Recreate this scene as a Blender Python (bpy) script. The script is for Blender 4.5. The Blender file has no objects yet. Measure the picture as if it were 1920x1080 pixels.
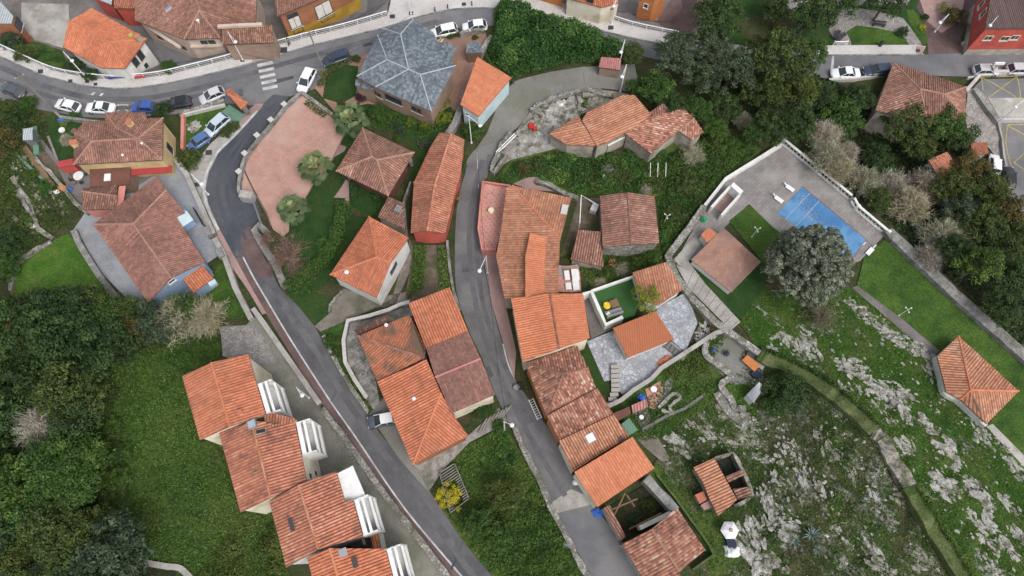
import bpy, bmesh, math, random
import numpy as np
from mathutils import Vector, Matrix
from mathutils.geometry import tessellate_polygon

R = math.radians
SC = bpy.context.scene
COL = SC.collection

# ------------------------------------------------------------------ camera, sky, sun, exposure
CAM_H, TILT, FPX = 92.0, R(20.5), 1340.0
cam_d = bpy.data.cameras.new('camera')
cam = bpy.data.objects.new('camera', cam_d); COL.objects.link(cam)
cam.location = (0, 0, CAM_H); cam.rotation_euler = (TILT, 0, 0)
cam_d.sensor_width = 36.0; cam_d.lens = 36.0 * FPX / 1920.0
cam_d.clip_start = 1.0; cam_d.clip_end = 6000.0
SC.camera = cam
SUN_EL, SUN_AZ = R(55), R(142)
world = bpy.data.worlds.new('World'); SC.world = world; world.use_nodes = True
wn = world.node_tree
for n in list(wn.nodes): wn.nodes.remove(n)
sky = wn.nodes.new('ShaderNodeTexSky'); sky.sky_type = 'NISHITA'; sky.sun_disc = False
sky.sun_elevation = SUN_EL; sky.sun_rotation = SUN_AZ; sky.dust_density = 4.0; sky.air_density = 1.0
hs = wn.nodes.new('ShaderNodeHueSaturation'); hs.inputs['Saturation'].default_value = 0.35
bg = wn.nodes.new('ShaderNodeBackground'); bg.inputs['Strength'].default_value = 0.15
wo = wn.nodes.new('ShaderNodeOutputWorld')
wn.links.new(sky.outputs[0], hs.inputs['Color']); wn.links.new(hs.outputs[0], bg.inputs['Color']); wn.links.new(bg.outputs[0], wo.inputs['Surface'])
sun_d = bpy.data.lights.new('sun', 'SUN'); sun_d.energy = 1.0; sun_d.angle = R(24); sun_d.color = (1.0, 0.96, 0.92)
sun = bpy.data.objects.new('sun', sun_d); COL.objects.link(sun)
# soft light from the bottom of the picture: the walls that face the camera are the bright ones
sun.rotation_euler = Vector((-math.sin(SUN_AZ), -math.cos(SUN_AZ), -math.tan(SUN_EL))).normalized().to_track_quat('-Z', 'Y').to_euler()
SC.view_settings.view_transform = 'Standard'; SC.view_settings.look = 'None'
SC.view_settings.exposure = 0.46; SC.view_settings.gamma = 1.0
SC.cycles.max_bounces = 5; SC.cycles.diffuse_bounces = 3; SC.cycles.glossy_bounces = 2
SC.cycles.transparent_max_bounces = 4; SC.cycles.transmission_bounces = 2
SC.cycles.use_denoising = True

# ------------------------------------------------------------------ photo pixel -> place on the ground
CT, ST = math.cos(TILT), math.sin(TILT)
def ray(px, py):
    x, y = (px - 960) / FPX, (540 - py) / FPX
    return (x, y * CT + ST, y * ST - CT)
def PZ(px, py, z):
    d = ray(px, py); t = (z - CAM_H) / d[2]
    return (d[0] * t, d[1] * t, z)
def P0(px, py): return PZ(px, py, 0.0)

def smooth(t): t = min(1.0, max(0.0, t)); return t * t * (3 - 2 * t)
def seg_d(x, y, a, b):
    vx, vy = b[0] - a[0], b[1] - a[1]; L = vx * vx + vy * vy
    t = 0 if L == 0 else max(0, min(1, ((x - a[0]) * vx + (y - a[1]) * vy) / L))
    return math.hypot(x - a[0] - t * vx, y - a[1] - t * vy)
def inside(x, y, poly):
    c = False; j = len(poly) - 1
    for i in range(len(poly)):
        xi, yi = poly[i][0], poly[i][1]; xj, yj = poly[j][0], poly[j][1]
        if (yi > y) != (yj > y) and x < (xj - xi) * (y - yi) / (yj - yi) + xi: c = not c
        j = i
    return c
REL = [  # relief: (outline on the photo, metres, metres of slope inside the outline)
 ([(-300, -250), (-300, 40), (0, 78), (112, 124), (187, 136), (300, 131), (425, 101), (655, 41), (720, 20), (735, -250)], -2.6, 3),
 ([(1000, -250), (1000, -8), (1075, -2), (1132, 20), (1270, 56), (1300, 48), (1350, -250)], -2.4, 3),
 ([(1480, 262), (1600, 370), (1690, 430), (1935, 640), (2150, 820), (2200, 160), (1560, 160), (1330, 140), (1215, 130), (1190, 180), (1330, 250), (1420, 262)], -4.5, 9),
 ([(1425, 690), (1560, 620), (1750, 720), (1920, 900), (2150, 1150), (1800, 1350), (1420, 1300), (1350, 930)], 4.0, 16),
 ([(-400, 600), (150, 620), (190, 900), (330, 1080), (330, 1400), (-400, 1400)], -5.0, 12),
 ([(-400, 230), (60, 240), (110, 330), (30, 450), (-400, 480)], 2.0, 8),
]
REL = [([P0(*p)[:2] for p in poly], a, w) for poly, a, w in REL]
BB = [(min(p[0] for p in q), max(p[0] for p in q), min(p[1] for p in q), max(p[1] for p in q)) for q, _, _ in REL]
def relief(x, y):
    h = 0.12 * math.sin(x * 0.09 + 1.3) * math.sin(y * 0.11) 
    for (poly, a, w), b in zip(REL, BB):
        if b[0] < x < b[1] and b[2] < y < b[3] and inside(x, y, poly):
            d = min(seg_d(x, y, poly[i - 1], poly[i]) for i in range(len(poly)))
            h += a * smooth(d / w)
            if a == 4.0: h += 0.35 * smooth(d / 6) * (math.sin(x * .9 + y * .5) * math.sin(y * .7 - x * .3) + .6 * math.sin(x * 1.7 - y * 1.1))
    return h
G = 2.0; GX0, GY0, GNX, GNY = -130.0, -64.0, 130, 122
HG = [[relief(GX0 + i * G, GY0 + j * G) for j in range(GNY + 1)] for i in range(GNX + 1)]
def gz(x, y):
    fx, fy = (x - GX0) / G, (y - GY0) / G
    fx = min(max(fx, 0), GNX - 1e-6); fy = min(max(fy, 0), GNY - 1e-6)
    i, j = int(fx), int(fy); u, v = fx - i, fy - j
    a, b, c, d = HG[i][j], HG[i + 1][j], HG[i + 1][j + 1], HG[i][j + 1]
    return a + u * (b - a) + v * (c - b) if u >= v else a + v * (d - a) + u * (c - d)
def P(px, py, h=0.0):
    z = h
    for _ in range(8):
        x, y, _z = PZ(px, py, z); z = 0.5 * z + 0.5 * (gz(x, y) + h)
    x, y, _z = PZ(px, py, z)
    return (x, y, z)
def curve(pts, n=5):
    """Catmull-Rom through photo points"""
    if len(pts) < 3: return list(pts)
    q = [pts[0]] + list(pts) + [pts[-1]]; out = []
    for i in range(1, len(q) - 2):
        p0, p1, p2, p3 = q[i - 1], q[i], q[i + 1], q[i + 2]
        for k in range(n):
            t = k / n
            out.append(tuple(0.5 * (2 * p1[c] + (p2[c] - p0[c]) * t + (2 * p0[c] - 5 * p1[c] + 4 * p2[c] - p3[c]) * t * t + (3 * p1[c] - p0[c] - 3 * p2[c] + p3[c]) * t ** 3) for c in (0, 1)))
    out.append(pts[-1]); return out

# ------------------------------------------------------------------ materials
MATS = {}
def newmat(name):
    m = bpy.data.materials.new(name); m.use_nodes = True
    nt = m.node_tree; b = nt.nodes['Principled BSDF']; MATS[name] = m
    b.inputs['Specular IOR Level'].default_value = 0.25
    return m, nt, b
def N(nt, t, **kw):
    n = nt.nodes.new('ShaderNode' + t)
    for k, v in kw.items():
        if k in n.inputs: n.inputs[k].default_value = v
        else: setattr(n, k, v)
    return n
def ramp(nt, stops, interp='LINEAR'):
    n = nt.nodes.new('ShaderNodeValToRGB'); e = n.color_ramp.elements; n.color_ramp.interpolation = interp
    while len(e) < len(stops): e.new(0.5)
    for i, (p, c) in enumerate(stops): e[i].position = p; e[i].color = (c[0], c[1], c[2], 1)
    return n
def mixc(nt, fac, a, b, mode='MIX'):
    n = nt.nodes.new('ShaderNodeMix'); n.data_type = 'RGBA'; n.blend_type = mode
    for sock, v in ((n.inputs[0], fac), (n.inputs[6], a), (n.inputs[7], b)):
        if hasattr(v, 'links') or isinstance(v, bpy.types.NodeSocket): nt.links.new(v, sock)
        elif isinstance(v, (int, float)): sock.default_value = v
        else: sock.default_value = (v[0], v[1], v[2], 1)
    return n.outputs[2]
def noisy(name, c1, c2, scale=1.0, rough=0.85, bump=0.0, fine=8.0, c3=None, s3=0.25, spec=0.25, metal=0.0, coat=0.0, contrast=(0.35, 0.65), finev=0.35, vor=None, vcol=None):
    """two colours mixed by a soft noise, a fine grain over it, an optional third colour in broad patches, optional crazy paving joints"""
    m, nt, b = newmat(name); L = nt.links
    tc = N(nt, 'TexCoord'); co = tc.outputs['Object']
    n1 = N(nt, 'TexNoise', Scale=scale, Detail=5.0, Roughness=0.62); L.new(co, n1.inputs['Vector'])
    r1 = ramp(nt, [(contrast[0], c1), (contrast[1], c2)]); L.new(n1.outputs[0], r1.inputs[0]); col = r1.outputs[0]
    if c3 is not None:
        n3 = N(nt, 'TexNoise', Scale=s3, Detail=6.0, Roughness=0.65); L.new(co, n3.inputs['Vector'])
        r3 = ramp(nt, [(0.47, (0, 0, 0)), (0.62, (1, 1, 1))]); L.new(n3.outputs[0], r3.inputs[0])
        col = mixc(nt, r3.outputs[0], col, c3)
    nf = N(nt, 'TexNoise', Scale=fine, Detail=3.0, Roughness=0.7); L.new(co, nf.inputs['Vector'])
    if vor:
        v = N(nt, 'TexVoronoi', Scale=vor, feature='DISTANCE_TO_EDGE'); L.new(co, v.inputs['Vector'])
        v2 = N(nt, 'TexVoronoi', Scale=vor); L.new(co, v2.inputs['Vector'])
        bw = N(nt, 'RGBToBW'); L.new(v2.outputs['Color'], bw.inputs[0]); col = mixc(nt, 0.4, col, bw.outputs[0], 'SOFT_LIGHT')
        rv = ramp(nt, [(0.03, (1, 1, 1)), (0.09, (0, 0, 0))]); L.new(v.outputs['Distance'], rv.inputs[0])
        col = mixc(nt, rv.outputs[0], col, vcol)
    rf = ramp(nt, [(0.25, (1 - finev,) * 3), (0.75, (1 + finev,) * 3)]); L.new(nf.outputs[0], rf.inputs[0])
    col = mixc(nt, 1.0, col, rf.outputs[0], 'MULTIPLY')
    L.new(col, b.inputs['Base Color'])
    b.inputs['Roughness'].default_value = rough; b.inputs['Specular IOR Level'].default_value = spec
    b.inputs['Metallic'].default_value = metal
    if coat: b.inputs['Coat Weight'].default_value = coat
    if bump:
        bp = N(nt, 'Bump', Strength=min(1, bump), Distance=0.08); L.new(nf.outputs[0], bp.inputs['Height']); L.new(bp.outputs[0], b.inputs['Normal'])
    return m
def plain(name, c, rough=0.5, spec=0.4, metal=0.0, coat=0.0, var=0.1):
    return noisy(name, tuple(v * (1 - var) for v in c), tuple(v * (1 + var) for v in c), 0.9, rough, 0, 12.0, None, spec=spec, metal=metal, coat=coat, finev=0.06)
def tilemat(name, stops, stain=(0.07, 0.055, 0.045), stain_amt=0.35, sscale=0.35, rough=0.85, lo=0.5, hi=0.72, groove=0.35, vary=0.55):
    """clay tiles: one random tone per tile from the UV cell, broad lichen stains, darker colour along the channels"""
    m, nt, b = newmat(name); L = nt.links
    if name in ('tile_new', 'tile_mixed', 'tile_pale', 'tile_old', 'tile_mottled', 'tile_streaked', 'tile_dark'): stops = [(q, tuple(min(.66, v * 1.17) for v in c)) for q, c in stops]
    uv = N(nt, 'UVMap', uv_map='UVMap'); tc = N(nt, 'TexCoord')
    fl = N(nt, 'VectorMath', operation='FLOOR'); L.new(uv.outputs[0], fl.inputs[0])
    wn_ = N(nt, 'TexWhiteNoise', noise_dimensions='2D'); L.new(fl.outputs[0], wn_.inputs['Vector'])
    su = N(nt, 'SeparateXYZ'); L.new(fl.outputs[0], su.inputs[0]); wc = N(nt, 'TexWhiteNoise', noise_dimensions='1D'); L.new(su.outputs[0], wc.inputs['W'])
    big = N(nt, 'TexNoise', Scale=0.22, Detail=3.0); L.new(tc.outputs['Object'], big.inputs['Vector'])
    m1 = N(nt, 'Math', operation='MULTIPLY_ADD'); L.new(wn_.outputs[0], m1.inputs[0]); m1.inputs[1].default_value = vary; m1.inputs[2].default_value = .5 - vary / 2 - .12 - .55
    m2 = N(nt, 'Math', operation='MULTIPLY_ADD'); L.new(wc.outputs[0], m2.inputs[0]); m2.inputs[1].default_value = .24; L.new(m1.outputs[0], m2.inputs[2])
    ad2 = N(nt, 'Math', operation='MULTIPLY_ADD'); L.new(big.outputs[0], ad2.inputs[0]); ad2.inputs[1].default_value = 1.1; L.new(m2.outputs[0], ad2.inputs[2])
    r = ramp(nt, stops); L.new(ad2.outputs[0], r.inputs[0])
    ns = N(nt, 'TexNoise', Scale=sscale, Detail=7.0, Roughness=0.68); L.new(tc.outputs['Object'], ns.inputs['Vector'])
    rs = ramp(nt, [(lo, (0, 0, 0)), (hi, (stain_amt,) * 3)]); L.new(ns.outputs[0], rs.inputs[0])
    col = mixc(nt, rs.outputs[0], r.outputs[0], stain)
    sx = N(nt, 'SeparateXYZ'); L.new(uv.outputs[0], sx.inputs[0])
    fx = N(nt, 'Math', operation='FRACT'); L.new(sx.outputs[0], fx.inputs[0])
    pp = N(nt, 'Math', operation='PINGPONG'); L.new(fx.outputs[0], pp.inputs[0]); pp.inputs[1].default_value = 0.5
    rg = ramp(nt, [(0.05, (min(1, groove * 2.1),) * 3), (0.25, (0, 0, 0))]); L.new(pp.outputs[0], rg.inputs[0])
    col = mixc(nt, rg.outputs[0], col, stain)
    L.new(col, b.inputs['Base Color'])
    fr = N(nt, 'Math', operation='FRACT'); L.new(sx.outputs[1], fr.inputs[0])
    fine = N(nt, 'TexNoise', Scale=9.0, Detail=2.0); L.new(tc.outputs['Object'], fine.inputs['Vector'])
    hsum = N(nt, 'Math', operation='MULTIPLY_ADD'); L.new(fine.outputs[0], hsum.inputs[0]); hsum.inputs[1].default_value = 0.7; L.new(fr.outputs[0], hsum.inputs[2])
    bp = N(nt, 'Bump', Strength=0.6, Distance=0.05); L.new(hsum.outputs[0], bp.inputs['Height']); L.new(bp.outputs[0], b.inputs['Normal'])
    b.inputs['Roughness'].default_value = rough; b.inputs['Specular IOR Level'].default_value = 0.2
    return m
def leafmat(name, stops, rough=0.6, hue=0.12):
    m, nt, b = newmat(name); L = nt.links
    at = N(nt, 'Attribute', attribute_name='tone'); r = ramp(nt, stops); L.new(at.outputs['Fac'], r.inputs[0])
    oi = N(nt, 'ObjectInfo'); rr = ramp(nt, [(0.0, (1 - hue, 1 - hue * .7, 1 - hue)), (0.5, (1, 1, 1)), (1.0, (1 + hue * 1.6, 1 + hue * .6, 1 - hue * .3))]); L.new(oi.outputs['Random'], rr.inputs[0])
    L.new(mixc(nt, 1.0, r.outputs[0], rr.outputs[0], 'MULTIPLY'), b.inputs['Base Color'])
    b.inputs['Roughness'].default_value = rough; b.inputs['Specular IOR Level'].default_value = 0.2
    return m
def brickmat(name, c1, c2, joint, w=0.6, h=0.3, rough=0.85, rot=0.0, broad=None):
    m, nt, b = newmat(name); L = nt.links; tc = N(nt, 'TexCoord')
    mp = N(nt, 'Mapping'); mp.inputs['Rotation'].default_value = (0, 0, rot); L.new(tc.outputs['Object'], mp.inputs[0])
    br = N(nt, 'TexBrick', Scale=1.0); L.new(mp.outputs[0], br.inputs['Vector'])
    for k, v in (('Color1', c1), ('Color2', c2), ('Mortar', joint)): br.inputs[k].default_value = (*v, 1)
    br.inputs['Brick Width'].default_value = w; br.inputs['Row Height'].default_value = h; br.inputs['Mortar Size'].default_value = 0.025
    n = N(nt, 'TexNoise', Scale=0.5, Detail=6.0, Roughness=0.7); L.new(tc.outputs['Object'], n.inputs['Vector'])
    rf = ramp(nt, [(0.3, (0.78,) * 3), (0.7, (1.15,) * 3)]); L.new(n.outputs[0], rf.inputs[0])
    col = mixc(nt, 1.0, br.outputs[0], rf.outputs[0], 'MULTIPLY')
    if broad:
        n3 = N(nt, 'TexNoise', Scale=0.16, Detail=5.0); L.new(tc.outputs['Object'], n3.inputs['Vector'])
        r3 = ramp(nt, [(0.48, (0, 0, 0)), (0.66, (0.8,) * 3)]); L.new(n3.outputs[0], r3.inputs[0]); col = mixc(nt, r3.outputs[0], col, broad)
    L.new(col, b.inputs['Base Color']); b.inputs['Roughness'].default_value = rough
    return m

T = tilemat
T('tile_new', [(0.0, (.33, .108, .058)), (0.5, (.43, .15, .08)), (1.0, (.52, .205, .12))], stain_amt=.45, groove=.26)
T('tile_bright', [(0.0, (.45, .155, .08)), (0.6, (.54, .20, .105)), (1.0, (.60, .25, .14))], stain_amt=.22, groove=.16)
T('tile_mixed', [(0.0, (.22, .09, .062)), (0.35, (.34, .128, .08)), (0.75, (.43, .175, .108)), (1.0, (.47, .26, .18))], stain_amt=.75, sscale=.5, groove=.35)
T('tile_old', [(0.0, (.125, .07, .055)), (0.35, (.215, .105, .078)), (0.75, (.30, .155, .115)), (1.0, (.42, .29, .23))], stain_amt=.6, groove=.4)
T('tile_mottled', [(0.0, (.13, .07, .055)), (0.3, (.27, .11, .075)), (0.6, (.36, .165, .11)), (0.85, (.44, .27, .20)), (1.0, (.52, .41, .34))], stain_amt=.5, groove=.35, vary=.75)
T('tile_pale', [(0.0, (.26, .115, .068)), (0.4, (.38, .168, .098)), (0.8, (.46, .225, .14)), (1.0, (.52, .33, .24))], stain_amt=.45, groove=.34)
T('tile_brown', [(0.0, (.16, .085, .07)), (0.5, (.25, .125, .098)), (1.0, (.36, .19, .15))], stain_amt=.3, groove=.2)
T('tile_dark', [(0.0, (.10, .06, .05)), (0.5, (.20, .095, .065)), (1.0, (.36, .22, .16))], stain_amt=.6, groove=.45)
T('tile_streaked', [(0.0, (.28, .09, .05)), (0.5, (.43, .14, .07)), (1.0, (.52, .20, .11))], stain=(.10, .085, .065), stain_amt=.85, sscale=.45, lo=.47, hi=.62, groove=.4)
T('tile_sheet', [(0.0, (.36, .125, .06)), (1.0, (.42, .15, .075))], stain_amt=.2, groove=.1)
T('tile_grey', [(0.0, (.13, .09, .085)), (1.0, (.18, .12, .115))], stain_amt=.2, groove=.3)
T('tile_pink', [(0.0, (.42, .17, .16)), (1.0, (.55, .25, .23))], stain_amt=.2, groove=.4)
T('sheet_metal', [(0.0, (.36, .40, .42)), (1.0, (.46, .5, .52))], stain_amt=.2, groove=.25)
T('slate', [(0.0, (.075, .095, .112)), (0.5, (.122, .146, .168)), (1.0, (.20, .225, .245))], stain=(.26, .28, .30), stain_amt=.3, sscale=1.6, groove=.0, rough=.6, vary=.9)
noisy('asphalt', (.115, .115, .124), (.155, .155, .163), 0.25, .9, .2, 10, (.175, .172, .175), .12, finev=.22)
noisy('asphalt_new', (.048, .053, .066), (.075, .08, .094), 0.22, .85, .2, 10, (.10, .10, .11), .1)
noisy('asphalt_lane', (.10, .10, .107), (.14, .138, .143), 0.3, .9, .2, 10, (.17, .166, .162), .12, finev=.22)
noisy('concrete_lane', (.155, .15, .14), (.215, .208, .196), 0.2, .9, .2, 8, (.15, .15, .12), .12)
noisy('concrete', (.30, .285, .265), (.40, .385, .36), 0.4, .9, .15, 9, (.24, .225, .2), .3)
noisy('concrete_pale', (.42, .40, .385), (.53, .515, .50), 0.5, .85, .1, 8, (.38, .36, .345), .25)
noisy('concrete_dark', (.125, .115, .115), (.19, .175, .175), 0.3, .9, .2, 9, (.12, .105, .09), .2)
noisy('yard_grey', (.255, .265, .29), (.315, .325, .35), 0.3, .8, .05, 9, (.22, .225, .235), .2)
noisy('yard_green', (.16, .155, .13), (.23, .22, .19), 0.3, .9, .1, 8, (.135, .14, .105), .2)
noisy('old_stone_floor', (.19, .18, .165), (.34, .325, .30), 1.2, .9, .4, 8, (.13, .125, .1), .4)
noisy('crazy_paving', (.33, .35, .38), (.42, .44, .47), .6, .85, .1, 10, (.27, .28, .29), .4, vor=1.9, vcol=(.21, .22, .25))
noisy('cobbles', (.23, .21, .20), (.33, .31, .30), .8, .9, .3, 10, (.27, .25, .23), .3, vor=3.4, vcol=(.15, .14, .13))
noisy('brown_paving', (.105, .07, .065), (.155, .105, .10), .35, .9, .1, 9, (.085, .06, .058), .2)
noisy('pink_paving', (.30, .19, .175), (.38, .26, .24), .5, .9, .1, 9, (.24, .17, .155), .25)
noisy('dirt', (.085, .066, .05), (.15, .12, .09), .8, .95, .4, 7, (.06, .07, .03), .3)
noisy('dirt_path', (.135, .12, .10), (.2, .18, .155), .5, .95, .3, 8, (.10, .10, .07), .3)
noisy('lawn', (.024, .058, .009), (.050, .098, .015), .4, .95, .4, 4, (.058, .105, .018), .14, finev=.6)
noisy('lawn_bright', (.034, .088, .010), (.062, .13, .016), .45, .95, .4, 4.5, (.10, .135, .03), .17, finev=.6)
noisy('lawn_dark', (.013, .040, .008), (.024, .058, .011), .6, .95, .4, 5, (.03, .056, .013), .2, finev=.5)
noisy('turf', (.03, .085, .022), (.036, .10, .028), .6, .9, 0, 12, finev=.1)
noisy('meadow', (.020, .050, .009), (.044, .090, .015), .55, .95, .5, 4.5, (.072, .098, .024), .14, finev=.65, contrast=(.4, .6))
noisy('asphalt_low', (.068, .067, .073), (.10, .099, .106), .25, .9, .2, 10, (.125, .123, .128), .1, finev=.25)
noisy('asphalt_worn', (.056, .061, .074), (.084, .089, .102), .25, .9, .2, 10, (.07, .075, .086), .2, finev=.2)
noisy('asphalt_track', (.10, .099, .105), (.135, .133, .139), .5, .9, .2, 10, (.085, .084, .09), .2, finev=.25)
noisy('scrub', (.022, .034, .010), (.05, .062, .02), .35, .95, .6, 4, (.06, .05, .028), .15, finev=.6)
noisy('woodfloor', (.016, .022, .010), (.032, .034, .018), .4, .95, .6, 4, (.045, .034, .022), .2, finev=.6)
def rocky(name, g1, g2, g3, lo, hi, rot, stretch=(.10, .34, .3), tint=(1, 1, 1)):
    """grass broken by bands of bare limestone that run across the slope"""
    m, nt, b = newmat(name); L = nt.links; tc = N(nt, 'TexCoord'); co = tc.outputs['Object']
    def nz(sc, det, vec=co): n = N(nt, 'TexNoise', Scale=sc, Detail=det, Roughness=.7); L.new(vec, n.inputs['Vector']); return n.outputs[0]
    mp = N(nt, 'Mapping'); mp.inputs['Rotation'].default_value = (0, 0, rot); L.new(co, mp.inputs[0]); m2 = N(nt, 'Mapping'); m2.inputs['Scale'].default_value = stretch; L.new(mp.outputs[0], m2.inputs[0])
    r1 = ramp(nt, [(.35, g1), (.65, g2)]); L.new(nz(.6, 5), r1.inputs[0]); r3 = ramp(nt, [(.45, (0, 0, 0)), (.62, (1, 1, 1))]); L.new(nz(.25, 6), r3.inputs[0]); grass = mixc(nt, r3.outputs[0], r1.outputs[0], g3)
    rf = ramp(nt, [(.25, (.45,) * 3), (.75, (1.55,) * 3)]); L.new(nz(4, 3), rf.inputs[0]); grass = mixc(nt, 1.0, grass, rf.outputs[0], 'MULTIPLY')
    a = N(nt, 'Math', operation='MULTIPLY_ADD'); L.new(nz(1.0, 4, m2.outputs[0]), a.inputs[0]); a.inputs[1].default_value = .62; c = N(nt, 'Math', operation='MULTIPLY'); L.new(nz(1.3, 8), c.inputs[0]); c.inputs[1].default_value = .38; L.new(c.outputs[0], a.inputs[2])
    mk = ramp(nt, [(lo, (0, 0, 0)), (hi, (1, 1, 1))]); L.new(a.outputs[0], mk.inputs[0])
    rr = ramp(nt, [(.3, tuple(.15 * t for t in tint)), (.5, tuple(.36 * t for t in tint)), (.68, tuple(.54 * t for t in tint))]); L.new(nz(2.6, 7), rr.inputs[0])
    L.new(mixc(nt, mk.outputs[0], grass, rr.outputs[0]), b.inputs['Base Color']); b.inputs['Roughness'].default_value = .95; b.inputs['Specular IOR Level'].default_value = .15
    h = N(nt, 'Math', operation='MULTIPLY_ADD'); L.new(mk.outputs[0], h.inputs[0]); L.new(nz(3, 6), h.inputs[1]); L.new(nz(5, 3), h.inputs[2]); bp = N(nt, 'Bump', Strength=.9, Distance=.25); L.new(h.outputs[0], bp.inputs['Height']); L.new(bp.outputs[0], b.inputs['Normal']); return m
rocky('hill', (.018, .055, .008), (.040, .092, .013), (.062, .095, .022), .562, .62, .72, (.10, .44, .3), (.88, .86, .80))
rocky('hill_rough', (.020, .046, .010), (.046, .072, .020), (.085, .075, .045), .522, .61, 1.02, (.16, .42, .3), (.76, .73, .66))
noisy('rock', (.24, .235, .21), (.46, .45, .42), 1.3, .95, 1.0, 6, (.10, .10, .07), .8, finev=.5)
noisy('rock_brown', (.17, .16, .13), (.36, .335, .29), 1.0, .95, 1.0, 5, (.08, .085, .05), .7, finev=.5)
noisy('stone_wall', (.20, .19, .175), (.38, .365, .335), 1.6, .95, .8, 7, (.13, .13, .095), .6, finev=.4, vor=2.4, vcol=(.12, .115, .10))
noisy('stone_grey', (.17, .17, .165), (.29, .285, .275), 1.2, .95, .6, 7, (.12, .12, .10), .5, finev=.4)
noisy('mossy_wall', (.06, .085, .025), (.12, .135, .06), .8, .95, .8, 5, (.05, .08, .02), .5, finev=.6)
noisy('plaster_white', (.60, .60, .58), (.70, .70, .68), .5, .8, .05, 8, (.5, .5, .47), .3, finev=.08)
noisy('plaster_cream', (.68, .63, .50), (.76, .71, .58), .5, .8, .05, 8, (.5, .44, .32), .3, finev=.08)
noisy('plaster_yellow', (.56, .42, .22), (.64, .49, .27), .5, .8, .05, 8, (.45, .34, .18), .3, finev=.08)
noisy('plaster_ochre', (.34, .20, .03), (.42, .26, .045), .5, .8, .05, 8, (.3, .18, .03), .3, finev=.08)
noisy('plaster_terracotta', (.27, .115, .06), (.34, .15, .08), .5, .8, .05, 8, (.24, .1, .055), .3, finev=.08)
noisy('plaster_orange', (.44, .17, .065), (.52, .21, .085), .5, .8, .05, 8, (.36, .14, .06), .3, finev=.08)
noisy('plaster_red', (.42, .08, .06), (.50, .11, .085), .5, .8, .05, 8, (.34, .07, .06), .3, finev=.08)
noisy('plaster_pink', (.50, .20, .17), (.58, .25, .21), .5, .8, .05, 8, (.42, .17, .14), .3, finev=.08)
noisy('plaster_beige', (.46, .37, .31), (.55, .45, .38), .5, .8, .05, 8, (.4, .32, .26), .3, finev=.1)
noisy('plaster_tan', (.27, .19, .145), (.34, .245, .185), .5, .8, .05, 8, (.22, .155, .12), .3, finev=.1)
noisy('plaster_blue', (.20, .30, .44), (.26, .37, .52), .5, .8, .05, 8, (.2, .27, .36), .3, finev=.08)
noisy('plaster_paleblue', (.42, .53, .56), (.5, .6, .63), .5, .8, .05, 8, (.36, .46, .49), .3, finev=.08)
noisy('plaster_old', (.30, .27, .23), (.42, .385, .33), .7, .9, .3, 8, (.2, .18, .145), .5, finev=.2)
plain('white_paint', (.66, .66, .645), .6); plain('road_paint', (.42, .42, .42), .8, var=.25); plain('yellow_paint', (.36, .29, .07), .8, var=.2)
plain('cream_paint', (.62, .56, .42), .6); plain('metal_grey', (.32, .33, .35), .45, .5, .6); plain('metal_dark', (.04, .04, .045), .5); plain('metal_white', (.7, .71, .72), .4)
plain('wood', (.17, .105, .06), .8, var=.25); plain('wood_grey', (.21, .195, .175), .85, var=.25); plain('wood_red', (.13, .055, .04), .7, var=.2); plain('wood_orange', (.45, .17, .05), .7, var=.15)
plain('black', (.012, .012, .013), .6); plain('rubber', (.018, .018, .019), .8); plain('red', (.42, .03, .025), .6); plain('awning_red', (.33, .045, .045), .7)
plain('blue_fabric', (.03, .11, .42), .7); plain('awning_blue', (.03, .03, .22), .7); plain('yellow', (.62, .43, .03), .6); plain('green_paint', (.11, .21, .15), .6); plain('green_bright', (.02, .30, .13), .5)
plain('teal_fabric', (.03, .22, .17), .8); plain('navy', (.018, .025, .05), .8); plain('cream_plastic', (.66, .60, .42), .6); plain('cloth_white', (.68, .69, .70), .8); plain('skin', (.5, .3, .22), .6); plain('hair', (.03, .02, .015), .7)
noisy('ridge_clay', (.27, .15, .11), (.36, .22, .165), 1.2, .85, .1, 8, finev=.25); plain('terracotta', (.42, .15, .085), .8); plain('grey_fabric', (.22, .225, .24), .9); plain('shutter', (.62, .6, .55), .6); plain('lead', (.37, .395, .42), .5); plain('rail_grey', (.40, .40, .41), .5)
plain('glass', (.035, .045, .055), .08, .6); plain('glass_pale', (.30, .36, .42), .12, .6); plain('car_glass', (.03, .04, .05), .06, .7); plain('lamp_white', (.66, .66, .66), .4)
for nm_, c in (('paint_white', (.74, .75, .76)), ('paint_silver', (.50, .50, .52)), ('paint_black', (.012, .013, .016)), ('paint_blue', (.035, .09, .34)), ('paint_navy', (.03, .04, .07)), ('paint_grey', (.07, .08, .095)), ('paint_paleblue', (.45, .52, .58)), ('paint_steelblue', (.07, .14, .30))):
    plain(nm_, c, .3, .5, .0, .6, .03)
noisy('water', (.045, .14, .31), (.08, .21, .41), .25, .08, .0, 3, (.13, .28, .46), .12, spec=.5, finev=.1)
noisy('pool_floor', (.05, .17, .40), (.08, .22, .47), .4, .6, 0, 4, finev=.05)
noisy('bark', (.06, .048, .038), (.12, .10, .08), 3.0, .95, .6, 8); noisy('bark_pale', (.22, .2, .17), (.34, .31, .27), 3.0, .95, .6, 8)
brickmat('plaza_brick', (.44, .255, .205), (.375, .215, .17), (.33, .21, .17), .5, .25, rot=.6, broad=(.43, .30, .25))
brickmat('terrace_tile', (.50, .24, .20), (.40, .185, .155), (.55, .36, .3), .55, .55, rot=.9)
brickmat('deck_paver', (.20, .185, .18), (.245, .23, .22), (.15, .14, .135), .9, .45, rot=-.72, broad=(.30, .285, .27))
brickmat('tan_paver', (.27, .155, .115), (.33, .195, .145), (.24, .15, .12), .5, .25, rot=-.35, broad=(.22, .14, .105))
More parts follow.
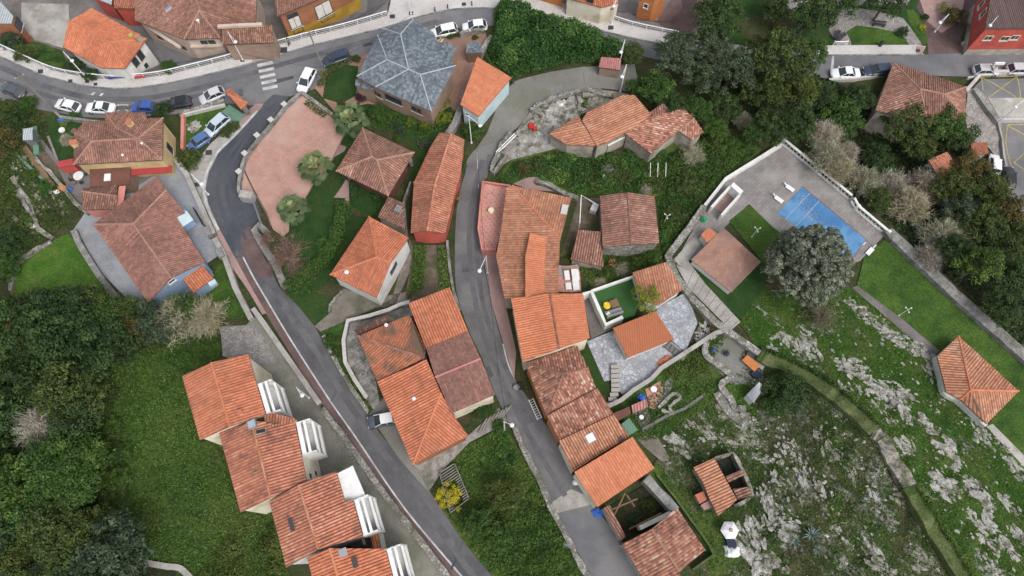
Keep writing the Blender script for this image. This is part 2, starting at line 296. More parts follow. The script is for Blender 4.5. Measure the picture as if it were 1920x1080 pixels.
brickmat('sheet_tiles', (.35, .20, .145), (.29, .165, .125), (.24, .145, .115), .6, .35, rot=-.72, broad=(.15, .105, .10))
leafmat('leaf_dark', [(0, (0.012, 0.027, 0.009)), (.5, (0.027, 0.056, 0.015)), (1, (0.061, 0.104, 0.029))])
leafmat('leaf_mid', [(0, (0.015, 0.037, 0.008)), (.5, (0.037, 0.081, 0.014)), (1, (0.094, 0.154, 0.031))])
leafmat('leaf_olive', [(0, (0.016, 0.030, 0.008)), (.5, (0.046, 0.071, 0.016)), (1, (0.109, 0.136, 0.034))])
leafmat('leaf_grey', [(0, (0.016, 0.029, 0.014)), (.5, (0.041, 0.065, 0.034)), (1, (0.114, 0.150, 0.086))])
leafmat('leaf_silver', [(0, (.038, .045, .030)), (.5, (.125, .142, .10)), (1, (.30, .325, .24))])
leafmat('leaf_yellow', [(0, (.05, .07, .008)), (.5, (.15, .19, .02)), (1, (.30, .32, .045))])
leafmat('leaf_gold', [(0, (.14, .12, .01)), (.5, (.42, .36, .02)), (1, (.68, .58, .05))])
leafmat('leaf_autumn', [(0, (.024, .026, .009)), (.5, (.068, .062, .019)), (1, (.15, .115, .032))])
leafmat('leaf_fir', [(0, (.02, .045, .008)), (.5, (.05, .095, .016)), (1, (.12, .18, .035))])
leafmat('leaf_purple', [(0, (.018, .008, .010)), (.5, (.045, .015, .02)), (1, (.09, .035, .04))])
leafmat('leaf_bright', [(0, (.012, .038, .009)), (.5, (.036, .092, .018)), (1, (.11, .19, .046))])
leafmat('leaf_palm', [(0, (.022, .042, .016)), (.45, (.075, .115, .05)), (.8, (.15, .20, .09)), (1, (.25, .28, .13))])
leafmat('leaf_agave', [(0, (.10, .15, .13)), (1, (.24, .31, .28))])
leafmat('twig', [(0, (.17, .145, .115)), (.5, (.36, .325, .265)), (1, (.56, .52, .44))])
leafmat('twig_red', [(0, (.10, .062, .052)), (.5, (.21, .135, .115)), (1, (.33, .22, .185))])
leafmat('twig_brown', [(0, (.05, .045, .03)), (.5, (.15, .13, .09)), (1, (.28, .25, .18))])
leafmat('twig_green', [(0, (.12, .115, .07)), (.5, (.30, .285, .195)), (1, (.50, .48, .36))])
leafmat('blade', [(0, (.016, .042, .007)), (.5, (.064, .12, .019)), (1, (.165, .21, .052))])

# ------------------------------------------------------------------ objects
LOC = {}
def tag(o, label=None, cat=None, group=None, kind=None):
    if label: o['label'] = label
    if cat: o['category'] = cat
    if group: o['group'] = group
    if kind: o['kind'] = kind
    return o
def empty(name, loc, label, cat, group=None, rz=0.0):
    o = bpy.data.objects.new(name, None); COL.objects.link(o); o.empty_display_size = .3
    o.location = loc; o.rotation_euler = (0, 0, rz); LOC[o] = Vector((0, 0, 0)) if rz else Vector(loc)
    return tag(o, label, cat, group)
def link(name, me, mat, parent=None, loc=(0, 0, 0)):
    o = bpy.data.objects.new(name, me); COL.objects.link(o)
    if mat and not me.materials: me.materials.append(MATS[mat])
    if parent: o.parent = parent
    o.location = loc; LOC[o] = Vector(loc)
    return o
class MB:
    """collects boxes, tubes and faces; build() links them as ONE mesh object"""
    def __init__(s): s.v = []; s.f = []; s.uv = None
    def add(s, vs, fs):
        k = len(s.v); s.v += [tuple(v) for v in vs]; s.f += [tuple(i + k for i in f) for f in fs]; return s
    def box(s, c, d, rz=0.0, taper=1.0, bev=0.0):
        cx, cy, cz = c; a, b, h = d[0] / 2, d[1] / 2, d[2] / 2; co, si = math.cos(rz), math.sin(rz); vs = []
        for z, t in ((-h, 1.0), (h, taper)):
            for x, y in ((-a, -b), (a, -b), (a, b), (-a, b)):
                x, y = x * t, y * t; vs.append((cx + x * co - y * si, cy + x * si + y * co, cz + z))
        return s.add(vs, [(3, 2, 1, 0), (4, 5, 6, 7), (0, 1, 5, 4), (1, 2, 6, 5), (2, 3, 7, 6), (3, 0, 4, 7)])
    def tube(s, pts, r, n=6, r2=None, cap=True):
        pts = [Vector(p) for p in pts]; m = len(pts); vs = []; up = Vector((0, 0, 1))
        for i, p in enumerate(pts):
            t = (pts[min(i + 1, m - 1)] - pts[max(i - 1, 0)]); t = t.normalized() if t.length > 1e-9 else up
            a = t.cross(up) if abs(t.z) < .95 else t.cross(Vector((1, 0, 0))); a.normalize(); b = a.cross(t)
            rr = r if r2 is None else r + (r2 - r) * i / max(1, m - 1)
            for k in range(n):
                w = 2 * math.pi * k / n; vs.append(p + a * (rr * math.cos(w)) + b * (rr * math.sin(w)))
        fs = [(i * n + k, i * n + (k + 1) % n, (i + 1) * n + (k + 1) % n, (i + 1) * n + k) for i in range(m - 1) for k in range(n)]
        if cap: fs += [tuple(range(n)), tuple((m - 1) * n + k for k in reversed(range(n)))]
        return s.add(vs, fs)
    def lathe(s, c, prof, n=12):
        vs = [(c[0] + r * math.cos(2 * math.pi * k / n), c[1] + r * math.sin(2 * math.pi * k / n), c[2] + z) for r, z in prof for k in range(n)]
        m = len(prof)
        fs = [(i * n + k, i * n + (k + 1) % n, (i + 1) * n + (k + 1) % n, (i + 1) * n + k) for i in range(m - 1) for k in range(n)]
        fs += [tuple(reversed(range(n))), tuple((m - 1) * n + k for k in range(n))]
        return s.add(vs, fs)
    def prism(s, xy, z0, z1):
        """xy outline (any shape) between heights; z0/z1 numbers or lists per vertex"""
        n = len(xy); a = z0 if isinstance(z0, list) else [z0] * n; b = z1 if isinstance(z1, list) else [z1] * n
        tr = tessellate_polygon([[Vector((x, y, 0)) for x, y in xy]]); area = sum(xy[i - 1][0] * xy[i][1] - xy[i][0] * xy[i - 1][1] for i in range(n))
        vs = [(x, y, z) for (x, y), z in zip(xy, a)] + [(x, y, z) for (x, y), z in zip(xy, b)]
        fs = []
        for t in tr:
            p = [xy[i] for i in t]; ar = (p[1][0] - p[0][0]) * (p[2][1] - p[0][1]) - (p[2][0] - p[0][0]) * (p[1][1] - p[0][1])
            t = tuple(t) if ar > 0 else tuple(reversed(t)); fs.append(tuple(i + n for i in t)); fs.append(tuple(reversed(t)))
        for i in range(n):
            j = (i + 1) % n; q = (i, j, j + n, i + n); fs.append(q if area > 0 else tuple(reversed(q)))
        return s.add(vs, fs)
    def build(s, name, mat, parent=None, smooth_=False, base=None):
        me = bpy.data.meshes.new(name); o0 = LOC.get(parent, Vector((0, 0, 0))) if parent else Vector(base or (0, 0, 0))
        if parent: o0 = wloc(parent)
        me.from_pydata([(v[0] - o0[0], v[1] - o0[1], v[2] - o0[2]) for v in s.v], [], s.f)
        if s.uv is not None:
            ul = me.uv_layers.new(name='UVMap'); ul.data.foreach_set('uv', [c for f in s.uv for u in f for c in u])
        if smooth_:
            for p in me.polygons: p.use_smooth = True
        me.update()
        return link(name, me, mat, parent, base or (0, 0, 0))
def wloc(o):
    v = Vector((0, 0, 0))
    while o: v = v + LOC.get(o, Vector((0, 0, 0))); o = o.parent
    return v
def copy_tree(o, parent=None):
    c = o.copy(); COL.objects.link(c)
    if parent: c.parent = parent
    LOC[c] = LOC.get(o, Vector((0, 0, 0)))
    for ch in list(o.children): copy_tree(ch, c)
    return c
def fastmesh(name, V, F, tone=None):
    me = bpy.data.meshes.new(name); n = len(V); m, k = F.shape
    me.vertices.add(n); me.vertices.foreach_set('co', V.astype(np.float32).ravel())
    me.loops.add(m * k); me.loops.foreach_set('vertex_index', F.astype(np.int32).ravel())
    me.polygons.add(m); me.polygons.foreach_set('loop_start', np.arange(0, m * k, k, dtype=np.int32))
    try: me.polygons.foreach_set('loop_total', np.full(m, k, dtype=np.int32))
    except Exception: pass
    me.update(calc_edges=True)
    if tone is not None:
        a = me.attributes.new('tone', 'FLOAT', 'FACE'); a.data.foreach_set('value', tone.astype(np.float32))
    return me

# draped sheets: cut along the same grid as the ground so that they lie on it everywhere
LAYER = [0.01]
def drape(name, px, mat, off=None, world_xy=None, cut=True):
    if off is None: LAYER[0] += 0.0011; off = LAYER[0]
    xy = world_xy or [P(*p)[:2] for p in px]
    bm = bmesh.new(); vs = [bm.verts.new((x, y, 0)) for x, y in xy]
    for t in tessellate_polygon([[Vector((x, y, 0)) for x, y in xy]]):
        try: bm.faces.new([vs[i] for i in t])
        except ValueError: pass
    x0, x1 = min(p[0] for p in xy), max(p[0] for p in xy); y0, y1 = min(p[1] for p in xy), max(p[1] for p in xy)
    def cuts(no, lo, hi, f):
        for k in range(math.floor(lo), math.ceil(hi) + 1):
            bmesh.ops.bisect_plane(bm, geom=bm.verts[:] + bm.edges[:] + bm.faces[:], plane_co=f(k), plane_no=no, dist=1e-5)
    if cut:
        cuts((1, 0, 0), (x0 - GX0) / G, (x1 - GX0) / G, lambda k: (GX0 + k * G, 0, 0))
        cuts((0, 1, 0), (y0 - GY0) / G, (y1 - GY0) / G, lambda k: (0, GY0 + k * G, 0))
        cuts((1, -1, 0), (x0 - GX0 - y1 + GY0) / G, (x1 - GX0 - y0 + GY0) / G, lambda k: (GX0 + k * G, GY0, 0))
    for v in bm.verts: v.co.z = gz(v.co.x, v.co.y) + off
    bmesh.ops.recalc_face_normals(bm, faces=bm.faces[:])
    if sum(f.normal.z for f in bm.faces) < 0: bmesh.ops.reverse_faces(bm, faces=bm.faces[:])
    me = bpy.data.meshes.new(name); bm.to_mesh(me); bm.free()
    return tag(link(name, me, mat), kind='structure')
def strip_xy(pts, w):
    """outline of a band of width w along world points"""
    L, Rr = [], []
    for i, p in enumerate(pts):
        a, b = pts[max(0, i - 1)], pts[min(len(pts) - 1, i + 1)]; dx, dy = b[0] - a[0], b[1] - a[1]; l = math.hypot(dx, dy) or 1
        nx, ny = -dy / l * w / 2, dx / l * w / 2; L.append((p[0] + nx, p[1] + ny)); Rr.append((p[0] - nx, p[1] - ny))
    return L + Rr[::-1]
def line(name, px, w, mat, off=None, n=5, smooth_=True):
    pts = [P(*p)[:2] for p in (curve(px, n) if smooth_ else px)]
    return drape(name, None, mat, off, strip_xy(pts, w))
def slab(name, px, h, mat, depth=1.2):
    """a raised level surface with sides"""
    w = [P(p[0], p[1], h) for p in px]; zt = sum(p[2] for p in w) / len(w); xy = [PZ(p[0], p[1], zt)[:2] for p in px]
    return tag(MB().prism(xy, zt - h - depth, zt).build(name, mat), kind='structure'), zt
def wall(name, px, w, h, mat, label, cat='wall', group=None, sm=False, cap=None, jag=0.0, seed=1, dep=.4, n=4):
    """a free-standing wall along photo points that follows the ground"""
    rnd = random.Random(seed); src = curve(px, n) if sm else px; pts = []
    wp = [P(p[0], p[1], h) for p in src]; fine = []
    for a, b in zip(wp, wp[1:]):
        k = max(1, int(math.hypot(b[0] - a[0], b[1] - a[1]) / (0.8 if jag else 2.0)))
        fine += [tuple(a[c] + (b[c] - a[c]) * i / k for c in (0, 1)) for i in range(k)]
    fine.append(wp[-1][:2]); out = strip_xy(fine, w); m = len(fine); V = []; F = []
    for i in range(m):
        l, r = out[i], out[2 * m - 1 - i]; z = gz(*fine[i]); t = h + rnd.uniform(-jag, jag)
        jl, jr = rnd.uniform(-jag, jag) * .5, rnd.uniform(-jag, jag) * .5
        V += [(l[0], l[1], z - dep), (l[0] + jl, l[1] + jl, z + t), (r[0] + jr, r[1] - jr, z + t + rnd.uniform(-jag, jag) * .4), (r[0], r[1], z - dep)]
    for i in range(m - 1):
        a, b = i * 4, i * 4 + 4
        F += [(a, b, b + 1, a + 1), (a + 1, b + 1, b + 2, a + 2), (a + 2, b + 2, b + 3, a + 3)]
    F += [(3, 2, 1, 0), (4 * m - 4, 4 * m - 3, 4 * m - 2, 4 * m - 1)]
    F = [tuple(reversed(f)) for f in F]
    c = fine[m // 2]; base = (c[0], c[1], gz(*c))
    mb = MB(); mb.add(V, F)
    if not cap: return tag(mb.build(name, mat, base=base), label, cat, group)
    root = empty(name, base, label, cat, group); mb.build('wall_body', mat, root)
    o2 = strip_xy(fine, w + .1); cb = MB()
    zt = [gz(*p) + h for p in fine]
    V = []; F = []
    for i in range(m):
        l, r = o2[i], o2[2 * m - 1 - i]; V += [(l[0], l[1], zt[i] + .003), (l[0], l[1], zt[i] + .09), (r[0], r[1], zt[i] + .09), (r[0], r[1], zt[i] + .003)]
    for i in range(m - 1):
        a, b = i * 4, i * 4 + 4; F += [(a + 1, b + 1, b, a), (a + 2, b + 2, b + 1, a + 1), (a + 3, b + 3, b + 2, a + 2), (a, b, b + 3, a + 3)]
    F += [(0, 1, 2, 3), (4 * m - 1, 4 * m - 2, 4 * m - 3, 4 * m - 4)]
    cb.add(V, F); cb.build('coping', cap, root)
    return root
# ------------------------------------------------------------------ roofs and houses
def newell(p):
    n = Vector((0, 0, 0))
    for i in range(len(p)):
        a, b = p[i - 1], p[i]
        n += Vector(((a[1] - b[1]) * (a[2] + b[2]), (a[2] - b[2]) * (a[0] + b[0]), (a[0] - b[0]) * (a[1] + b[1])))
    n.normalize(); return n if n.z > 0 else -n
def tiled_face(mb, poly, p, q, amp, rnd, udir=None):
    """corrugated clay tiles running down one roof plane; poly in 3-D, any outline crossed once by each line down the slope"""
    n = newell(poly); u = Vector((0, 0, 1)).cross(n)
    if u.length < 1e-3: u = Vector((1, 0, 0))
    u.normalize()
    if udir: u = Vector(udir).normalized()
    v = u.cross(n)
    if v.z > 0: v = -v
    us = [Vector(a).dot(u) for a in poly]; u0, u1 = min(us), max(us)
    prof = (0.0, .8, 1.0, .8) if amp else (0,)
    k0 = math.floor(u0 / p * len(prof)); k1 = math.ceil(u1 / p * len(prof))
    lines = []
    marks = sorted(set([min(max(k * p / len(prof), u0 + 1e-4), u1 - 1e-4) for k in range(k0, k1 + 1)] + [min(max(w, u0 + 1e-4), u1 - 1e-4) for w in us]))
    sh = rnd.random() * 50; V = []; UV = []
    colj = {}
    for m in marks:
        hit = []
        for i in range(len(poly)):
            a, b = poly[i - 1], poly[i]; ua, ub = us[i - 1], us[i]
            if (ua - m) * (ub - m) <= 0 and abs(ua - ub) > 1e-9:
                t = (m - ua) / (ub - ua); hit.append(Vector(a).lerp(Vector(b), t))
        if len(hit) < 2: continue
        hit.sort(key=lambda w: w.dot(v)); a, b = hit[0], hit[-1]
        ph = (m / p) % 1.0; c = math.floor(m / p + 1e-6)
        z = amp * max(0.0, math.sin(math.pi * ph)) ** .7 if amp else 0
        if c not in colj: colj[c] = rnd.uniform(-.25, .25) * amp
        z += colj[c] if 0.1 < ph < .9 else 0
        lines.append((a + Vector((0, 0, z)), b + Vector((0, 0, z)), m / p, a.dot(v) / q, b.dot(v) / q))
    k = len(mb.v)
    for a, b, uu, va, vb in lines: mb.v += [tuple(a), tuple(b)]; UV += [(uu + sh, va + sh), (uu + sh, vb + sh)]
    for i in range(len(lines) - 1):
        f = (k + 2 * i, k + 2 * i + 1, k + 2 * i + 3, k + 2 * i + 2); mb.f.append(f)
        mb.uv.append([UV[j - k] for j in f])
def plainface(mb, vs):
    k = len(mb.v); mb.v += [tuple(x) for x in vs]; mb.f.append(tuple(range(k, k + len(vs)))); mb.uv.append([(0, 0)] * len(vs))

class House:
    def __init__(s, name, label, cat, pts, faces, roof, wall_, eave=5.0, ridge=7.0, over=.4, group=None, tile=.36, amp=.09, base=None, caps=True, capmat=None, walls=True, flat=False, skip='', seed=0, drop=.6, roofname='roof', udir=None, thick=.14):
        s.rnd = random.Random(hash(label) % 1000 + seed if False else sum(map(ord, label)) + seed)
        px = {k: (v + ((eave if k.islower() else ridge),))[:3] if len(v) == 2 else v for k, v in pts.items()}
        # ground level under the house: under the middle of its roof
        cx = sum(v[0] for v in px.values()) / len(px); cy = sum(v[1] for v in px.values()) / len(px)
        g = P(cx, cy, sum(v[2] for v in px.values()) / len(px)); z0 = gz(g[0], g[1]) if base is None else base
        s.z0 = z0; s.p = {k: Vector(PZ(v[0], v[1], z0 + v[2])) for k, v in px.items()}
        c = sum(s.p.values(), Vector((0, 0, 0))) / len(s.p)
        s.root = empty(name, (c.x, c.y, z0), label, cat, group)
        s.faces = [[s.p[k] for k in f] for f in faces]; s.keys = faces
        tile = .335 + (tile - .40) * .5 if tile > .33 else tile
        edges = {}
        for fi, f in enumerate(faces):
            for i in range(len(f)): edges.setdefault(frozenset((f[i - 1], f[i])), []).append(fi)
        mb = MB(); mb.uv = []
        for f in s.faces: tiled_face(mb, f, tile, tile * 1.15, amp, s.rnd, udir)
        for f in s.faces: plainface(mb, [Vector(v) - Vector((0, 0, thick)) for v in reversed(f)])
        bd = [e for e, fl in edges.items() if len(fl) == 1]
        for e in bd:
            a, b = [s.p[k] for k in e]; up = Vector((0, 0, amp * .55)); dn = Vector((0, 0, -thick)); plainface(mb, [a + up, b + up, b + dn, a + dn])
        s.roof = mb.build(roofname, roof, s.root)
        cb = MB(); s.capmat = capmat or {'tile_new': 'tile_bright', 'tile_mixed': 'tile_pale', 'tile_old': 'ridge_clay', 'tile_mottled': 'ridge_clay', 'tile_pale': 'tile_bright', 'tile_brown': 'ridge_clay', 'tile_dark': 'ridge_clay', 'tile_streaked': 'tile_mixed'}.get(roof, roof)
        for e, fl in edges.items():
            if len(fl) == 2 and caps:
                a, b = [s.p[k] for k in e]; f1 = s.faces[fl[0]]; n1 = newell(f1); c2 = sum(s.faces[fl[1]], Vector((0, 0, 0))) / len(s.faces[fl[1]])
                if (c2 - a).dot(n1) < -1e-3 or capmat == 'lead':
                    cb.tube([a + Vector((0, 0, .03)), b + Vector((0, 0, .03))], .14 if capmat != 'lead' else .085, 6)
        if cb.v:
            cb.uv = []; r_ = s.rnd
            for f in cb.f:
                zz = [Vector(cb.v[i]) for i in f]; cb.uv.append([(.5 + 7, w.length / .4) for w in zz])
            cb.build('ridge_cap', s.capmat, s.roof)
        # boundary loop -> walls, set in under the eaves
        nb = {}
        for e in bd:
            a, b = tuple(e); nb.setdefault(a, []).append(b); nb.setdefault(b, []).append(a)
        st = next(iter(nb)); loop = [st]; prev = None
        while True:
            nx = [k for k in nb[loop[-1]] if k != prev]
            if not nx or nx[0] == st and len(loop) > 2: break
            prev = loop[-1]; loop.append(nx[0])
            if len(loop) > 60: break
        L = [s.p[k] for k in loop]; ar = sum(L[i - 1].x * L[i].y - L[i].x * L[i - 1].y for i in range(len(L)))
        if ar < 0: L.reverse(); loop.reverse()
        n = len(L); ins = []
        for i in range(n):
            a, b, c = L[i - 1], L[i], L[(i + 1) % n]
            e1 = Vector((b.x - a.x, b.y - a.y)).normalized(); e2 = Vector((c.x - b.x, c.y - b.y)).normalized()
            n1 = Vector((-e1.y, e1.x)); n2 = Vector((-e2.y, e2.x)); m = n1 + n2
            d = m / max(.3, m.dot(n1)) if m.length > 1e-6 else n1
            ins.append(Vector((b.x + d.x * over, b.y + d.y * over, b.z - thick - .02)))
        s.ins = ins; s.loop = loop; s.wall_mat = wall_
        zb = min([z0] + [gz(v.x, v.y) for v in ins]) - drop; s.zb = zb
        if walls:
            w = MB()
            for i in range(n):
                if loop[i - 1] in skip and loop[i] in skip: continue
                a, b = ins[i - 1], ins[i]; w.add([(a.x, a.y, zb), (b.x, b.y, zb), b, a], [(0, 1, 2, 3)])
            s.walls = w.build('wall', wall_, s.root)
    def _wallhit(s, px, py):
        d = Vector(ray(px, py)); o = Vector((0, 0, CAM_H)); best = None; n = len(s.ins)
        for i in range(n):
            a, b = s.ins[i - 1], s.ins[i]; e = Vector((b.x - a.x, b.y - a.y, 0)); L = e.length
            if L < .3: continue
            e.normalize(); nn = Vector((e.y, -e.x, 0))
            if d.dot(nn) >= 0: continue
            t = (a - o).dot(nn) / d.dot(nn); h = o + d * t; u = (h - Vector((a.x, a.y, h.z))).dot(e)
            top = a.z + (b.z - a.z) * min(1, max(0, u / L)); err = max(0, -u, u - L) + max(0, h.z - top) + max(0, s.zb - h.z)
            if best is None or err < best[0]: best = (err, h, e, nn)
        return best
    def win(s, px, py, w=1.0, h=1.2, name='window', frame='white_paint', pane='glass', sill=True, shut=False):
        hit = s._wallhit(px, py)
        if not hit or hit[0] > 1.2: print('WINDOW MISS', s.root['label'], px, py, hit and round(hit[0], 2)); 
        if not hit: return
        _, c, e, nn = hit
        def bx(mb, u0, u1, z0, z1, d0, d1):
            q = [c + e * u + nn * d + Vector((0, 0, z)) for z in (z0, z1) for u, d in ((u0, d0), (u1, d0), (u1, d1), (u0, d1))]
            mb.add(q, [(3, 2, 1, 0), (4, 5, 6, 7), (0, 1, 5, 4), (1, 2, 6, 5), (2, 3, 7, 6), (3, 0, 4, 7)])
        f = MB(); t = .09; W, H = w / 2, h / 2
        for u0, u1, z0, z1 in ((-W - t, -W, -H, H), (W, W + t, -H, H), (-W - t, W + t, H, H + t), (-W - t, W + t, -H - t, -H)): bx(f, u0, u1, z0, z1, -.02, .07)
        if w > .9 and not shut: bx(f, -.03, .03, -H, H, .012, .05)
        fo = f.build(name, frame, s.root)
        g = MB(); bx(g, -W, W, -H, H, -.02, .012); g.build('pane' if name == 'window' else 'leaf', pane, fo)
        if sill:
            sb = MB(); bx(sb, -W - .18, W + .18, -H - t - .08, -H - t - .002, -.02, .16); sb.build('sill', 'concrete_pale', fo)
        return fo
    def roofhit(s, px, py):
        d = Vector(ray(px, py)); o = Vector((0, 0, CAM_H)); best = None
        for f in s.faces:
            n = newell(f); c = sum(f, Vector((0, 0, 0))) / len(f)
            t = (c - o).dot(n) / d.dot(n); h = o + d * t
            if inside(h.x, h.y, [(v.x, v.y) for v in f]) and (best is None or t < best[0]): best = (t, h, n)
        if not best:
            print('ROOF MISS', s.root['label'], px, py); f = s.faces[0]; h = sum(f, Vector((0, 0, 0))) / len(f); return h, newell(f)
        return best[1], best[2]
    def chimney(s, px, py, w=.6, d=.6, h=1.0, mat='plaster_old', cap='terracotta', name='chimney', round_=False):
        c, n = s.roofhit(px, py); u = Vector((0, 0, 1)).cross(n); rz = math.atan2(u.y, u.x)
        mb = MB()
        if round_: mb.lathe((c.x, c.y, c.z - .3), [(w * .4, 0), (w * .4, .3 + h * .7), (w * .75, .3 + h * .72), (w * .7, .3 + h * .9), (.05, .3 + h)], 10)
        else: mb.box((c.x, c.y, c.z - .2 + h / 2), (w, d, h + .4), rz)
        o = mb.build(name, mat, s.roof)
        if not round_:
            cb = MB(); cb.box((c.x, c.y, c.z + h + .053), (w + .16, d + .16, .1), rz); cb.build('chimney_cap', cap, o)
        return o
    def skylight(s, px, py, w=.8, h=1.1, mat='glass_pale', frame='metal_grey'):
        c, n = s.roofhit(px, py); u = Vector((0, 0, 1)).cross(n); u.normalize(); v = u.cross(n)
        def q(W, H, z0, z1):
            return [c + u * a + v * b + n * z for z in (z0, z1) for a, b in ((-W, -H), (W, -H), (W, H), (-W, H))]
        F = [(3, 2, 1, 0), (4, 5, 6, 7), (0, 1, 5, 4), (1, 2, 6, 5), (2, 3, 7, 6), (3, 0, 4, 7)]
        o = MB().add(q(w / 2 + .09, h / 2 + .09, -.05, .16), F).build('skylight', frame, s.roof)
        MB().add(q(w / 2, h / 2, .161, .185), F).build('pane', mat, o)
    def part_box(s, name, px, py, h, d, mat, rz=0.0, parent=None):
        x, y, z = PZ(px, py, s.z0 + h); return MB().box((x, y, z), d, rz).build(name, mat, parent or s.root)
def dirz(p, q, h=0.0):
    """heading in the world of a direction drawn on the photo"""
    a, b = P(p[0], p[1], h), P(q[0], q[1], h); return math.atan2(b[1] - a[1], b[0] - a[0])

# ------------------------------------------------------------------ cars (x forward, wheels at z = 0)
CARK = {  # length, width, sections: (x share, half width share, z of the shoulder); glasshouse (x0 base, x0 top, x1 top, x1 base, height)
 'sedan': (4.5, 1.78, 1.43, (-.64, -.30, .08, .50)), 'hatch': (4.0, 1.74, 1.48, (-.92, -.62, .06, .52)), 'wagon': (4.5, 1.80, 1.55, (-.94, -.72, .12, .54)),
 'suv': (4.3, 1.84, 1.68, (-.92, -.80, .22, .52)), 'van': (4.6, 1.86, 1.85, (-.97, -.93, .38, .66)), 'kei': (3.5, 1.62, 1.48, (-.92, -.78, .18, .52))}
CARMESH = {}
def car_parts(kind):
    if kind in CARMESH: return CARMESH[kind]
    Ln, W, H, (g0, g1, g2, g3) = CARK[kind]; hl, hw = Ln / 2, W / 2; sh = H * .60
    st = [(-1.0, .70, .42, sh * .80), (-.97, .86, .30, sh * .95), (-.85, .96, .24, sh * 1.0), (-.45, 1.0, .22, sh), (0, 1.0, .22, sh), (.42, 1.0, .22, sh * .99), (.72, .97, .23, sh * .90), (.90, .90, .26, sh * .82), (.98, .76, .34, sh * .70), (1.0, .62, .42, sh * .60)]
    V = []; F = []; K = 10
    for x, w, zb, zt in st:
        y = hw * w
        ring = [(-y * .86, zb), (-y * .98, zb + .12), (-y, (zb + zt) * .5), (-y * .95, zt - .07), (-y * .80, zt), (y * .80, zt), (y * .95, zt - .07), (y, (zb + zt) * .5), (y * .98, zb + .12), (y * .86, zb)]
        V += [(x * hl, a, b) for a, b in ring]
    for i in range(len(st) - 1):
        for k in range(K): F.append((i * K + k, i * K + (k + 1) % K, (i + 1) * K + (k + 1) % K, (i + 1) * K + k))
    F += [tuple(reversed(range(K))), tuple((len(st) - 1) * K + k for k in range(K))]
    def me(name, V, F, sm=True):
        m = bpy.data.meshes.new(name); m.from_pydata(V, [], F); m.update()
        if sm:
            for p in m.polygons: p.use_smooth = True
        return m
    body = me('body', V, F)
    b_, t_ = hw * .88, hw * .72
    gv = [(g0 * hl, -b_, sh - .03), (g3 * hl, -b_ * .96, sh - .05), (g3 * hl, b_ * .96, sh - .05), (g0 * hl, b_, sh - .03), (g1 * hl, -t_, H - .06), (g2 * hl, -t_, H - .06), (g2 * hl, t_, H - .06), (g1 * hl, t_, H - .06)]
    glass = me('glasshouse', gv, [(0, 1, 5, 4), (1, 2, 6, 5), (2, 3, 7, 6), (3, 0, 4, 7), (4, 5, 6, 7)], False)
    rm = MB()
    rv = [(g1 * hl - .10, -t_ - .02), (g2 * hl + .06, -t_ - .02), (g2 * hl + .12, 0), (g2 * hl + .06, t_ + .02), (g1 * hl - .10, t_ + .02)]
    rm.prism(rv, H - .06, H - .025); rm.prism([(a * .94 - .02, b * .86) for a, b in rv], H - .0252, H)
    for sx, tx in ((g0, g1), (g3, g2)):
        for s in (-1, 1): rm.tube([(sx * hl, s * b_ * .985, sh - .03), (tx * hl, s * (t_ + .01), H - .05)], .05, 4)
    xm = (g1 + g2) / 2 * hl
    for s in (-1, 1): rm.tube([(xm, s * b_ * .99, sh - .02), (xm, s * (t_ + .015), H - .05)], .05, 4)
    roof = me('roof_panel', rm.v, rm.f, False)
    ty = MB(); r = .32
    ty.v = []; ty.f = []
    def wheelv(rad, wd):
        vs = [(rad * math.cos(2 * math.pi * k / 14), y, rad * math.sin(2 * math.pi * k / 14)) for y in (-wd / 2, wd / 2) for k in range(14)]
        return vs, [(k, (k + 1) % 14, 14 + (k + 1) % 14, 14 + k) for k in range(14)] + [tuple(range(14)), tuple(27 - k for k in range(14))]
    wv, wf = wheelv(r, .22); tyre = me('wheel', wv, wf, False)
    wv, wf = wheelv(r * .62, .235); rim = me('rim', wv, wf, False)
    mb = MB().box((0, 0, 0), (.12, .36, .13)); lampm = me('headlight', mb.v, mb.f, False)
    mb = MB().box((0, 0, 0), (.07, .30, .16)); taill = me('taillight', mb.v, mb.f, False)
    mb = MB().box((0, 0, 0), (.14, .22, .13)); mir = me('mirror', mb.v, mb.f, False)
    mb = MB().box((0, 0, 0), (.02, .5, .11)); pl = me('number_plate', mb.v, mb.f, False)
    for m_, k in ((glass, 'car_glass'), (tyre, 'rubber'), (rim, 'metal_grey'), (lampm, 'glass_pale'), (taill, 'red'), (pl, 'white_paint')): m_.materials.append(MATS[k])
    CARMESH[kind] = (Ln, W, H, sh, body, glass, roof, tyre, rim, lampm, taill, mir, pl, g3); return CARMESH[kind]
PAINTED = {}
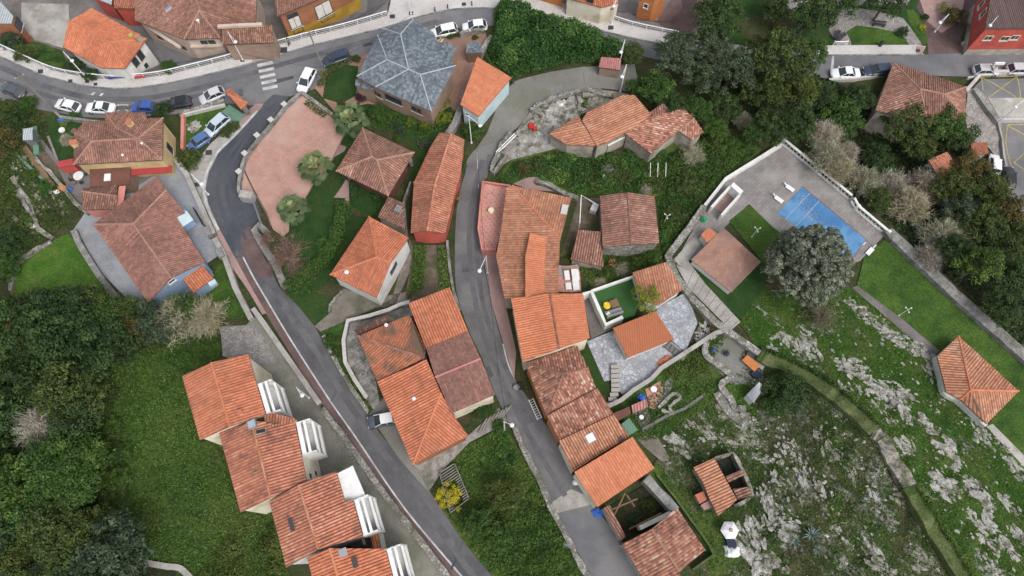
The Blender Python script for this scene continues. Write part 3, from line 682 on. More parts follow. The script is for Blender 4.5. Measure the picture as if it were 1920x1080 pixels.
def car(px, py, tail, nose, kind, paint, label, cat='car', group='parked cars', top=None):
    Ln, W, H, sh, body, glass, roof, tyre, rim, lampm, taill, mir, pl, g3 = car_parts(kind)
    rz = dirz(tail, nose); x, y, z = P(px, py, H * .55); z = gz(x, y)
    root = empty('parked_car' if kind != 'van' else 'parked_van', (x, y, z + .03), label, cat, group, rz)
    def pm(m, nm, paint=paint):
        k = (m.name, paint)
        if k not in PAINTED: c = m.copy(); c.materials.clear(); c.materials.append(MATS[paint]); PAINTED[k] = c
        o = bpy.data.objects.new(nm, PAINTED[k]); COL.objects.link(o); o.parent = root; return o
    pm(body, 'body'); pm(roof, 'roof_panel', top or paint)
    def ad(m, nm, loc, par=root):
        o = bpy.data.objects.new(nm, m); COL.objects.link(o); o.parent = par; o.location = loc; return o
    ad(glass, 'windows', (0, 0, 0))
    for sx in (-.60, .60):
        for sy in (-1, 1):
            w = ad(tyre, 'wheel', (sx * Ln / 2, sy * (W / 2 - .12), .32)); ad(rim, 'rim', (0, 0, 0), w)
    for sy in (-1, 1):
        ad(lampm, 'headlight', (Ln / 2 * .935, sy * W * .33, sh * .70)); ad(taill, 'taillight', (-Ln / 2 * .965, sy * W * .36, sh * .84))
        o = pm(mir, 'mirror'); o.location = (g3 * Ln / 2 - .18, sy * (W / 2 + .08), sh + .02)
    ad(pl, 'number_plate', (-Ln / 2 - .005, 0, .55)); ad(pl, 'number_plate', (Ln / 2 + .005, 0, .48))
    return root

# ------------------------------------------------------------------ street furniture
def lamp(base, head, label, h=6.5, group='street lamps', disc=True):
    x, y, z = P(*base); hx, hy, hz = PZ(head[0], head[1], z + h)
    d = Vector((hx - x, hy - y, 0)); L = min(d.length, 2.2); d = d.normalized() if d.length > .05 else Vector((1, 0, 0))
    e = Vector((x, y, z + h)) + d * max(L, .7)
    root = empty('street_lamp', (x, y, z), label, 'street lamp', group)
    MB().lathe((x, y, z), [(.16, 0), (.16, .25), (.09, .3), (.075, h * .5), (.055, h)], 8).build('pole', 'metal_white', root)
    MB().tube([(x, y, z + h - .35), tuple(Vector((x, y, z + h - .02)) + d * .25), tuple(e + Vector((0, 0, .02)))], .04, 6).build('arm', 'metal_white', root)
    MB().lathe((e.x, e.y, e.z - .12), [(.10, -.12), (.27, 0), (.29, .07), (.2, .15), (.05, .2)], 14).build('lamp_head', 'lamp_white', root, True)
    return root
def garden_lamp(base, head, label, h=2.6):
    x, y, z = P(*base); root = empty('garden_lamp', (x, y, z), label, 'garden lamp', 'garden lamps')
    MB().lathe((x, y, z), [(.14, 0), (.1, .3), (.05, .4), (.04, h)], 8).build('pole', 'metal_white', root)
    for k in range(3):
        a = k * 2.094 + .4; ex, ey = x + .42 * math.cos(a), y + .42 * math.sin(a)
        ar = MB().tube([(x, y, z + h - .1), (x + .2 * math.cos(a), y + .2 * math.sin(a), z + h + .12), (ex, ey, z + h + .05)], .03, 5).build('arm', 'metal_white', root)
        MB().lathe((ex, ey, z + h + .02), [(.03, 0), (.09, .05), (.11, .12), (.09, .19), (.02, .23)], 10).build('globe', 'lamp_white', ar, True)
    return root
def railing(px, label, h=1.0, mat='metal_white', sm=True, step=1.8, group=None, name='railing', bars=2, off=0.0, base_h=0.0):
    pts = [P(p[0], p[1]) for p in (curve(px, 5) if sm else px)]; fine = []; acc = 0
    for a, b in zip(pts, pts[1:]):
        L = math.hypot(b[0] - a[0], b[1] - a[1]); k = max(1, round(L / .9))
        fine += [(a[0] + (b[0] - a[0]) * i / k, a[1] + (b[1] - a[1]) * i / k) for i in range(k)]
    fine.append(pts[-1][:2]); q = [(x, y, gz(x, y) + base_h) for x, y in fine]; b0 = q[len(q) // 2]
    root = empty(name, b0, label, 'railing', group)
    MB().tube([(x, y, z + h) for x, y, z in q], .085, 6).build('top_rail', mat, root)
    for i in range(bars): MB().tube([(x, y, z + h * (i + .5) / (bars + .5)) for x, y, z in q], .025, 4).build('rail', mat, root)
    d = 0; last = -9; n = 0; post = MB().box((0, 0, h / 2), (.07, .07, h)); pm = bpy.data.meshes.new('post'); pm.from_pydata(post.v, [], post.f); pm.materials.append(MATS[mat])
    for i, (x, y, z) in enumerate(q):
        if i: d += math.hypot(x - q[i - 1][0], y - q[i - 1][1])
        if d - last >= step or i == len(q) - 1:
            o = bpy.data.objects.new('post', pm); COL.objects.link(o); o.parent = root; o.location = (x - b0[0], y - b0[1], z - b0[2]); last = d; n += 1
    return root
def utility_pole(base, top, label, h=8.5):
    x, y, z = P(*base); root = empty('utility_pole', (x, y, z), label, 'utility pole', 'utility poles')
    MB().lathe((x, y, z), [(.17, 0), (.14, h * .5), (.10, h)], 8).build('pole', 'wood_grey', root)
    a = MB(); a.box((x, y, z + h - .5), (1.5, .1, .1), .6); a.build('crossarm', 'wood_grey', root)
    for s in (-.6, 0, .6): MB().lathe((x + s * math.cos(.6), y + s * math.sin(.6), z + h - .45), [(.04, 0), (.06, .08), (.03, .16)], 6).build('insulator', 'plaster_white', root)
def cable(p, q, label, h1=6.5, h2=6.5, r=.022):
    a, b = Vector(P(p[0], p[1], h1)), Vector(P(q[0], q[1], h2)); L = (b - a).length
    pts = [a.lerp(b, i / 12) - Vector((0, 0, L * .02 * 4 * (i / 12) * (1 - i / 12))) for i in range(13)]
    return tag(MB().tube(pts, r, 4).build('overhead_cable', 'rubber', base=tuple(a)), label, 'cable', 'overhead cables')

# ------------------------------------------------------------------ plants
def quads(C, Nn, s, rng, asp=.62):
    """one small leaf-like quad per centre, facing Nn"""
    n = len(C); r = rng.normal(size=(n, 3)); a = np.cross(Nn, r); a /= np.linalg.norm(a, axis=1)[:, None] + 1e-9; b = np.cross(Nn, a); b /= np.linalg.norm(b, axis=1)[:, None] + 1e-9
    s = np.asarray(s).reshape(-1, 1) * np.ones((n, 1)); a = a * s * .5; b = b * s * .5 * asp
    V = np.stack([C - a, C - b * .9, C + a, C + b * .9], 1).reshape(-1, 3); F = np.arange(4 * n).reshape(n, 4); return V, F
def crown_mesh(name, mat, seed, Rd=4.0, H=5.0, clumps=60, per=70, leaf=.42, rc=.26, up=.5, cone=0.0, wv=1.0):
    """many small leaves in clumps spread through a domed crown; base of the crown at z = 0"""
    rng = np.random.default_rng(seed); C = []; Nn = []; Tn = []
    lob = rng.uniform(0, 6.28, 3)
    for i in range(clumps):
        th = rng.uniform(0, 2 * math.pi); ph = math.acos(rng.uniform(-.25, 1)); sh = rng.uniform(.62, 1.0) if rng.random() < .8 else rng.uniform(.2, .6)
        wob = 1 + wv * (.12 * math.sin(3 * th + lob[0]) + .10 * math.sin(5 * th + lob[1]) + .08 * math.sin(2 * th + lob[2]))
        zz = .38 + .62 * math.cos(ph) * sh if math.cos(ph) > 0 else .38 + .38 * math.cos(ph) * sh
        kk = (1 - cone * max(0, zz - .2))
        c = np.array([Rd * wob * kk * math.sin(ph) * sh * math.cos(th), Rd * wob * kk * math.sin(ph) * sh * math.sin(th), H * zz])
        r = Rd * rc * rng.uniform(.7, 1.35); m = int(per * rng.uniform(.7, 1.3)); d = rng.normal(size=(m, 3)); d /= np.linalg.norm(d, axis=1)[:, None]
        d[:, 2] = np.where(d[:, 2] < -.3, -d[:, 2], d[:, 2]); rr = r * rng.uniform(.55, 1.05, m)[:, None]
        C.append(c + d * rr * np.array([1, 1, .75])); nv = d + np.array([0, 0, up]) + rng.normal(size=(m, 3)) * .55; Nn.append(nv / np.linalg.norm(nv, axis=1)[:, None])
        Tn.append(np.clip(.46 + rng.normal() * .15 + rng.normal(size=m) * .17, 0, 1))
    C = np.concatenate(C); Nn = np.concatenate(Nn); Tn = np.concatenate(Tn)
    V, F = quads(C, Nn, leaf * rng.uniform(.6, 1.3, len(C)), rng); me = fastmesh(name, V, F, Tn); me.materials.append(MATS[mat]); return me
def twig_mesh(name, mat, seed, Rd=3.0, H=3.0, n=46, sub=16, th=.045, dome=.5):
    """bare branching twigs: thin tapered strips spreading from the stem"""
    rng = np.random.default_rng(seed); V = []; F = []; Tn = []
    def strip(a, b, w, t):
        d = b - a; s = np.cross(d, rng.normal(size=3)); s /= np.linalg.norm(s) + 1e-9; k = len(V)
        V.extend([a - s * w, a + s * w, b + s * w * .3, b - s * w * .3]); F.append((k, k + 1, k + 2, k + 3)); Tn.append(t)
    for i in range(n):
        th_ = rng.uniform(0, 6.283); el = rng.uniform(.15, 1.4); d = np.array([math.cos(th_) * math.cos(el), math.sin(th_) * math.cos(el), math.sin(el) * H / Rd]); L = Rd * rng.uniform(.7, 1.05)
        a = np.array([0, 0, H * .08]); pts = [a + d * L * t + rng.normal(size=3) * Rd * .05 * t + np.array([0, 0, -dome * L * .25 * t * t]) for t in np.linspace(0, 1, 5)]
        tb = rng.uniform(.2, .9)
        for j in range(4): strip(pts[j], pts[j + 1], th * (2.2 - .45 * j), tb)
        for _ in range(sub):
            j = rng.integers(1, 5); p = pts[j]; e = d + rng.normal(size=3) * .75; e /= np.linalg.norm(e); q = p + e * Rd * rng.uniform(.12, .34); q[2] = max(q[2], .05)
            strip(p, q, th, np.clip(tb + rng.normal() * .25, 0, 1))
            strip(q, q + (e + rng.normal(size=3) * .6) * Rd * .13, th * .7, np.clip(tb + rng.normal() * .3, 0, 1))
    me = fastmesh(name, np.array(V), np.array(F), np.array(Tn)); me.materials.append(MATS[mat]); return me
def trunk_mesh(name, mat, seed, H=5.0, r=.22, Rd=2.6):
    rnd = random.Random(seed); mb = MB(); mb.tube([(0, 0, -.4), (.05, .03, H * .4), (rnd.uniform(-.2, .2), rnd.uniform(-.2, .2), H * .75), (rnd.uniform(-.3, .3), rnd.uniform(-.3, .3), H)], r * 1.2, 8, r * .45)
    for k in range(6):
        a = k * 1.05 + rnd.uniform(-.3, .3); z = H * rnd.uniform(.45, .85); mb.tube([(0, 0, z), (Rd * .4 * math.cos(a), Rd * .4 * math.sin(a), z + H * .13), (Rd * .8 * math.cos(a), Rd * .8 * math.sin(a), z + H * .3)], r * .45, 5, r * .12)
    me = bpy.data.meshes.new(name); me.from_pydata(mb.v, [], mb.f)
    for p in me.polygons: p.use_smooth = True
    me.materials.append(MATS[mat]); return me
KIND = {}
def species(key, crowns, trunk, Rd, H, trunk_h):
    KIND[key] = (crowns, trunk, Rd, H, trunk_h)
TK = trunk_mesh('trunk', 'bark', 3)
TKP = trunk_mesh('trunk', 'bark_pale', 4)
def sp(key, mat, n=2, trunk=TK, **kw):
    species(key, [crown_mesh('crown', mat, 11 * i + sum(map(ord, key)), **kw) for i in range(n)], trunk, kw.get('Rd', 4.0), kw.get('H', 5.0), 2.5)
sp('dark', 'leaf_dark', 3, clumps=90, per=62, leaf=.40, rc=.22)
sp('mid', 'leaf_mid', 2, clumps=90, per=62, leaf=.40, rc=.22)
sp('olive', 'leaf_olive', 2, clumps=100, per=58, leaf=.36, rc=.20)
sp('grey', 'leaf_grey', 2, clumps=120, per=50, leaf=.36, rc=.18)
sp('silver', 'leaf_silver', 1, clumps=760, per=62, leaf=.21, rc=.08, Rd=3.8, H=5.6, wv=.25)
sp('autumn', 'leaf_autumn', 2, clumps=80, per=52, leaf=.38, rc=.22)
sp('yellow', 'leaf_yellow', 1, clumps=60, per=45, leaf=.38, rc=.24)
sp('bright', 'leaf_bright', 2, clumps=70, per=60, leaf=.40, rc=.24)
sp('conifer', 'leaf_fir', 1, clumps=80, per=60, leaf=.34, rc=.2, cone=.8, H=7.0)
sp('purple', 'leaf_purple', 1, clumps=60, per=60, leaf=.40, rc=.24)
sp('gold', 'leaf_gold', 1, clumps=50, per=44, leaf=.34, rc=.22)
species('bare', [twig_mesh('crown', 'twig', s_, 4.0, 4.4, 120, 34, .04) for s_ in (1, 2)], TKP, 4.0, 4.0, 1.5)
species('bare_green', [twig_mesh('crown', 'twig_green', s_, 4.0, 4.4, 130, 36, .045) for s_ in (3, 4)], TKP, 4.0, 4.0, 1.5)
species('bare_dark', [twig_mesh('crown', 'twig_brown', 9, 4.0, 3.4, 46, 20, .03)], TK, 4.0, 3.4, 1.2)
species('bare_red', [twig_mesh('crown', 'twig_red', s_, 4.0, 3.4, 64, 18, .022) for s_ in (5,)], TK, 4.0, 3.4, 1.2)
NT = [0]
def tree(kind, px, py, rpx, label, group=None, h=None, name='tree', cat='tree', flat=1.0, lift=1.0):
    """rpx = crown radius on the photo"""
    crowns, tk, Rd, H, th = KIND[kind]; rm = rpx / 14.3; k = rm / Rd; NT[0] += 1; rnd = random.Random(NT[0] * 7 + 1)
    ht = h if h is not None else max(.3, min(3.2, rm * .75)) * lift
    x, y, z = P(px, py, ht + H * k * flat * .45); z = gz(x, y)
    root = empty(name, (x, y, z), label, cat, group)
    c = bpy.data.objects.new('crown', crowns[NT[0] % len(crowns)]); COL.objects.link(c); c.parent = root; c.location = (0, 0, ht * .9); c.scale = (k, k, k * flat); c.rotation_euler = (0, 0, rnd.uniform(0, 6.28))
    if ht > .5:
        t = bpy.data.objects.new('trunk', tk); COL.objects.link(t); t.parent = root; s = (ht + H * k * .5) / 5.0; t.scale = (s * .9, s * .9, s); t.rotation_euler = (0, 0, rnd.uniform(0, 6.28))
    return root
def bush(kind, px, py, rpx, label, group=None, flat=.8, cat='shrub'):
    return tree(kind, px, py, rpx, label, group, h=.05, name='bush', cat=cat, flat=flat)
def poly_points(px, n, rng):
    poly = [P(*p)[:2] for p in px]; xs = [p[0] for p in poly]; ys = [p[1] for p in poly]; out = []
    while len(out) < n:
        x, y = rng.uniform(min(xs), max(xs)), rng.uniform(min(ys), max(ys))
        if inside(x, y, poly): out.append((x, y))
    return out, poly
def blanket(name, px, n, mat, label=None, leaf=.4, hgt=1.2, seed=1, mound=3.0, cat='undergrowth', spread=.55, holes=0.0, edge=1.5):
    """a mass of leaves over a patch of ground, heaped in mounds"""
    rng = np.random.default_rng(seed); pts, poly = poly_points(px, n, rng); mc, _ = poly_points(px, max(6, int(n / 160)), rng); mc = np.array(mc); mr = rng.uniform(.6, 1.4, len(mc)) * mound * .6; mh = rng.uniform(.35, 1.0, len(mc)); mt = rng.normal(size=len(mc)) * .14
    C = []; Nn = []; Tn = []
    for x, y in pts:
        d2 = ((mc - (x, y)) ** 2).sum(1); w = np.maximum(0, 1 - d2 / (mr * mr)); q = mh * np.sqrt(w); i = int(q.argmax()); top = q[i]
        if holes and top < .05 and rng.random() < holes: continue
        de = min(seg_d(x, y, poly[j - 1], poly[j]) for j in range(len(poly))); e = min(1, .25 + de / edge)
        z = gz(x, y) + hgt * e * (.12 + top) * rng.uniform(.5, 1.05) + .12
        C.append((x, y, z)); dx = (x - mc[i][0]) / mr[i] if top > 0 else 0; dy = (y - mc[i][1]) / mr[i] if top > 0 else 0
        Nn.append((dx * .9, dy * .9, .9)); Tn.append(.45 + mt[i] + rng.normal() * .17)
    C = np.array(C); Nn = np.array(Nn) + rng.normal(size=(len(C), 3)) * spread; Nn /= np.linalg.norm(Nn, axis=1)[:, None]
    V, F = quads(C, Nn, leaf * rng.uniform(.6, 1.35, len(C)), rng); me = fastmesh(name, V, F, np.clip(np.array(Tn), 0, 1)); me.materials.append(MATS[mat])
    o = link(name, me, mat); return tag(o, label, cat if label else None, kind='stuff')
def hedge(px, w, h, n, mat, label, name='hedge', seed=4, leaf=.26):
    rng = np.random.default_rng(seed); pts = [P(*p)[:2] for p in curve(px, 6)]; cum = [0]
    for a, b in zip(pts, pts[1:]): cum.append(cum[-1] + math.hypot(b[0] - a[0], b[1] - a[1]))
    C = []; Nn = []
    for _ in range(n):
        s = rng.uniform(0, cum[-1]); i = max(j for j in range(len(cum) - 1) if cum[j] <= s); t = (s - cum[i]) / (cum[i + 1] - cum[i]); a, b = pts[i], pts[i + 1]
        dx, dy = (b[0] - a[0]) / (cum[i + 1] - cum[i]), (b[1] - a[1]) / (cum[i + 1] - cum[i]); x, y = a[0] + dx * (s - cum[i]), a[1] + dy * (s - cum[i])
        k = rng.uniform(-1.6, 1.6); bump = .12 * math.sin(s * 1.7) + .1 * math.sin(s * 3.1)
        if abs(k) < 1: o, z, nn = k * w / 2, h * (1 + bump * .5), (0, 0, 1)
        else: o, z, nn = math.copysign(w / 2, k), h * (1.6 - abs(k)) / .6, (-dy * math.copysign(1, k), dx * math.copysign(1, k), .35)
        o *= 1 + bump; C.append((x - dy * o + rng.normal() * .07, y + dx * o + rng.normal() * .07, gz(x, y) + z + rng.normal() * .08)); Nn.append(nn)
    C = np.array(C); Nn = np.array(Nn) + rng.normal(size=(len(C), 3)) * .5; Nn /= np.linalg.norm(Nn, axis=1)[:, None]
    base = C[len(C) // 2] * [1, 1, 1]; V, F = quads(C, Nn, leaf * rng.uniform(.6, 1.3, len(C)), rng); me = fastmesh(name, V - base, F, np.clip(.45 + rng.normal(size=len(C)) * .2, 0, 1)); me.materials.append(MATS[mat])
    return tag(link(name, me, mat, None, tuple(base)), label, 'hedge')
def palm(px, py, rpx, label, h=3.2, seed=1, group='palm trees in the garden', bare=0.0):
    rnd = random.Random(seed); rm = rpx / 12.6; x, y, z = P(px, py, h); z = gz(x, y); root = empty('palm_tree', (x, y, z), label, 'palm tree', group)
    MB().lathe((x, y, z), [(.34, -.2), (.30, .3), (.24, h * .5), (.28, h * .85), (.2, h + .15)], 10).build('trunk', 'bark', root)
    V = []; F = []; Tn = []
    NF = 26
    for i in range(NF):
        a = i * 2.399 + rnd.uniform(-.2, .2); lay = (i + .5) / NF; el = 1.2 - 1.7 * lay; t = .8 - .6 * lay + rnd.uniform(-.28, .28)
        d = Vector((math.cos(a) * math.cos(el), math.sin(a) * math.cos(el), math.sin(el))); L = rm * (.42 + .2 * lay) * rnd.uniform(.92, 1.1); o = Vector((0, 0, h)); hub = o + d * L * (1.0 if el < .7 else .55)
        side = Vector((-math.sin(a), math.cos(a), 0)); k = len(V); V += [o - side * .04, o + side * .04, hub + side * .03, hub - side * .03]; F.append((k, k + 1, k + 2, k + 3)); Tn.append(.95)
        for j in range(9):
            w = (j - 4) / 4 * 1.35; dd = (d * math.cos(w) + side * math.sin(w)); ll = rm * .46 * rnd.uniform(.75, 1.0) * (1 - .12 * abs(w)); tip = hub + dd * ll + Vector((0, 0, -.35 * ll)); mid = hub + dd * ll * .55 + Vector((0, 0, -.06 * ll))
            sd = dd.cross(Vector((0, 0, 1))); sd = sd.normalized() * .15 * max(.6, rm / 2.4); k = len(V)
            V += [hub, mid - sd, tip, mid + sd]; F.append((k, k + 1, k + 2, k + 3)); Tn.append(min(1, max(0, t + rnd.uniform(-.12, .12))))
    me = fastmesh('fronds', np.array([tuple(v) for v in V]), np.array(F), np.array(Tn)); me.materials.append(MATS['leaf_palm']); link('fronds', me, 'leaf_palm', root); return root
def agave(px, py, rpx, label, seed):
    rnd = random.Random(seed); rm = rpx / 14.5; x, y, z = P(px, py); V = []; F = []
    for i in range(26):
        a = i * 2.399; el = 1.3 - 1.2 * i / 26; d = Vector((math.cos(a) * math.cos(el), math.sin(a) * math.cos(el), math.sin(el))); s = Vector((-math.sin(a), math.cos(a), 0)); L = rm * rnd.uniform(.8, 1.1); k = len(V)
        V += [d * .1 - s * .05, d * .1 + s * .05, d * L * .45 + s * .09, d * L, d * L * .45 - s * .09]; F += [(k, k + 1, k + 2, k + 4), (k + 4, k + 2, k + 3, k + 3)]
    me = bpy.data.meshes.new('agave'); me.from_pydata([tuple(v + Vector((0, 0, .1))) for v in V], [], [tuple(dict.fromkeys(f)) for f in F])
    at = me.attributes.new('tone', 'FLOAT', 'FACE'); at.data.foreach_set('value', [random.Random(i).random() for i in range(len(me.polygons))])
    return tag(link('agave', me, 'leaf_agave', None, (x, y, z)), label, 'agave', 'agaves on the rocky slope')
def tufts(name, px, n, mat='blade', size=.35, seed=2, h=.25, cat=None, label=None):
    rng = np.random.default_rng(seed); pts, _ = poly_points(px, n, rng)
    C = np.array([(x, y, gz(x, y) + .08 + h * rng.uniform(.3, 1.0)) for x, y in pts]); Nn = rng.normal(size=(n, 3)) * .6 + [0, 0, .8]; Nn /= np.linalg.norm(Nn, axis=1)[:, None]
    V, F = quads(C, Nn, size * rng.uniform(.5, 1.4, n), rng, .35); sm = np.array([math.sin(x * .35 + 1) * math.sin(y * .3) for x, y in pts]); me = fastmesh(name, V, F, np.clip(.42 + .16 * sm + rng.normal(size=n) * .2, 0, 1)); me.materials.append(MATS[mat])
    return tag(link(name, me, mat), label, cat, kind='stuff')
def rockmesh(seed, mat='rock', sub=2, sq=.5):
    rnd = random.Random(seed); bm = bmesh.new(); bmesh.ops.create_icosphere(bm, subdivisions=sub + 1, radius=1)
    fr = [(Vector((rnd.gauss(0, 1), rnd.gauss(0, 1), rnd.gauss(0, 1))).normalized(), rnd.uniform(.45, .85)) for _ in range(9)]
    ph = [rnd.uniform(0, 6) for _ in range(6)]
    for v in bm.verts:
        c = v.co.copy()
        for n, d in fr:
            k = c.dot(n)
            if k > d: c -= n * (k - d) * .9
        c *= 1 + .12 * math.sin(5 * c.x + ph[0]) * math.sin(4 * c.y + ph[1]) + .07 * math.sin(9 * c.x + ph[2]) * math.sin(8 * c.z + ph[3]) + rnd.uniform(-.03, .03)
        v.co = (c.x, c.y, c.z * sq)
    me = bpy.data.meshes.new('rock'); bm.to_mesh(me); bm.free(); me.materials.append(MATS[mat]); return me
ROCKS = [rockmesh(i, 'rock') for i in range(5)] + [rockmesh(i + 20, 'rock_brown') for i in range(3)]
def rock(px, py, l, w, ang, label, group='limestone outcrops on the slope', i=0, hgt=.8, cat='rock'):
    """an outcrop of several broken blocks in one mesh, drawn out along ang (photo degrees)"""
    x, y, z = P(px, py); rnd = random.Random(int(px * 3 + py)); co, si = math.cos(R(ang)), math.sin(R(ang)); V = []; F = []; nb = max(20, int(l * .9))
    L, Wd = l / 14, w / 14
    for k in range(nb):
        a = rnd.uniform(-.5, .5) * L; b = rnd.gauss(0, .28) * Wd; cx, cy = a * co - b * si, a * si + b * co; me = ROCKS[(i + k) % 5]; s = Wd * (rnd.uniform(.15, .30) if k < 7 else rnd.uniform(.05, .16)); st = rnd.uniform(1.0, 2.4); zz = gz(x + cx, y + cy) - z; ro = rnd.uniform(-.5, .5); c2, s2 = math.cos(R(ang) + ro), math.sin(R(ang) + ro); n0 = len(V)
        for v in me.vertices:
            j = 1 + .13 * math.sin(v.index * 12.9 + k); vx, vy, vz = v.co.x * s * st * j, v.co.y * s * j, v.co.z * s * hgt * 1.3 * j; V.append((cx + vx * c2 - vy * s2, cy + vx * s2 + vy * c2, zz + vz + s * .12 + .08))
        F += [tuple(q + n0 for q in p.vertices) for p in me.polygons]
    me = bpy.data.meshes.new('rock_outcrop'); me.from_pydata(V, [], F)
    return tag(link('rock_outcrop', me, 'rock' if i < 5 else 'rock_brown', None, (x, y, z)), label, cat, group)
def rubble(name, px, n, smin, smax, label, mat='rock', seed=3, aniso=None):
    """many small stones as one mass"""
    rng = np.random.default_rng(seed); pts, _ = poly_points(px, n, rng); V = []; F = []; rnd = random.Random(seed); T8 = []
    for r_ in ROCKS[:5]: T8.append(([v.co.copy() for v in r_.vertices], [tuple(p.vertices) for p in r_.polygons]))
    ico = bmesh.new(); bmesh.ops.create_icosphere(ico, subdivisions=1, radius=1); iv = [v.co.copy() for v in ico.verts]; fi = [tuple(v.index for v in f.verts) for f in ico.faces]; ico.free()
    for x, y in pts:
        s = smin * (smax / smin) ** (rnd.random() ** 2); k = len(V); a = rnd.uniform(0, 3.14) if aniso is None else aniso + rnd.uniform(-.5, .5); co, si = math.cos(a), math.sin(a); st = rnd.uniform(1, 2); z = gz(x, y)
        for v in iv:
            j = 1 + rnd.uniform(-.3, .3); vx, vy = v.x * s * st * j, v.y * s * j; V.append((x + vx * co - vy * si, y + vx * si + vy * co, z + v.z * s * .6 * j + s * .1 + .08))
        F += [tuple(q + k for q in f) for f in fi]
    me = bpy.data.meshes.new(name); me.from_pydata(V, [], F); return tag(link(name, me, mat), label, 'rubble', kind='stuff')
# ================================================================== THE GROUND
_v = [(GX0 + i * G, GY0 + j * G, HG[i][j]) for i in range(GNX + 1) for j in range(GNY + 1)]
_id = lambda i, j: i * (GNY + 1) + j
_f = []
for i in range(GNX):
    for j in range(GNY): _f += [(_id(i, j), _id(i + 1, j), _id(i + 1, j + 1)), (_id(i, j), _id(i + 1, j + 1), _id(i, j + 1))]
gx = MB(); gx.add(_v, _f)
X1, Y1 = GX0 + GNX * G, GY0 + GNY * G; FAR = 2500
for q in ([(-FAR, -FAR), (FAR, -FAR), (FAR, GY0), (-FAR, GY0)], [(-FAR, Y1), (FAR, Y1), (FAR, FAR), (-FAR, FAR)], [(-FAR, GY0), (GX0, GY0), (GX0, Y1), (-FAR, Y1)], [(X1, GY0), (FAR, GY0), (FAR, Y1), (X1, Y1)]):
    gx.add([(x, y, gz(x, y) - .3) for x, y in q], [(0, 1, 2, 3)])
tag(gx.build('ground', 'scrub'), kind='structure')

# village ground north of the main road
drape('village_paving', [(-160, -160), (-160, 40), (0, 86), (48, 108), (112, 133), (187, 146), (300, 141), (425, 110), (655, 48), (727, 27), (733, -160)], 'concrete_dark')
drape('village_paving', [(1000, -160), (1000, -3), (1075, 8), (1132, 29), (1185, 47), (1270, 65), (1330, 60), (1400, -160)], 'concrete_dark')
drape('garden_grass', [(-60, 40), (20, 50), (60, 76), (115, 94), (128, 122), (110, 133), (48, 108), (-60, 70)], 'meadow')
drape('yard_paving', [(40, 5), (128, 8), (130, 40), (118, 90), (62, 74), (40, 45)], 'concrete')
drape('lane', [(250, 60), (300, 110), (330, 130), (425, 105), (520, 80), (512, 70), (430, 90), (360, 95), (300, 55), (262, 35)], 'asphalt')
drape('lane', [(650, 47), (700, 25), (730, 5), (733, -60), (690, -60), (655, 10)], 'asphalt_lane')
drape('lane', [(1225, 40), (1268, 62), (1300, 62), (1345, -60), (1295, -60)], 'brown_paving')
# park north-east
drape('park_lawn', [(1330, -60), (1345, 70), (1420, 95), (1557, 86), (1700, 86), (1730, 60), (1760, -60)], 'lawn_dark')
drape('park_lawn', [(1380, 40), (1480, 10), (1500, 60), (1490, 80), (1395, 80)], 'scrub')
drape('park_path', [(1545, 30), (1577, 11), (1640, 20), (1693, 34), (1706, 50), (1730, 85), (1705, 86), (1697, 72), (1678, 60), (1610, 48), (1590, 58), (1597, 86), (1570, 86), (1556, 60)], 'cobbles')
drape('park_path', [(1420, -60), (1460, 10), (1490, 20), (1500, 10), (1700, 10), (1740, -60)], 'cobbles')
drape('park_lawn', [(1586, 60), (1606, 48), (1640, 52), (1680, 60), (1700, 74), (1698, 86), (1600, 86)], 'lawn')
drape('park_lawn', [(1700, 18), (1712, 18), (1735, 45), (1741, 75), (1735, 86), (1728, 80), (1706, 45)], 'lawn')
drape('square', [(1718, 12), (1750, -60), (1850, -60), (1830, 20), (1800, 70), (1812, 101), (1741, 104), (1738, 70), (1735, 45)], 'brown_paving')
drape('square', [(1705, -60), (1820, -60), (1800, 40), (1765, 62), (1738, 40)], 'pink_paving')
# main road and its pavements
drape('main_road', curve([(-160, 40), (-60, 78), (0, 106), (75, 139), (132, 155), (180, 164), (245, 166), (312, 157), (390, 140), (480, 117), (580, 87), (715, 54), (775, 35), (830, 21), (875, 16), (925, 16), (1017, 26), (1095, 47), (1135, 60), (1225, 80), (1330, 98), (1440, 104), (1557, 104), (1717, 103), (1810, 100), (2060, 98)], 3) + [(2060, 143), (1815, 144), (1670, 140), (1560, 148), (1440, 140), (1300, 125), (1215, 108), (1130, 85), (1060, 62), (1000, 50), (940, 47), (905, 50), (870, 60), (820, 68), (770, 75), (700, 102), (650, 123), (612, 141), (596, 165), (562, 176), (543, 181), (513, 177), (495, 193), (470, 198), (430, 194), (365, 208), (330, 214), (285, 217), (220, 222), (160, 220), (110, 212), (60, 203), (0, 190), (-60, 178), (-160, 150)], 'asphalt')
drape('pavement', curve([(-160, 15), (-60, 62), (0, 88), (48, 110), (112, 136), (187, 148), (232, 149), (300, 143), (362, 129), (425, 113), (480, 97), (567, 73), (655, 51), (727, 30)], 3) + [(732, 8), (745, -100), (990, -100), (1007, 0)] + curve([(1075, 10), (1132, 31), (1185, 49), (1270, 67), (1330, 80), (1440, 88), (1557, 86), (1717, 85)], 3) + [(1735, 88), (1728, 103)] + curve([(1717, 103), (1557, 104), (1440, 104), (1330, 98), (1225, 80), (1135, 60), (1095, 47), (1017, 26), (925, 16), (875, 16), (830, 21), (775, 35), (715, 54), (580, 87), (480, 117), (390, 140), (312, 157), (245, 166), (180, 164), (132, 155), (75, 139), (0, 106), (-60, 78), (-160, 40)], 3), 'concrete_pale', .13)
drape('pavement', [(1812, 101), (1800, 84), (1805, 78), (1830, 84), (2060, 82), (2060, 98)], 'concrete_pale', .13)
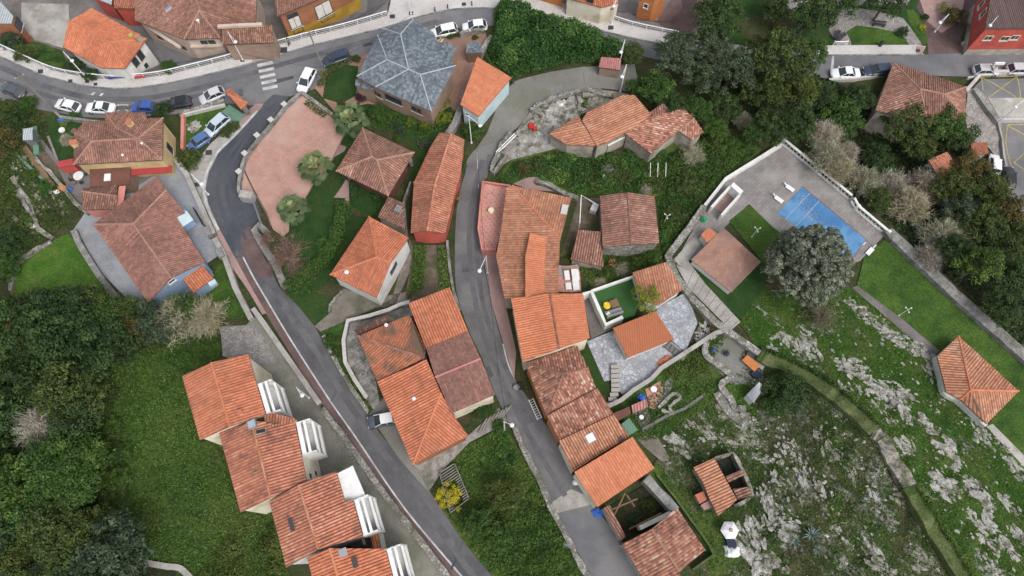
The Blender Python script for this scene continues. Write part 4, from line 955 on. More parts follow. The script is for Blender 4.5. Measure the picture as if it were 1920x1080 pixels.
for q in ([(470, 100), (513, 88), (515, 104), (474, 117)], [(1800, 84), (1812, 82), (1826, 90), (1828, 100), (1812, 101)], [(1717, 87), (1733, 89), (1729, 102), (1717, 102)]): drape('pavement_crossing', q, 'tile_pink_flat' if False else 'pink_paving', .137)
def kerb(px, sm=True):
    pts = [P(*p)[:2] for p in (curve(px, 3) if sm else px)]; o = strip_xy(pts, .22); mb = MB(); m = len(pts); V = []
    for i in range(m):
        l, r = o[i], o[2 * m - 1 - i]; z = gz(*pts[i]); V += [(l[0], l[1], z - .05), (l[0], l[1], z + .142), (r[0], r[1], z + .142), (r[0], r[1], z - .05)]
    mb.add(V, [f for i in range(m - 1) for f in ((i * 4 + 4, i * 4, i * 4 + 1, i * 4 + 5), (i * 4 + 5, i * 4 + 1, i * 4 + 2, i * 4 + 6), (i * 4 + 6, i * 4 + 2, i * 4 + 3, i * 4 + 7))])
    return tag(mb.build('kerb', 'stone_grey'), kind='structure')
kerb([(-160, 40), (-60, 78), (0, 106), (75, 139), (132, 155), (180, 164), (245, 166), (312, 157), (390, 140), (480, 117), (580, 87), (715, 54), (775, 35), (830, 21), (875, 16), (925, 16), (1017, 26), (1095, 47), (1135, 60), (1225, 80), (1330, 98), (1440, 104), (1557, 104), (1717, 103), (1729, 103)])
# lower-left road
drape('dark_lane', curve([(487, 207), (440, 258), (410, 288), (392, 323), (386, 353), (391, 383), (403, 410), (412, 430), (427, 458), (443, 487)], 3) + [(457, 500), (490, 500), (478, 455), (470, 430), (490, 405), (482, 376), (448, 372), (442, 350), (443, 322), (454, 292), (478, 260), (503, 232), (527, 203), (542, 181), (513, 177), (495, 193)], 'asphalt_new')
drape('side_pavement', [(495, 194), (487, 207), (440, 258), (410, 288), (392, 323), (386, 353), (391, 383), (403, 410), (412, 430), (400, 440), (375, 384), (348, 330), (352, 316), (372, 300), (395, 270), (430, 240), (458, 213), (472, 203)], 'concrete', .09)
drape('side_pavement', [(412, 430), (443, 487), (475, 545), (500, 588), (492, 590), (466, 545), (420, 480), (400, 440)], 'pink_paving', .10)
drape('corner_pavement', [(455, 217), (480, 195), (494, 195), (486, 208), (462, 236), (452, 232)], 'pink_paving', .095)
drape('lower_road', [(440, 480), (455, 482), (470, 510), (487, 540), (547, 640), (620, 753), (665, 817), (760, 955), (865, 1080), (920, 1145), (985, 1145), (935, 1095), (870, 1017), (805, 920), (710, 810), (692, 777), (635, 692), (590, 612), (560, 575), (524, 540), (500, 490), (480, 452), (470, 425), (455, 430)], 'asphalt_low')
drape('lower_road', [(480, 452), (468, 425), (452, 440), (456, 470), (472, 505), (500, 530), (513, 515), (500, 490)], 'brown_paving')
drape('brown_strip', [(438, 484), (456, 483), (487, 540), (547, 640), (620, 753), (665, 817), (760, 955), (865, 1080), (900, 1130), (880, 1140), (842, 1080), (722, 924), (642, 812), (602, 757), (530, 640), (497, 585), (472, 540)], 'brown_paving')
for nm_, pts, w in (('road_marking', [(483, 209), (440, 256), (408, 287), (389, 323), (383, 353), (388, 385), (399, 411), (411, 432)], .34), ('road_marking', [(456, 482), (470, 510), (487, 540), (547, 640), (620, 753), (665, 817), (760, 955), (865, 1080), (905, 1130)], .2), ('road_marking', [(436, 482), (452, 510), (472, 543), (484, 565)], .2)): line(nm_, pts, w, 'road_paint', .155 if w > .3 else None)
for q in ([(150, 176), (176, 178), (172, 182), (148, 181)], [(176, 173), (180, 173), (170, 182), (165, 182)], [(190, 175), (195, 175), (187, 185), (182, 185)], [(1560, 104), (1564, 104), (1562, 140), (1556, 142)]): drape('road_marking', q, 'road_paint')
for a, b in (((219, 197), (241, 209)), ((241, 197), (219, 209)), ((219, 197), (241, 197))): line('road_marking', [a, b], .12, 'cream_paint', smooth_=False)
for q in ([(680, 82), (699, 76), (698, 84), (681, 89)], [(640, 90), (652, 87), (652, 91), (641, 94)], [(447, 168), (455, 167), (457, 180), (449, 181)], [(515, 150), (551, 142), (550, 148), (514, 158)]): drape('road_patch', q, 'asphalt_new')
for q in ([(640, 715), (621, 753)], [(636, 720), (622, 752)], [(868, 1018), (846, 1068)], [(392, 365), (445, 351)]): line('road_patch', q, .3, 'asphalt_new', smooth_=False)
for cx, cy, s in ((77, 135, 5), (133, 153, 4), (164, 154, 3.5), (180, 159, 3.5), (532, 95, 7), (455, 114, 4), (736, 32, 5), (771, 26, 4), (870, 9, 4), (1145, 53, 5), (1842, 94, 4), (1720, 96, 4), (500, 620, 7), (718, 955, 5), (727, 948, 4), (392, 287, 6), (370, 347, 5)): drape('manhole', [(cx - s, cy - s * .7), (cx + s, cy - s * .8), (cx + s, cy + s * .7), (cx - s, cy + s * .8)], 'metal_dark' if s > 3.4 else 'black', .16 if cy < 160 or cx < 400 else None)
# middle lane
drape('middle_lane', curve([(1190, 120), (1160, 122), (1118, 125), (1070, 127), (1003, 142), (967, 152), (958, 158)], 3) + [(930, 195), (928, 212), (913, 250), (893, 279), (938, 264), (967, 243), (987, 220)] + curve([(997, 200), (1037, 182), (1078, 170), (1128, 166), (1200, 175)], 3), 'concrete_lane')
for q in ([(922, 243), (943, 254)], [(905, 258), (940, 263)], [(966, 195), (986, 210)], [(1007, 152), (1033, 178)], [(1094, 137), (1096, 160)]): line('lane_joint', q, .07, 'dirt_path', smooth_=False)
drape('middle_lane', [(893, 279), (882, 290)] + curve([(875, 302), (872, 327), (862, 358), (856, 397), (853, 455), (853, 500), (855, 540), (862, 570), (880, 622), (905, 675), (927, 735), (953, 788), (975, 830), (1005, 882), (1042, 957), (1067, 1010), (1097, 1060), (1140, 1140)], 3) + [(1240, 1140), (1210, 1090), (1197, 1080), (1167, 1017), (1115, 950), (1077, 890), (1055, 855), (1037, 813), (1012, 782), (987, 743), (965, 713), (943, 648), (922, 572), (908, 500), (902, 457), (897, 422), (900, 373), (906, 340), (913, 333), (920, 305), (933, 277), (938, 264)], 'asphalt_lane')
drape('lane_patch', [(1035, 942), (1070, 917), (1107, 932), (1112, 945), (1045, 962)], 'concrete')
drape('lane_patch', [(1045, 962), (1112, 945), (1167, 1017), (1197, 1080), (1235, 1140), (1142, 1140), (1098, 1060), (1068, 1008)], 'asphalt')
drape('lane_patch', [(953, 770), (975, 760), (1010, 800), (1040, 850), (1015, 840), (985, 812)], 'asphalt')
line('road_marking', [(943, 645), (952, 680), (965, 714)], .18, 'road_paint')
line('road_marking', [(895, 285), (896, 330), (899, 372)], .08, 'road_paint')
for pts, w in (([(500, 520), (562, 610), (640, 735), (720, 850), (830, 1000), (905, 1105)], .75), ([(530, 575), (600, 672), (672, 780), (752, 890), (850, 1020)], .6)): line('wheel_track', pts, w, 'asphalt_track')
for pts, w in (([(500, 202), (452, 262), (424, 300), (408, 350), (420, 405), (452, 470)], .6), ([(515, 195), (470, 250), (440, 300), (425, 345), (436, 400), (462, 450)], .5)): line('wheel_track', pts, w, 'asphalt_worn')
for pts, w in (([(0, 125), (75, 158), (160, 182), (250, 186), (330, 175), (430, 150), (560, 112), (700, 74), (820, 40)], .9), ([(0, 150), (90, 180), (180, 202), (280, 198), (380, 178)], .7)): line('wheel_track', pts, w, 'asphalt_track')
for pts, w in (([(905, 300), (885, 380), (880, 460), (890, 560), (915, 650), (950, 735), (1000, 830), (1060, 930)], .7), ([(918, 290), (896, 380), (894, 470), (906, 570), (935, 660), (975, 740), (1015, 810)], .6)): line('wheel_track', pts, w, 'asphalt_track')
for q in ([(958, 760), (975, 752), (1000, 790), (985, 800)], [(864, 480), (878, 478), (880, 510), (866, 512)], [(905, 690), (918, 686), (926, 705), (914, 712)]): drape('lane_patch', q, 'asphalt_low')
drape('bare_soil', [(150, 655), (180, 640), (215, 648), (210, 665), (170, 672)], 'dirt'); drape('bare_soil', curve([(160, 940), (180, 965), (200, 1010), (235, 1045), (225, 1060), (190, 1040), (165, 1000), (150, 960)], 3), 'dirt'); drape('bare_soil', curve([(160, 790), (185, 800), (200, 860), (190, 920), (172, 900), (165, 840)], 3), 'scrub')
for q in ([(0, 330), (45, 310), (85, 360), (120, 395), (75, 420), (30, 390)], [(40, 255), (75, 262), (120, 320), (100, 340), (60, 300)]): drape('bare_soil', curve(q + q[:1], 3)[:-1], 'dirt')
for k in range(5): # zebra crossing
    y = 120 + k * 11; drape('road_marking', [(482 + k * 2.6, y + 1), (511 + k * 2.2, y - 5), (512.5 + k * 2.2, y + .5), (483.5 + k * 2.6, y + 6.5)], 'road_paint')
drape('yard_slab', [(1103, 184), (1146, 180), (1138, 196), (1104, 208)], 'concrete'); drape('yard_ash', curve([(1030, 205), (1055, 190), (1085, 188), (1080, 210), (1055, 235), (1035, 228), (1030, 205)], 3)[:-1], 'stone_grey'); drape('yard_ash', [(965, 262), (990, 240), (1012, 222), (1020, 232), (985, 268)], 'dirt_path')
# brick plaza raised above the dark lane
PLAZA = [(563, 171), (627, 217), (645, 250), (623, 297), (606, 320), (588, 342), (568, 377), (553, 400), (542, 418), (541, 432), (530, 443), (512, 430), (500, 400), (488, 375), (472, 360), (455, 358), (450, 340), (453, 322), (463, 295), (484, 264), (511, 233), (536, 203)]
slab('brick_plaza', PLAZA, .45, 'plaza_brick', 1.0)
drape('garden_lawn', [(627, 217), (690, 232), (682, 240), (632, 320), (655, 350), (650, 400), (625, 455), (600, 500), (560, 545), (535, 535), (500, 455), (530, 444), (588, 342), (646, 251)], 'lawn_dark')
drape('garden_path', [(628, 268), (650, 276), (646, 284), (622, 298)], 'pink_paving'); drape('garden_path', [(649, 337), (660, 345), (656, 382), (644, 383), (648, 372), (626, 371), (640, 352)], 'pink_paving')
drape('garden_lawn', [(655, 345), (735, 370), (712, 408), (690, 405), (655, 385)], 'lawn_dark'); drape('garden_lawn', [(645, 405), (690, 410), (640, 490), (600, 545), (560, 545), (630, 470)], 'lawn_dark')
drape('hedge_bed', [(745, 250), (800, 225), (830, 245), (800, 330), (775, 345), (780, 285)], 'lawn_dark')
drape('house_paving', [(590, 165), (612, 140), (650, 122), (690, 100), (720, 60), (850, 62), (905, 50), (915, 75), (880, 150), (850, 240), (810, 235), (690, 215), (640, 225)], 'tan_paver')
drape('front_lawn', [(605, 185), (612, 140), (650, 122), (672, 125), (668, 180), (640, 195)], 'lawn_dark')
drape('garden_soil', [(640, 205), (690, 195), (740, 205), (810, 220), (845, 200), (852, 215), (838, 240), (760, 245), (690, 235)], 'lawn_dark')
drape('dirt_yard', [(645, 541), (617, 570), (620, 586), (590, 612), (601, 622), (655, 600), (705, 577), (735, 560), (768, 450), (778, 470), (770, 505), (740, 575), (770, 570), (775, 545), (700, 560)], 'dirt_path')
drape('grass_patch', [(535, 545), (580, 545), (617, 560), (615, 588), (590, 610), (560, 575)], 'lawn_dark')
drape('garden_plot', [(775, 460), (840, 460), (848, 540), (770, 570), (760, 560)], 'dirt'); drape('grass_patch', [(602, 622), (650, 603), (640, 640), (650, 690), (690, 750), (690, 775), (640, 695)], 'meadow')
drape('stone_yard', [(652, 600), (765, 568), (775, 592), (672, 628), (705, 715), (715, 770), (690, 765), (650, 685), (643, 640)], 'old_stone_floor')
drape('dirt_yard', [(692, 777), (720, 745), (745, 790), (775, 872), (800, 905), (805, 925), (750, 862)], 'concrete_lane')
drape('dirt_yard', [(775, 870), (880, 815), (935, 765), (955, 790), (880, 830), (832, 880), (805, 920)], 'old_stone_floor')
drape('grass_bank', [(832, 880), (880, 832), (945, 800), (985, 860), (1010, 905), (1045, 985), (1085, 1060), (1130, 1140), (985, 1140), (920, 1075), (870, 1017), (810, 925)], 'meadow')
# left gardens and yards
drape('garden_lawn', [(90, 222), (160, 228), (140, 260), (140, 302), (105, 305), (95, 260)], 'lawn_dark'); drape('triangle_lawn', [(342, 213), (420, 196), (428, 202), (395, 240), (372, 280), (342, 275)], 'lawn')
drape('green_paving', [(415, 212), (430, 197), (462, 218), (445, 232), (425, 232)], 'green_paint')
drape('yard_paving', [(110, 318), (140, 300), (330, 300), (325, 330), (240, 395), (150, 395)], 'concrete_dark')
drape('house_yard', [(300, 322), (327, 300), (350, 328), (375, 384), (400, 440), (410, 480), (385, 497), (410, 525), (365, 562), (290, 584), (240, 562), (180, 500), (138, 432), (160, 400), (200, 390)], 'yard_grey')
drape('left_lawn', [(30, 500), (60, 470), (130, 438), (180, 510), (238, 572), (200, 568), (110, 560), (20, 565)], 'lawn_bright')
drape('left_lawn', [(408, 500), (420, 492), (470, 595), (420, 600), (380, 570)], 'lawn')
drape('dirt_slope', [(-60, 300), (40, 250), (100, 330), (150, 400), (60, 470), (-60, 480)], 'scrub')
drape('forecourt', [(414, 612), (462, 610), (480, 590), (518, 640), (598, 757), (642, 812), (722, 925), (842, 1080), (880, 1140), (720, 1140), (480, 690), (418, 668)], 'yard_green')
drape('forecourt', [(414, 614), (460, 612), (478, 610), (500, 640), (518, 680), (480, 682), (466, 668), (418, 668)], 'cobbles')
drape('meadow', [(165, 680), (260, 655), (400, 618), (414, 640), (416, 668), (345, 700), (376, 830), (412, 820), (450, 965), (506, 945), (540, 1070), (580, 1140), (340, 1140), (335, 1070), (235, 1050), (205, 960), (160, 800)], 'meadow')
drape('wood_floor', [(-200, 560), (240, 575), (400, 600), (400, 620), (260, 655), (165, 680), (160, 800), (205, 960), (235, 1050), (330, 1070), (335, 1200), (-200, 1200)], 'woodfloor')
# slope north of the centre, pool terrace, right lawns
drape('green_slope', [(925, 50), (1000, 52), (1130, 88), (1215, 110), (1200, 120), (1118, 122), (1003, 140), (958, 150), (925, 120), (905, 100)], 'scrub')
drape('stony_yard', [(1000, 203), (1040, 186), (1130, 170), (1180, 176), (1090, 215), (1030, 250), (1060, 275), (960, 300), (925, 320), (940, 285), (965, 250)], 'old_stone_floor')
drape('green_slope', [(930, 335), (960, 300), (1060, 275), (1210, 290), (1330, 240), (1430, 280), (1320, 385), (1250, 480), (1230, 370), (1120, 365), (1080, 370), (960, 345)], 'meadow')
drape('garden_ground', [(1068, 372), (1125, 365), (1130, 470), (1240, 465), (1280, 500), (1190, 515), (1100, 560), (1050, 520), (1050, 450)], 'scrub')
drape('dirt_yard', [(1085, 372), (1125, 372), (1128, 434), (1085, 434), (1070, 488), (1052, 480)], 'dirt')
drape('steep_bank', [(1290, 490), (1357, 427), (1440, 500), (1430, 560), (1390, 600), (1320, 540)], 'lawn_dark')
drape('hill_grass', [(1385, 605), (1430, 545), (1600, 540), (1757, 668), (1775, 740), (1850, 800), (1925, 900), (2080, 1050), (2080, 1200), (1860, 1200), (1805, 1080), (1710, 917), (1660, 825), (1570, 740), (1480, 685), (1425, 662)], 'hill')
drape('right_lawn', [(1620, 480), (1662, 448), (1780, 545), (1925, 672), (2080, 810), (2080, 1040), (1925, 895), (1850, 798), (1900, 740), (1797, 640), (1757, 668), (1690, 610), (1605, 540)], 'lawn')
drape('lawn_path', [(1597, 540), (1606, 536), (1690, 598), (1760, 658), (1750, 670), (1680, 612)], 'concrete_dark'); drape('lawn_path', [(1848, 800), (1860, 795), (1925, 860), (2000, 930), (2000, 955), (1925, 882)], 'concrete')
drape('hill_rough', [(1225, 870), (1290, 780), (1420, 660), (1480, 690), (1570, 745), (1640, 815), (1700, 917), (1760, 1015), (1800, 1080), (1840, 1200), (1240, 1200), (1200, 1100), (1330, 1040), (1262, 930)], 'hill_rough')
drape('grass_strip', [(1205, 880), (1235, 870), (1300, 960), (1360, 960), (1400, 1040), (1330, 1100), (1318, 1020), (1262, 935)], 'meadow')
DECK = [(1465, 272), (1592, 378), (1602, 393), (1657, 442), (1612, 490), (1560, 505), (1448, 428), (1403, 384), (1358, 427), (1300, 488), (1266, 492), (1322, 388), (1362, 337)]
POOL = [(1504, 350), (1624, 450), (1590, 494), (1456, 400)]
# deck laid round the pool basin
drape('pool_deck', [(1465, 272), (1592, 378), (1602, 393), (1657, 442), (1612, 490), (1592, 496), (1625, 450), (1504, 349), (1455, 400), (1480, 420), (1448, 428), (1403, 384), (1358, 427), (1300, 488), (1266, 492), (1322, 388), (1362, 337)], 'deck_paver')
drape('pool_deck', [(1480, 420), (1455, 401), (1591, 496), (1560, 506), (1448, 428)], 'deck_paver')
drape('pool_lawn', [(1366, 415), (1405, 384), (1450, 428), (1500, 462), (1450, 520), (1428, 490)], 'lawn')
def pool():
    w = [P(*p) for p in POOL]; zt = sum(p[2] for p in w) / 4; c = [sum(p[i] for p in w) / 4 for i in (0, 1)]
    root = empty('swimming_pool', (c[0], c[1], zt), 'blue rectangular swimming pool sunk in the grey paved terrace', 'swimming pool')
    xy = [p[:2] for p in w]; o = MB(); ins = []; q = xy; n = 4
    def off(d):
        r = []
        for i in range(n):
            a, b, cc = Vector(q[i - 1]), Vector(q[i]), Vector(q[(i + 1) % n]); e1 = (b - a).normalized(); e2 = (cc - b).normalized(); s = 1 if sum(q[k - 1][0] * q[k][1] - q[k][0] * q[k - 1][1] for k in range(n)) > 0 else -1
            n1 = Vector((-e1.y, e1.x)) * s; n2 = Vector((-e2.y, e2.x)) * s; m = n1 + n2; r.append(tuple(b + m * (d / m.dot(n1))))
        return r
    a, b = off(-.45), off(.02)
    V = [(x, y, zt + .03) for x, y in a] + [(x, y, zt + .10) for x, y in a] + [(x, y, zt + .10) for x, y in b] + [(x, y, zt - .2) for x, y in b]
    F = [f for i in range(4) for j in ((i + 1) % 4,) for f in ((i, j, j + 4, i + 4), (i + 4, j + 4, j + 8, i + 8), (i + 8, j + 8, j + 12, i + 12))]
    MB().add(V, F).build('coping', 'tan_paver', root)
    MB().prism(off(.03), zt - .4, zt + .06).build('water', 'water', root)
    e = [Vector((*p, zt + .062)) for p in off(.05)]
    for t in (.12, .27): # rope lines across the water
        pa, pb = e[0].lerp(e[1], t), e[3].lerp(e[2], t); MB().tube([pa, pb], .03, 5).build('rope', 'plaster_paleblue', root)
    for s in (0, .06): # ladder at the far short end
        x, y = e[1].lerp(e[2], .25 + s).xy; MB().tube([(x, y, zt - .2), (x, y, zt + .7), (x + .35, y + .2, zt + .75), (x + .5, y + .3, zt + .1)], .035, 5).build('ladder_rail', 'metal_white', root)
    rnd = random.Random(4); V = []; F = []
    for k in range(240): # leaf litter afloat
        g = rnd.choice(((.3, .45), (.5, .6), (.12, .25))); s, t = rnd.gauss(g[0], .07), rnd.gauss(g[1], .12)
        if not (0.02 < s < .97 and .03 < t < .95): continue
        c0 = e[0].lerp(e[1], s); c1 = e[3].lerp(e[2], s); p = c0.lerp(c1, t); r = rnd.uniform(.04, .11); k0 = len(V); an = rnd.uniform(0, 3); V += [(p.x + r * math.cos(an + i * 1.57), p.y + r * math.sin(an + i * 1.57) * .6, zt + .066) for i in range(4)]; F.append((k0, k0 + 1, k0 + 2, k0 + 3))
    tag(MB().add(V, F).build('floating_leaves', 'plaster_old'), 'pale leaf litter floating in patches on the blue pool', 'leaf litter', kind='stuff')
pool()
# terraced garden paved in pale blue stone
for nm_, q, h in (('stone_terrace', [(1100, 640), (1150, 620), (1178, 668), (1196, 664), (1180, 700), (1165, 735), (1150, 712), (1133, 715)], .25), ('stone_terrace', [(1178, 672), (1200, 664), (1228, 700), (1167, 740), (1160, 730)], .15), ('stone_terrace', [(1200, 664), (1258, 640), (1290, 650), (1228, 702)], .2), ('stone_terrace', [(1232, 578), (1282, 550), (1298, 577), (1308, 605), (1285, 660), (1262, 640), (1230, 586)], .5)): slab(nm_, q, h, 'crazy_paving')
drape('side_yard', [(1092, 548), (1108, 545), (1135, 608), (1150, 616), (1108, 636)], 'concrete_dark')
drape('dark_passage', [(1085, 650), (1107, 642), (1140, 715), (1150, 745), (1120, 735)], 'lawn_dark')
drape('garden_bed', [(1140, 760), (1230, 705), (1290, 650), (1365, 625), (1420, 660), (1350, 740), (1250, 820), (1190, 830), (1170, 800)], 'meadow')
drape('dirt_terrace', [(1335, 650), (1360, 630), (1395, 640), (1430, 690), (1430, 720), (1410, 735), (1370, 720), (1340, 690)], 'concrete_lane')
drape('play_lawn', [(1352, 725), (1372, 722), (1395, 720), (1420, 735), (1405, 765), (1375, 765)], 'lawn_bright')
drape('garden_path', [(1232, 760), (1245, 720), (1258, 705), (1262, 720), (1255, 735), (1252, 755), (1235, 765)], 'concrete_lane'); drape('brick_patio', [(1210, 730), (1238, 715), (1245, 728), (1238, 745), (1228, 768), (1218, 765)], 'terrace_tile')
drape('concrete_pad', [(1190, 775), (1212, 765), (1226, 800), (1205, 812)], 'concrete_dark'); drape('dirt_yard', [(1190, 820), (1230, 815), (1255, 858), (1240, 865), (1210, 840)], 'dirt_path')
drape('concrete_ramp', [(1304, 442), (1262, 488), (1290, 540), (1370, 620), (1388, 604), (1322, 533), (1290, 490), (1314, 458)], 'concrete')
for k in range(9): t = k / 8; line('ramp_joint', [(1288 + 78 * t, 536 + 82 * t), (1300 + 86 * t, 508 + 92 * t)], .08, 'concrete_dark', smooth_=False)
drape('lane_pavement', [(904, 470), (930, 470), (946, 562), (968, 660), (964, 712), (944, 645), (922, 570)], 'pink_paving')
# right: car court
drape('court_paving', [(1825, 165), (1840, 150), (2080, 145), (2080, 420), (1900, 420), (1870, 300), (1860, 230)], 'asphalt'); drape('court_gravel', [(1812, 170), (1830, 165), (1878, 235), (1872, 300), (1850, 275), (1815, 260), (1808, 215)], 'cobbles')
drape('court_slab', [(1852, 185), (2080, 184), (2080, 222), (1873, 223)], 'concrete')
for a, b in (((1838, 146), (1906, 144)), ((1838, 146), (1842, 170)), ((1838, 146), (1910, 190)), ((1905, 145), (1852, 185)), ((1905, 145), (1911, 190)), ((1815, 142), (1832, 142)), ((1888, 235), (1930, 234)), ((1888, 235), (1900, 330)), ((1888, 236), (1950, 270)), ((1900, 306), (1950, 260)), ((1900, 306), (1950, 340))): line('yellow_marking', [a, b], .12, 'yellow_paint', smooth_=False)
# ================================================================== HOUSES (letters: lower case = eaves, capitals = ridge)
h = House('house', 'white house with bright orange hipped roof standing below the curved main road at upper left', 'house', {'a': (118, 88), 'B': (129, 41), 'c': (172, 15), 'd': (275, 73), 'e': (234, 129), 'f': (188, 127), 'G': (205, 79)}, ['Bcd' + 'G', 'Gde', 'BGef' + 'a'], 'tile_new', 'plaster_white', 5.4, 7.0, .45, tile=.3)
h.win(253, 115, .9, 1.9, frame='wood', pane='glass'); h.win(263, 103, .9, 1.9, frame='wood'); h.win(274, 123, .5, .7, frame='metal_dark'); h.chimney(262, 76, .8, .7, 1.0, 'plaster_old', 'terracotta'); h.chimney(250, 72, .5, .5, .7, 'yellow', 'yellow_paint')
h.part_box('awning', 222, 142, 2.6, (3.0, .9, .12), 'awning_blue', dirz((207, 142), (237, 140), 2.6)); h.part_box('awning', 262, 142, 2.4, (1.6, .8, .1), 'awning_red', .2)
h = House('house', 'large old brown tiled house with a pointed bay roof at top left', 'house', {'a': (253, -30), 'b': (253, 39), 'c': (268, 44), 'd': (345, 74), 'E': (374, 20), 'F': (360, -30), 'g': (413, 72), 'h': (415, 52), 'i': (480, 41), 'j': (482, -30)}, ['Fab' + 'cdE', 'Edg', 'Egh', 'FEhij'], 'tile_old', 'plaster_beige', 5.6, 7.6, .5, tile=.34)
h.skylight(317, 18, .7, 1.1); h.chimney(373, 42, .35, .35, .6, 'plaster_white', round_=True); h.win(390, 79, 2.4, 1.0, frame='cream_paint', pane='glass'); h.win(300, 70, .8, .9, frame='wood'); h.win(325, 82, .8, .9, frame='wood'); h.win(345, 90, .8, .9, frame='wood')
h.part_box('cornice', 388, 84, 3.6, (5.0, .9, .25), 'plaster_beige', .05); h.part_box('cornice', 305, 68, 3.9, (7.6, .5, .2), 'plaster_beige', dirz((275, 50), (340, 82), 4))
h = House('lean_to_house', 'low brown tiled lean-to house with pink parapet beside the large old house at top left', 'house', {'a': (417, 53), 'b': (511, 47), 'C': (419, 84), 'D': (512, 80)}, ['abDC'], 'tile_dark', 'plaster_tan', 5.0, 4.0, .2, tile=.34)
h.part_box('parapet', 450, 48, 5.3, (6.6, .5, .4), 'plaster_beige', .06)
h = House('house', 'red brown tiled house strip at the top edge, left of the large old house', 'house', {'a': (214, 16), 'b': (253, 16), 'c': (253, -30), 'd': (214, -30)}, ['abcd'], 'tile_mixed', 'plaster_red', 4.2, 4.2, .2)
h = House('workshop', 'low pale blue grey ribbed roof workshop at the top edge at upper left', 'workshop', {'a': (172, -6), 'b': (209, 9), 'c': (213, -30), 'd': (165, -30)}, ['abcd'], 'sheet_metal', 'plaster_red', 4.2, 4.4, .15, tile=.3, amp=.03)
h = House('building', 'blue grey clad building with salmon brick end at the top left corner', 'building', {'a': (-40, 10), 'b': (-2, 0), 'c': (25, 30), 'd': (22, 44), 'e': (-40, 44)}, ['abcde'], 'sheet_metal', 'plaster_terracotta', 5.0, 5.0, .1, tile=.5, amp=.02)
h.win(35, 46, 1.6, 1.4, frame='metal_dark')
h = House('apartment_house', 'terracotta and ochre house with tall white shuttered windows beside the road at top', 'house', {'a': (511, -30), 'b': (520, 31), 'c': (590, 2), 'd': (672, -44), 'E': (530, -50)}, ['abcdE'], 'tile_old', 'plaster_terracotta', 6.6, 8.0, .35, tile=.26)
h.win(553, 41, 1.7, 2.4, pane='shutter', frame='metal_dark'); h.win(559, 57, 1.5, .8, pane='shutter', frame='metal_dark', sill=False); h.win(607, 18, 2.6, 2.7, pane='shutter', frame='metal_dark'); h.win(614, 32, 2.4, .9, pane='shutter', frame='metal_dark', sill=False); h.win(548, 29, 1.6, .7, frame='metal_dark', sill=False)
def plinth(H, mat, ht):
    mb = MB(); n = len(H.ins)
    for i in range(n):
        a, b = H.ins[i - 1], H.ins[i]; e = Vector((b.x - a.x, b.y - a.y, 0)); 
        if e.length < .3: continue
        e.normalize(); nn = Vector((e.y, -e.x, 0)) * .03; a2, b2 = a + nn, b + nn; mb.add([(a2.x, a2.y, H.zb), (b2.x, b2.y, H.zb), (b2.x, b2.y, H.z0 + ht), (a2.x, a2.y, H.z0 + ht)], [(0, 1, 2, 3)])
    mb.build('plinth', mat, H.root)
plinth(h, 'plaster_ochre', 2.4)
mb = MB(); cx, cy, cz = P(638, 18); mb.lathe((cx - 2.6, cy + 3.6, cz), [(3.4, -.3), (3.4, 2.2), (3.42, 2.25), (3.3, 6.0)], 24); mb.build('round_bay', 'plaster_ochre', h.root)
# slate villa
h = House('villa', 'big brown villa under a grey slate hipped roof with white ridges', 'villa', {'D': (726, 112), 'C': (766, 130), 'E': (751, 64), 'F': (788, 140), 'a': (708, 66), 'b': (669, 143), 'c': (704, 163), 'g': (809, 209), 'k': (854, 123), 'm': (716, 53), 'n': (775, 36), 'o': (812, 60), 'p': (836, 104)}, ['aDb', 'bDCc', 'cCFg', 'gFk', 'CEnopkF', 'mEn', 'amEC' + 'D'], 'slate', 'plaster_tan', 5.2, 7.2, .5, tile=.32, amp=0, capmat='lead')
h.win(707, 176, 1.5, 1.0, frame='wood'); h.win(738, 187, 2.6, 1.2, frame='metal_dark', name='window'); h.win(781, 206, 1.6, 1.2, frame='wood')
h = House('garage', 'flat grey slate porch with white gutter on the east side of the slate villa', 'annex', {'a': (818, 92), 'b': (834, 76), 'c': (857, 88), 'd': (842, 117)}, ['abcd'], 'slate', 'plaster_tan', 3.4, 3.4, .1, tile=.4, amp=0)
h = House('porch', 'narrow blue grey lean-to porch at the west corner of the slate villa', 'annex', {'a': (667, 148), 'b': (702, 164), 'c': (700, 172), 'd': (666, 160)}, ['abcd'], 'slate', 'plaster_tan', 3.4, 3.0, .1, tile=.4, amp=0)
h = House('shed', 'small grey slate roofed shed against the wall above the orange trapezoid roof', 'shed', {'a': (876, 80), 'b': (899, 78), 'c': (905, 98), 'd': (874, 99)}, ['abcd'], 'slate', 'wood', 2.6, 2.4, .15, tile=.4, amp=0)
h = House('house', 'pale blue cottage under a bright orange trapezoid single pitch roof', 'house', {'A': (895, 107), 'b': (959, 146), 'c': (897, 219), 'D': (863, 196)}, ['AbcD'], 'tile_bright', 'plaster_paleblue', 3.8, 5.0, .25, tile=.42)
h.win(876, 214, .5, .5)
h = House('granary', 'square old granary with dark brown pyramid tiled roof in the garden behind the palms', 'granary', {'a': (680, 240), 'b': (777, 286), 'c': (728, 368), 'd': (630, 321), 'E': (697, 294), 'F': (707, 300)}, ['abFE', 'bcF', 'cdEF', 'daE'], 'tile_old', 'wood_red', 4.6, 6.4, 1.1, tile=.4)
for q in ((655, 318), (728, 352), (770, 290)): h.part_box('pillar', q[0], q[1] + 14, .9, (.5, .5, 1.8), 'stone_grey', .5)
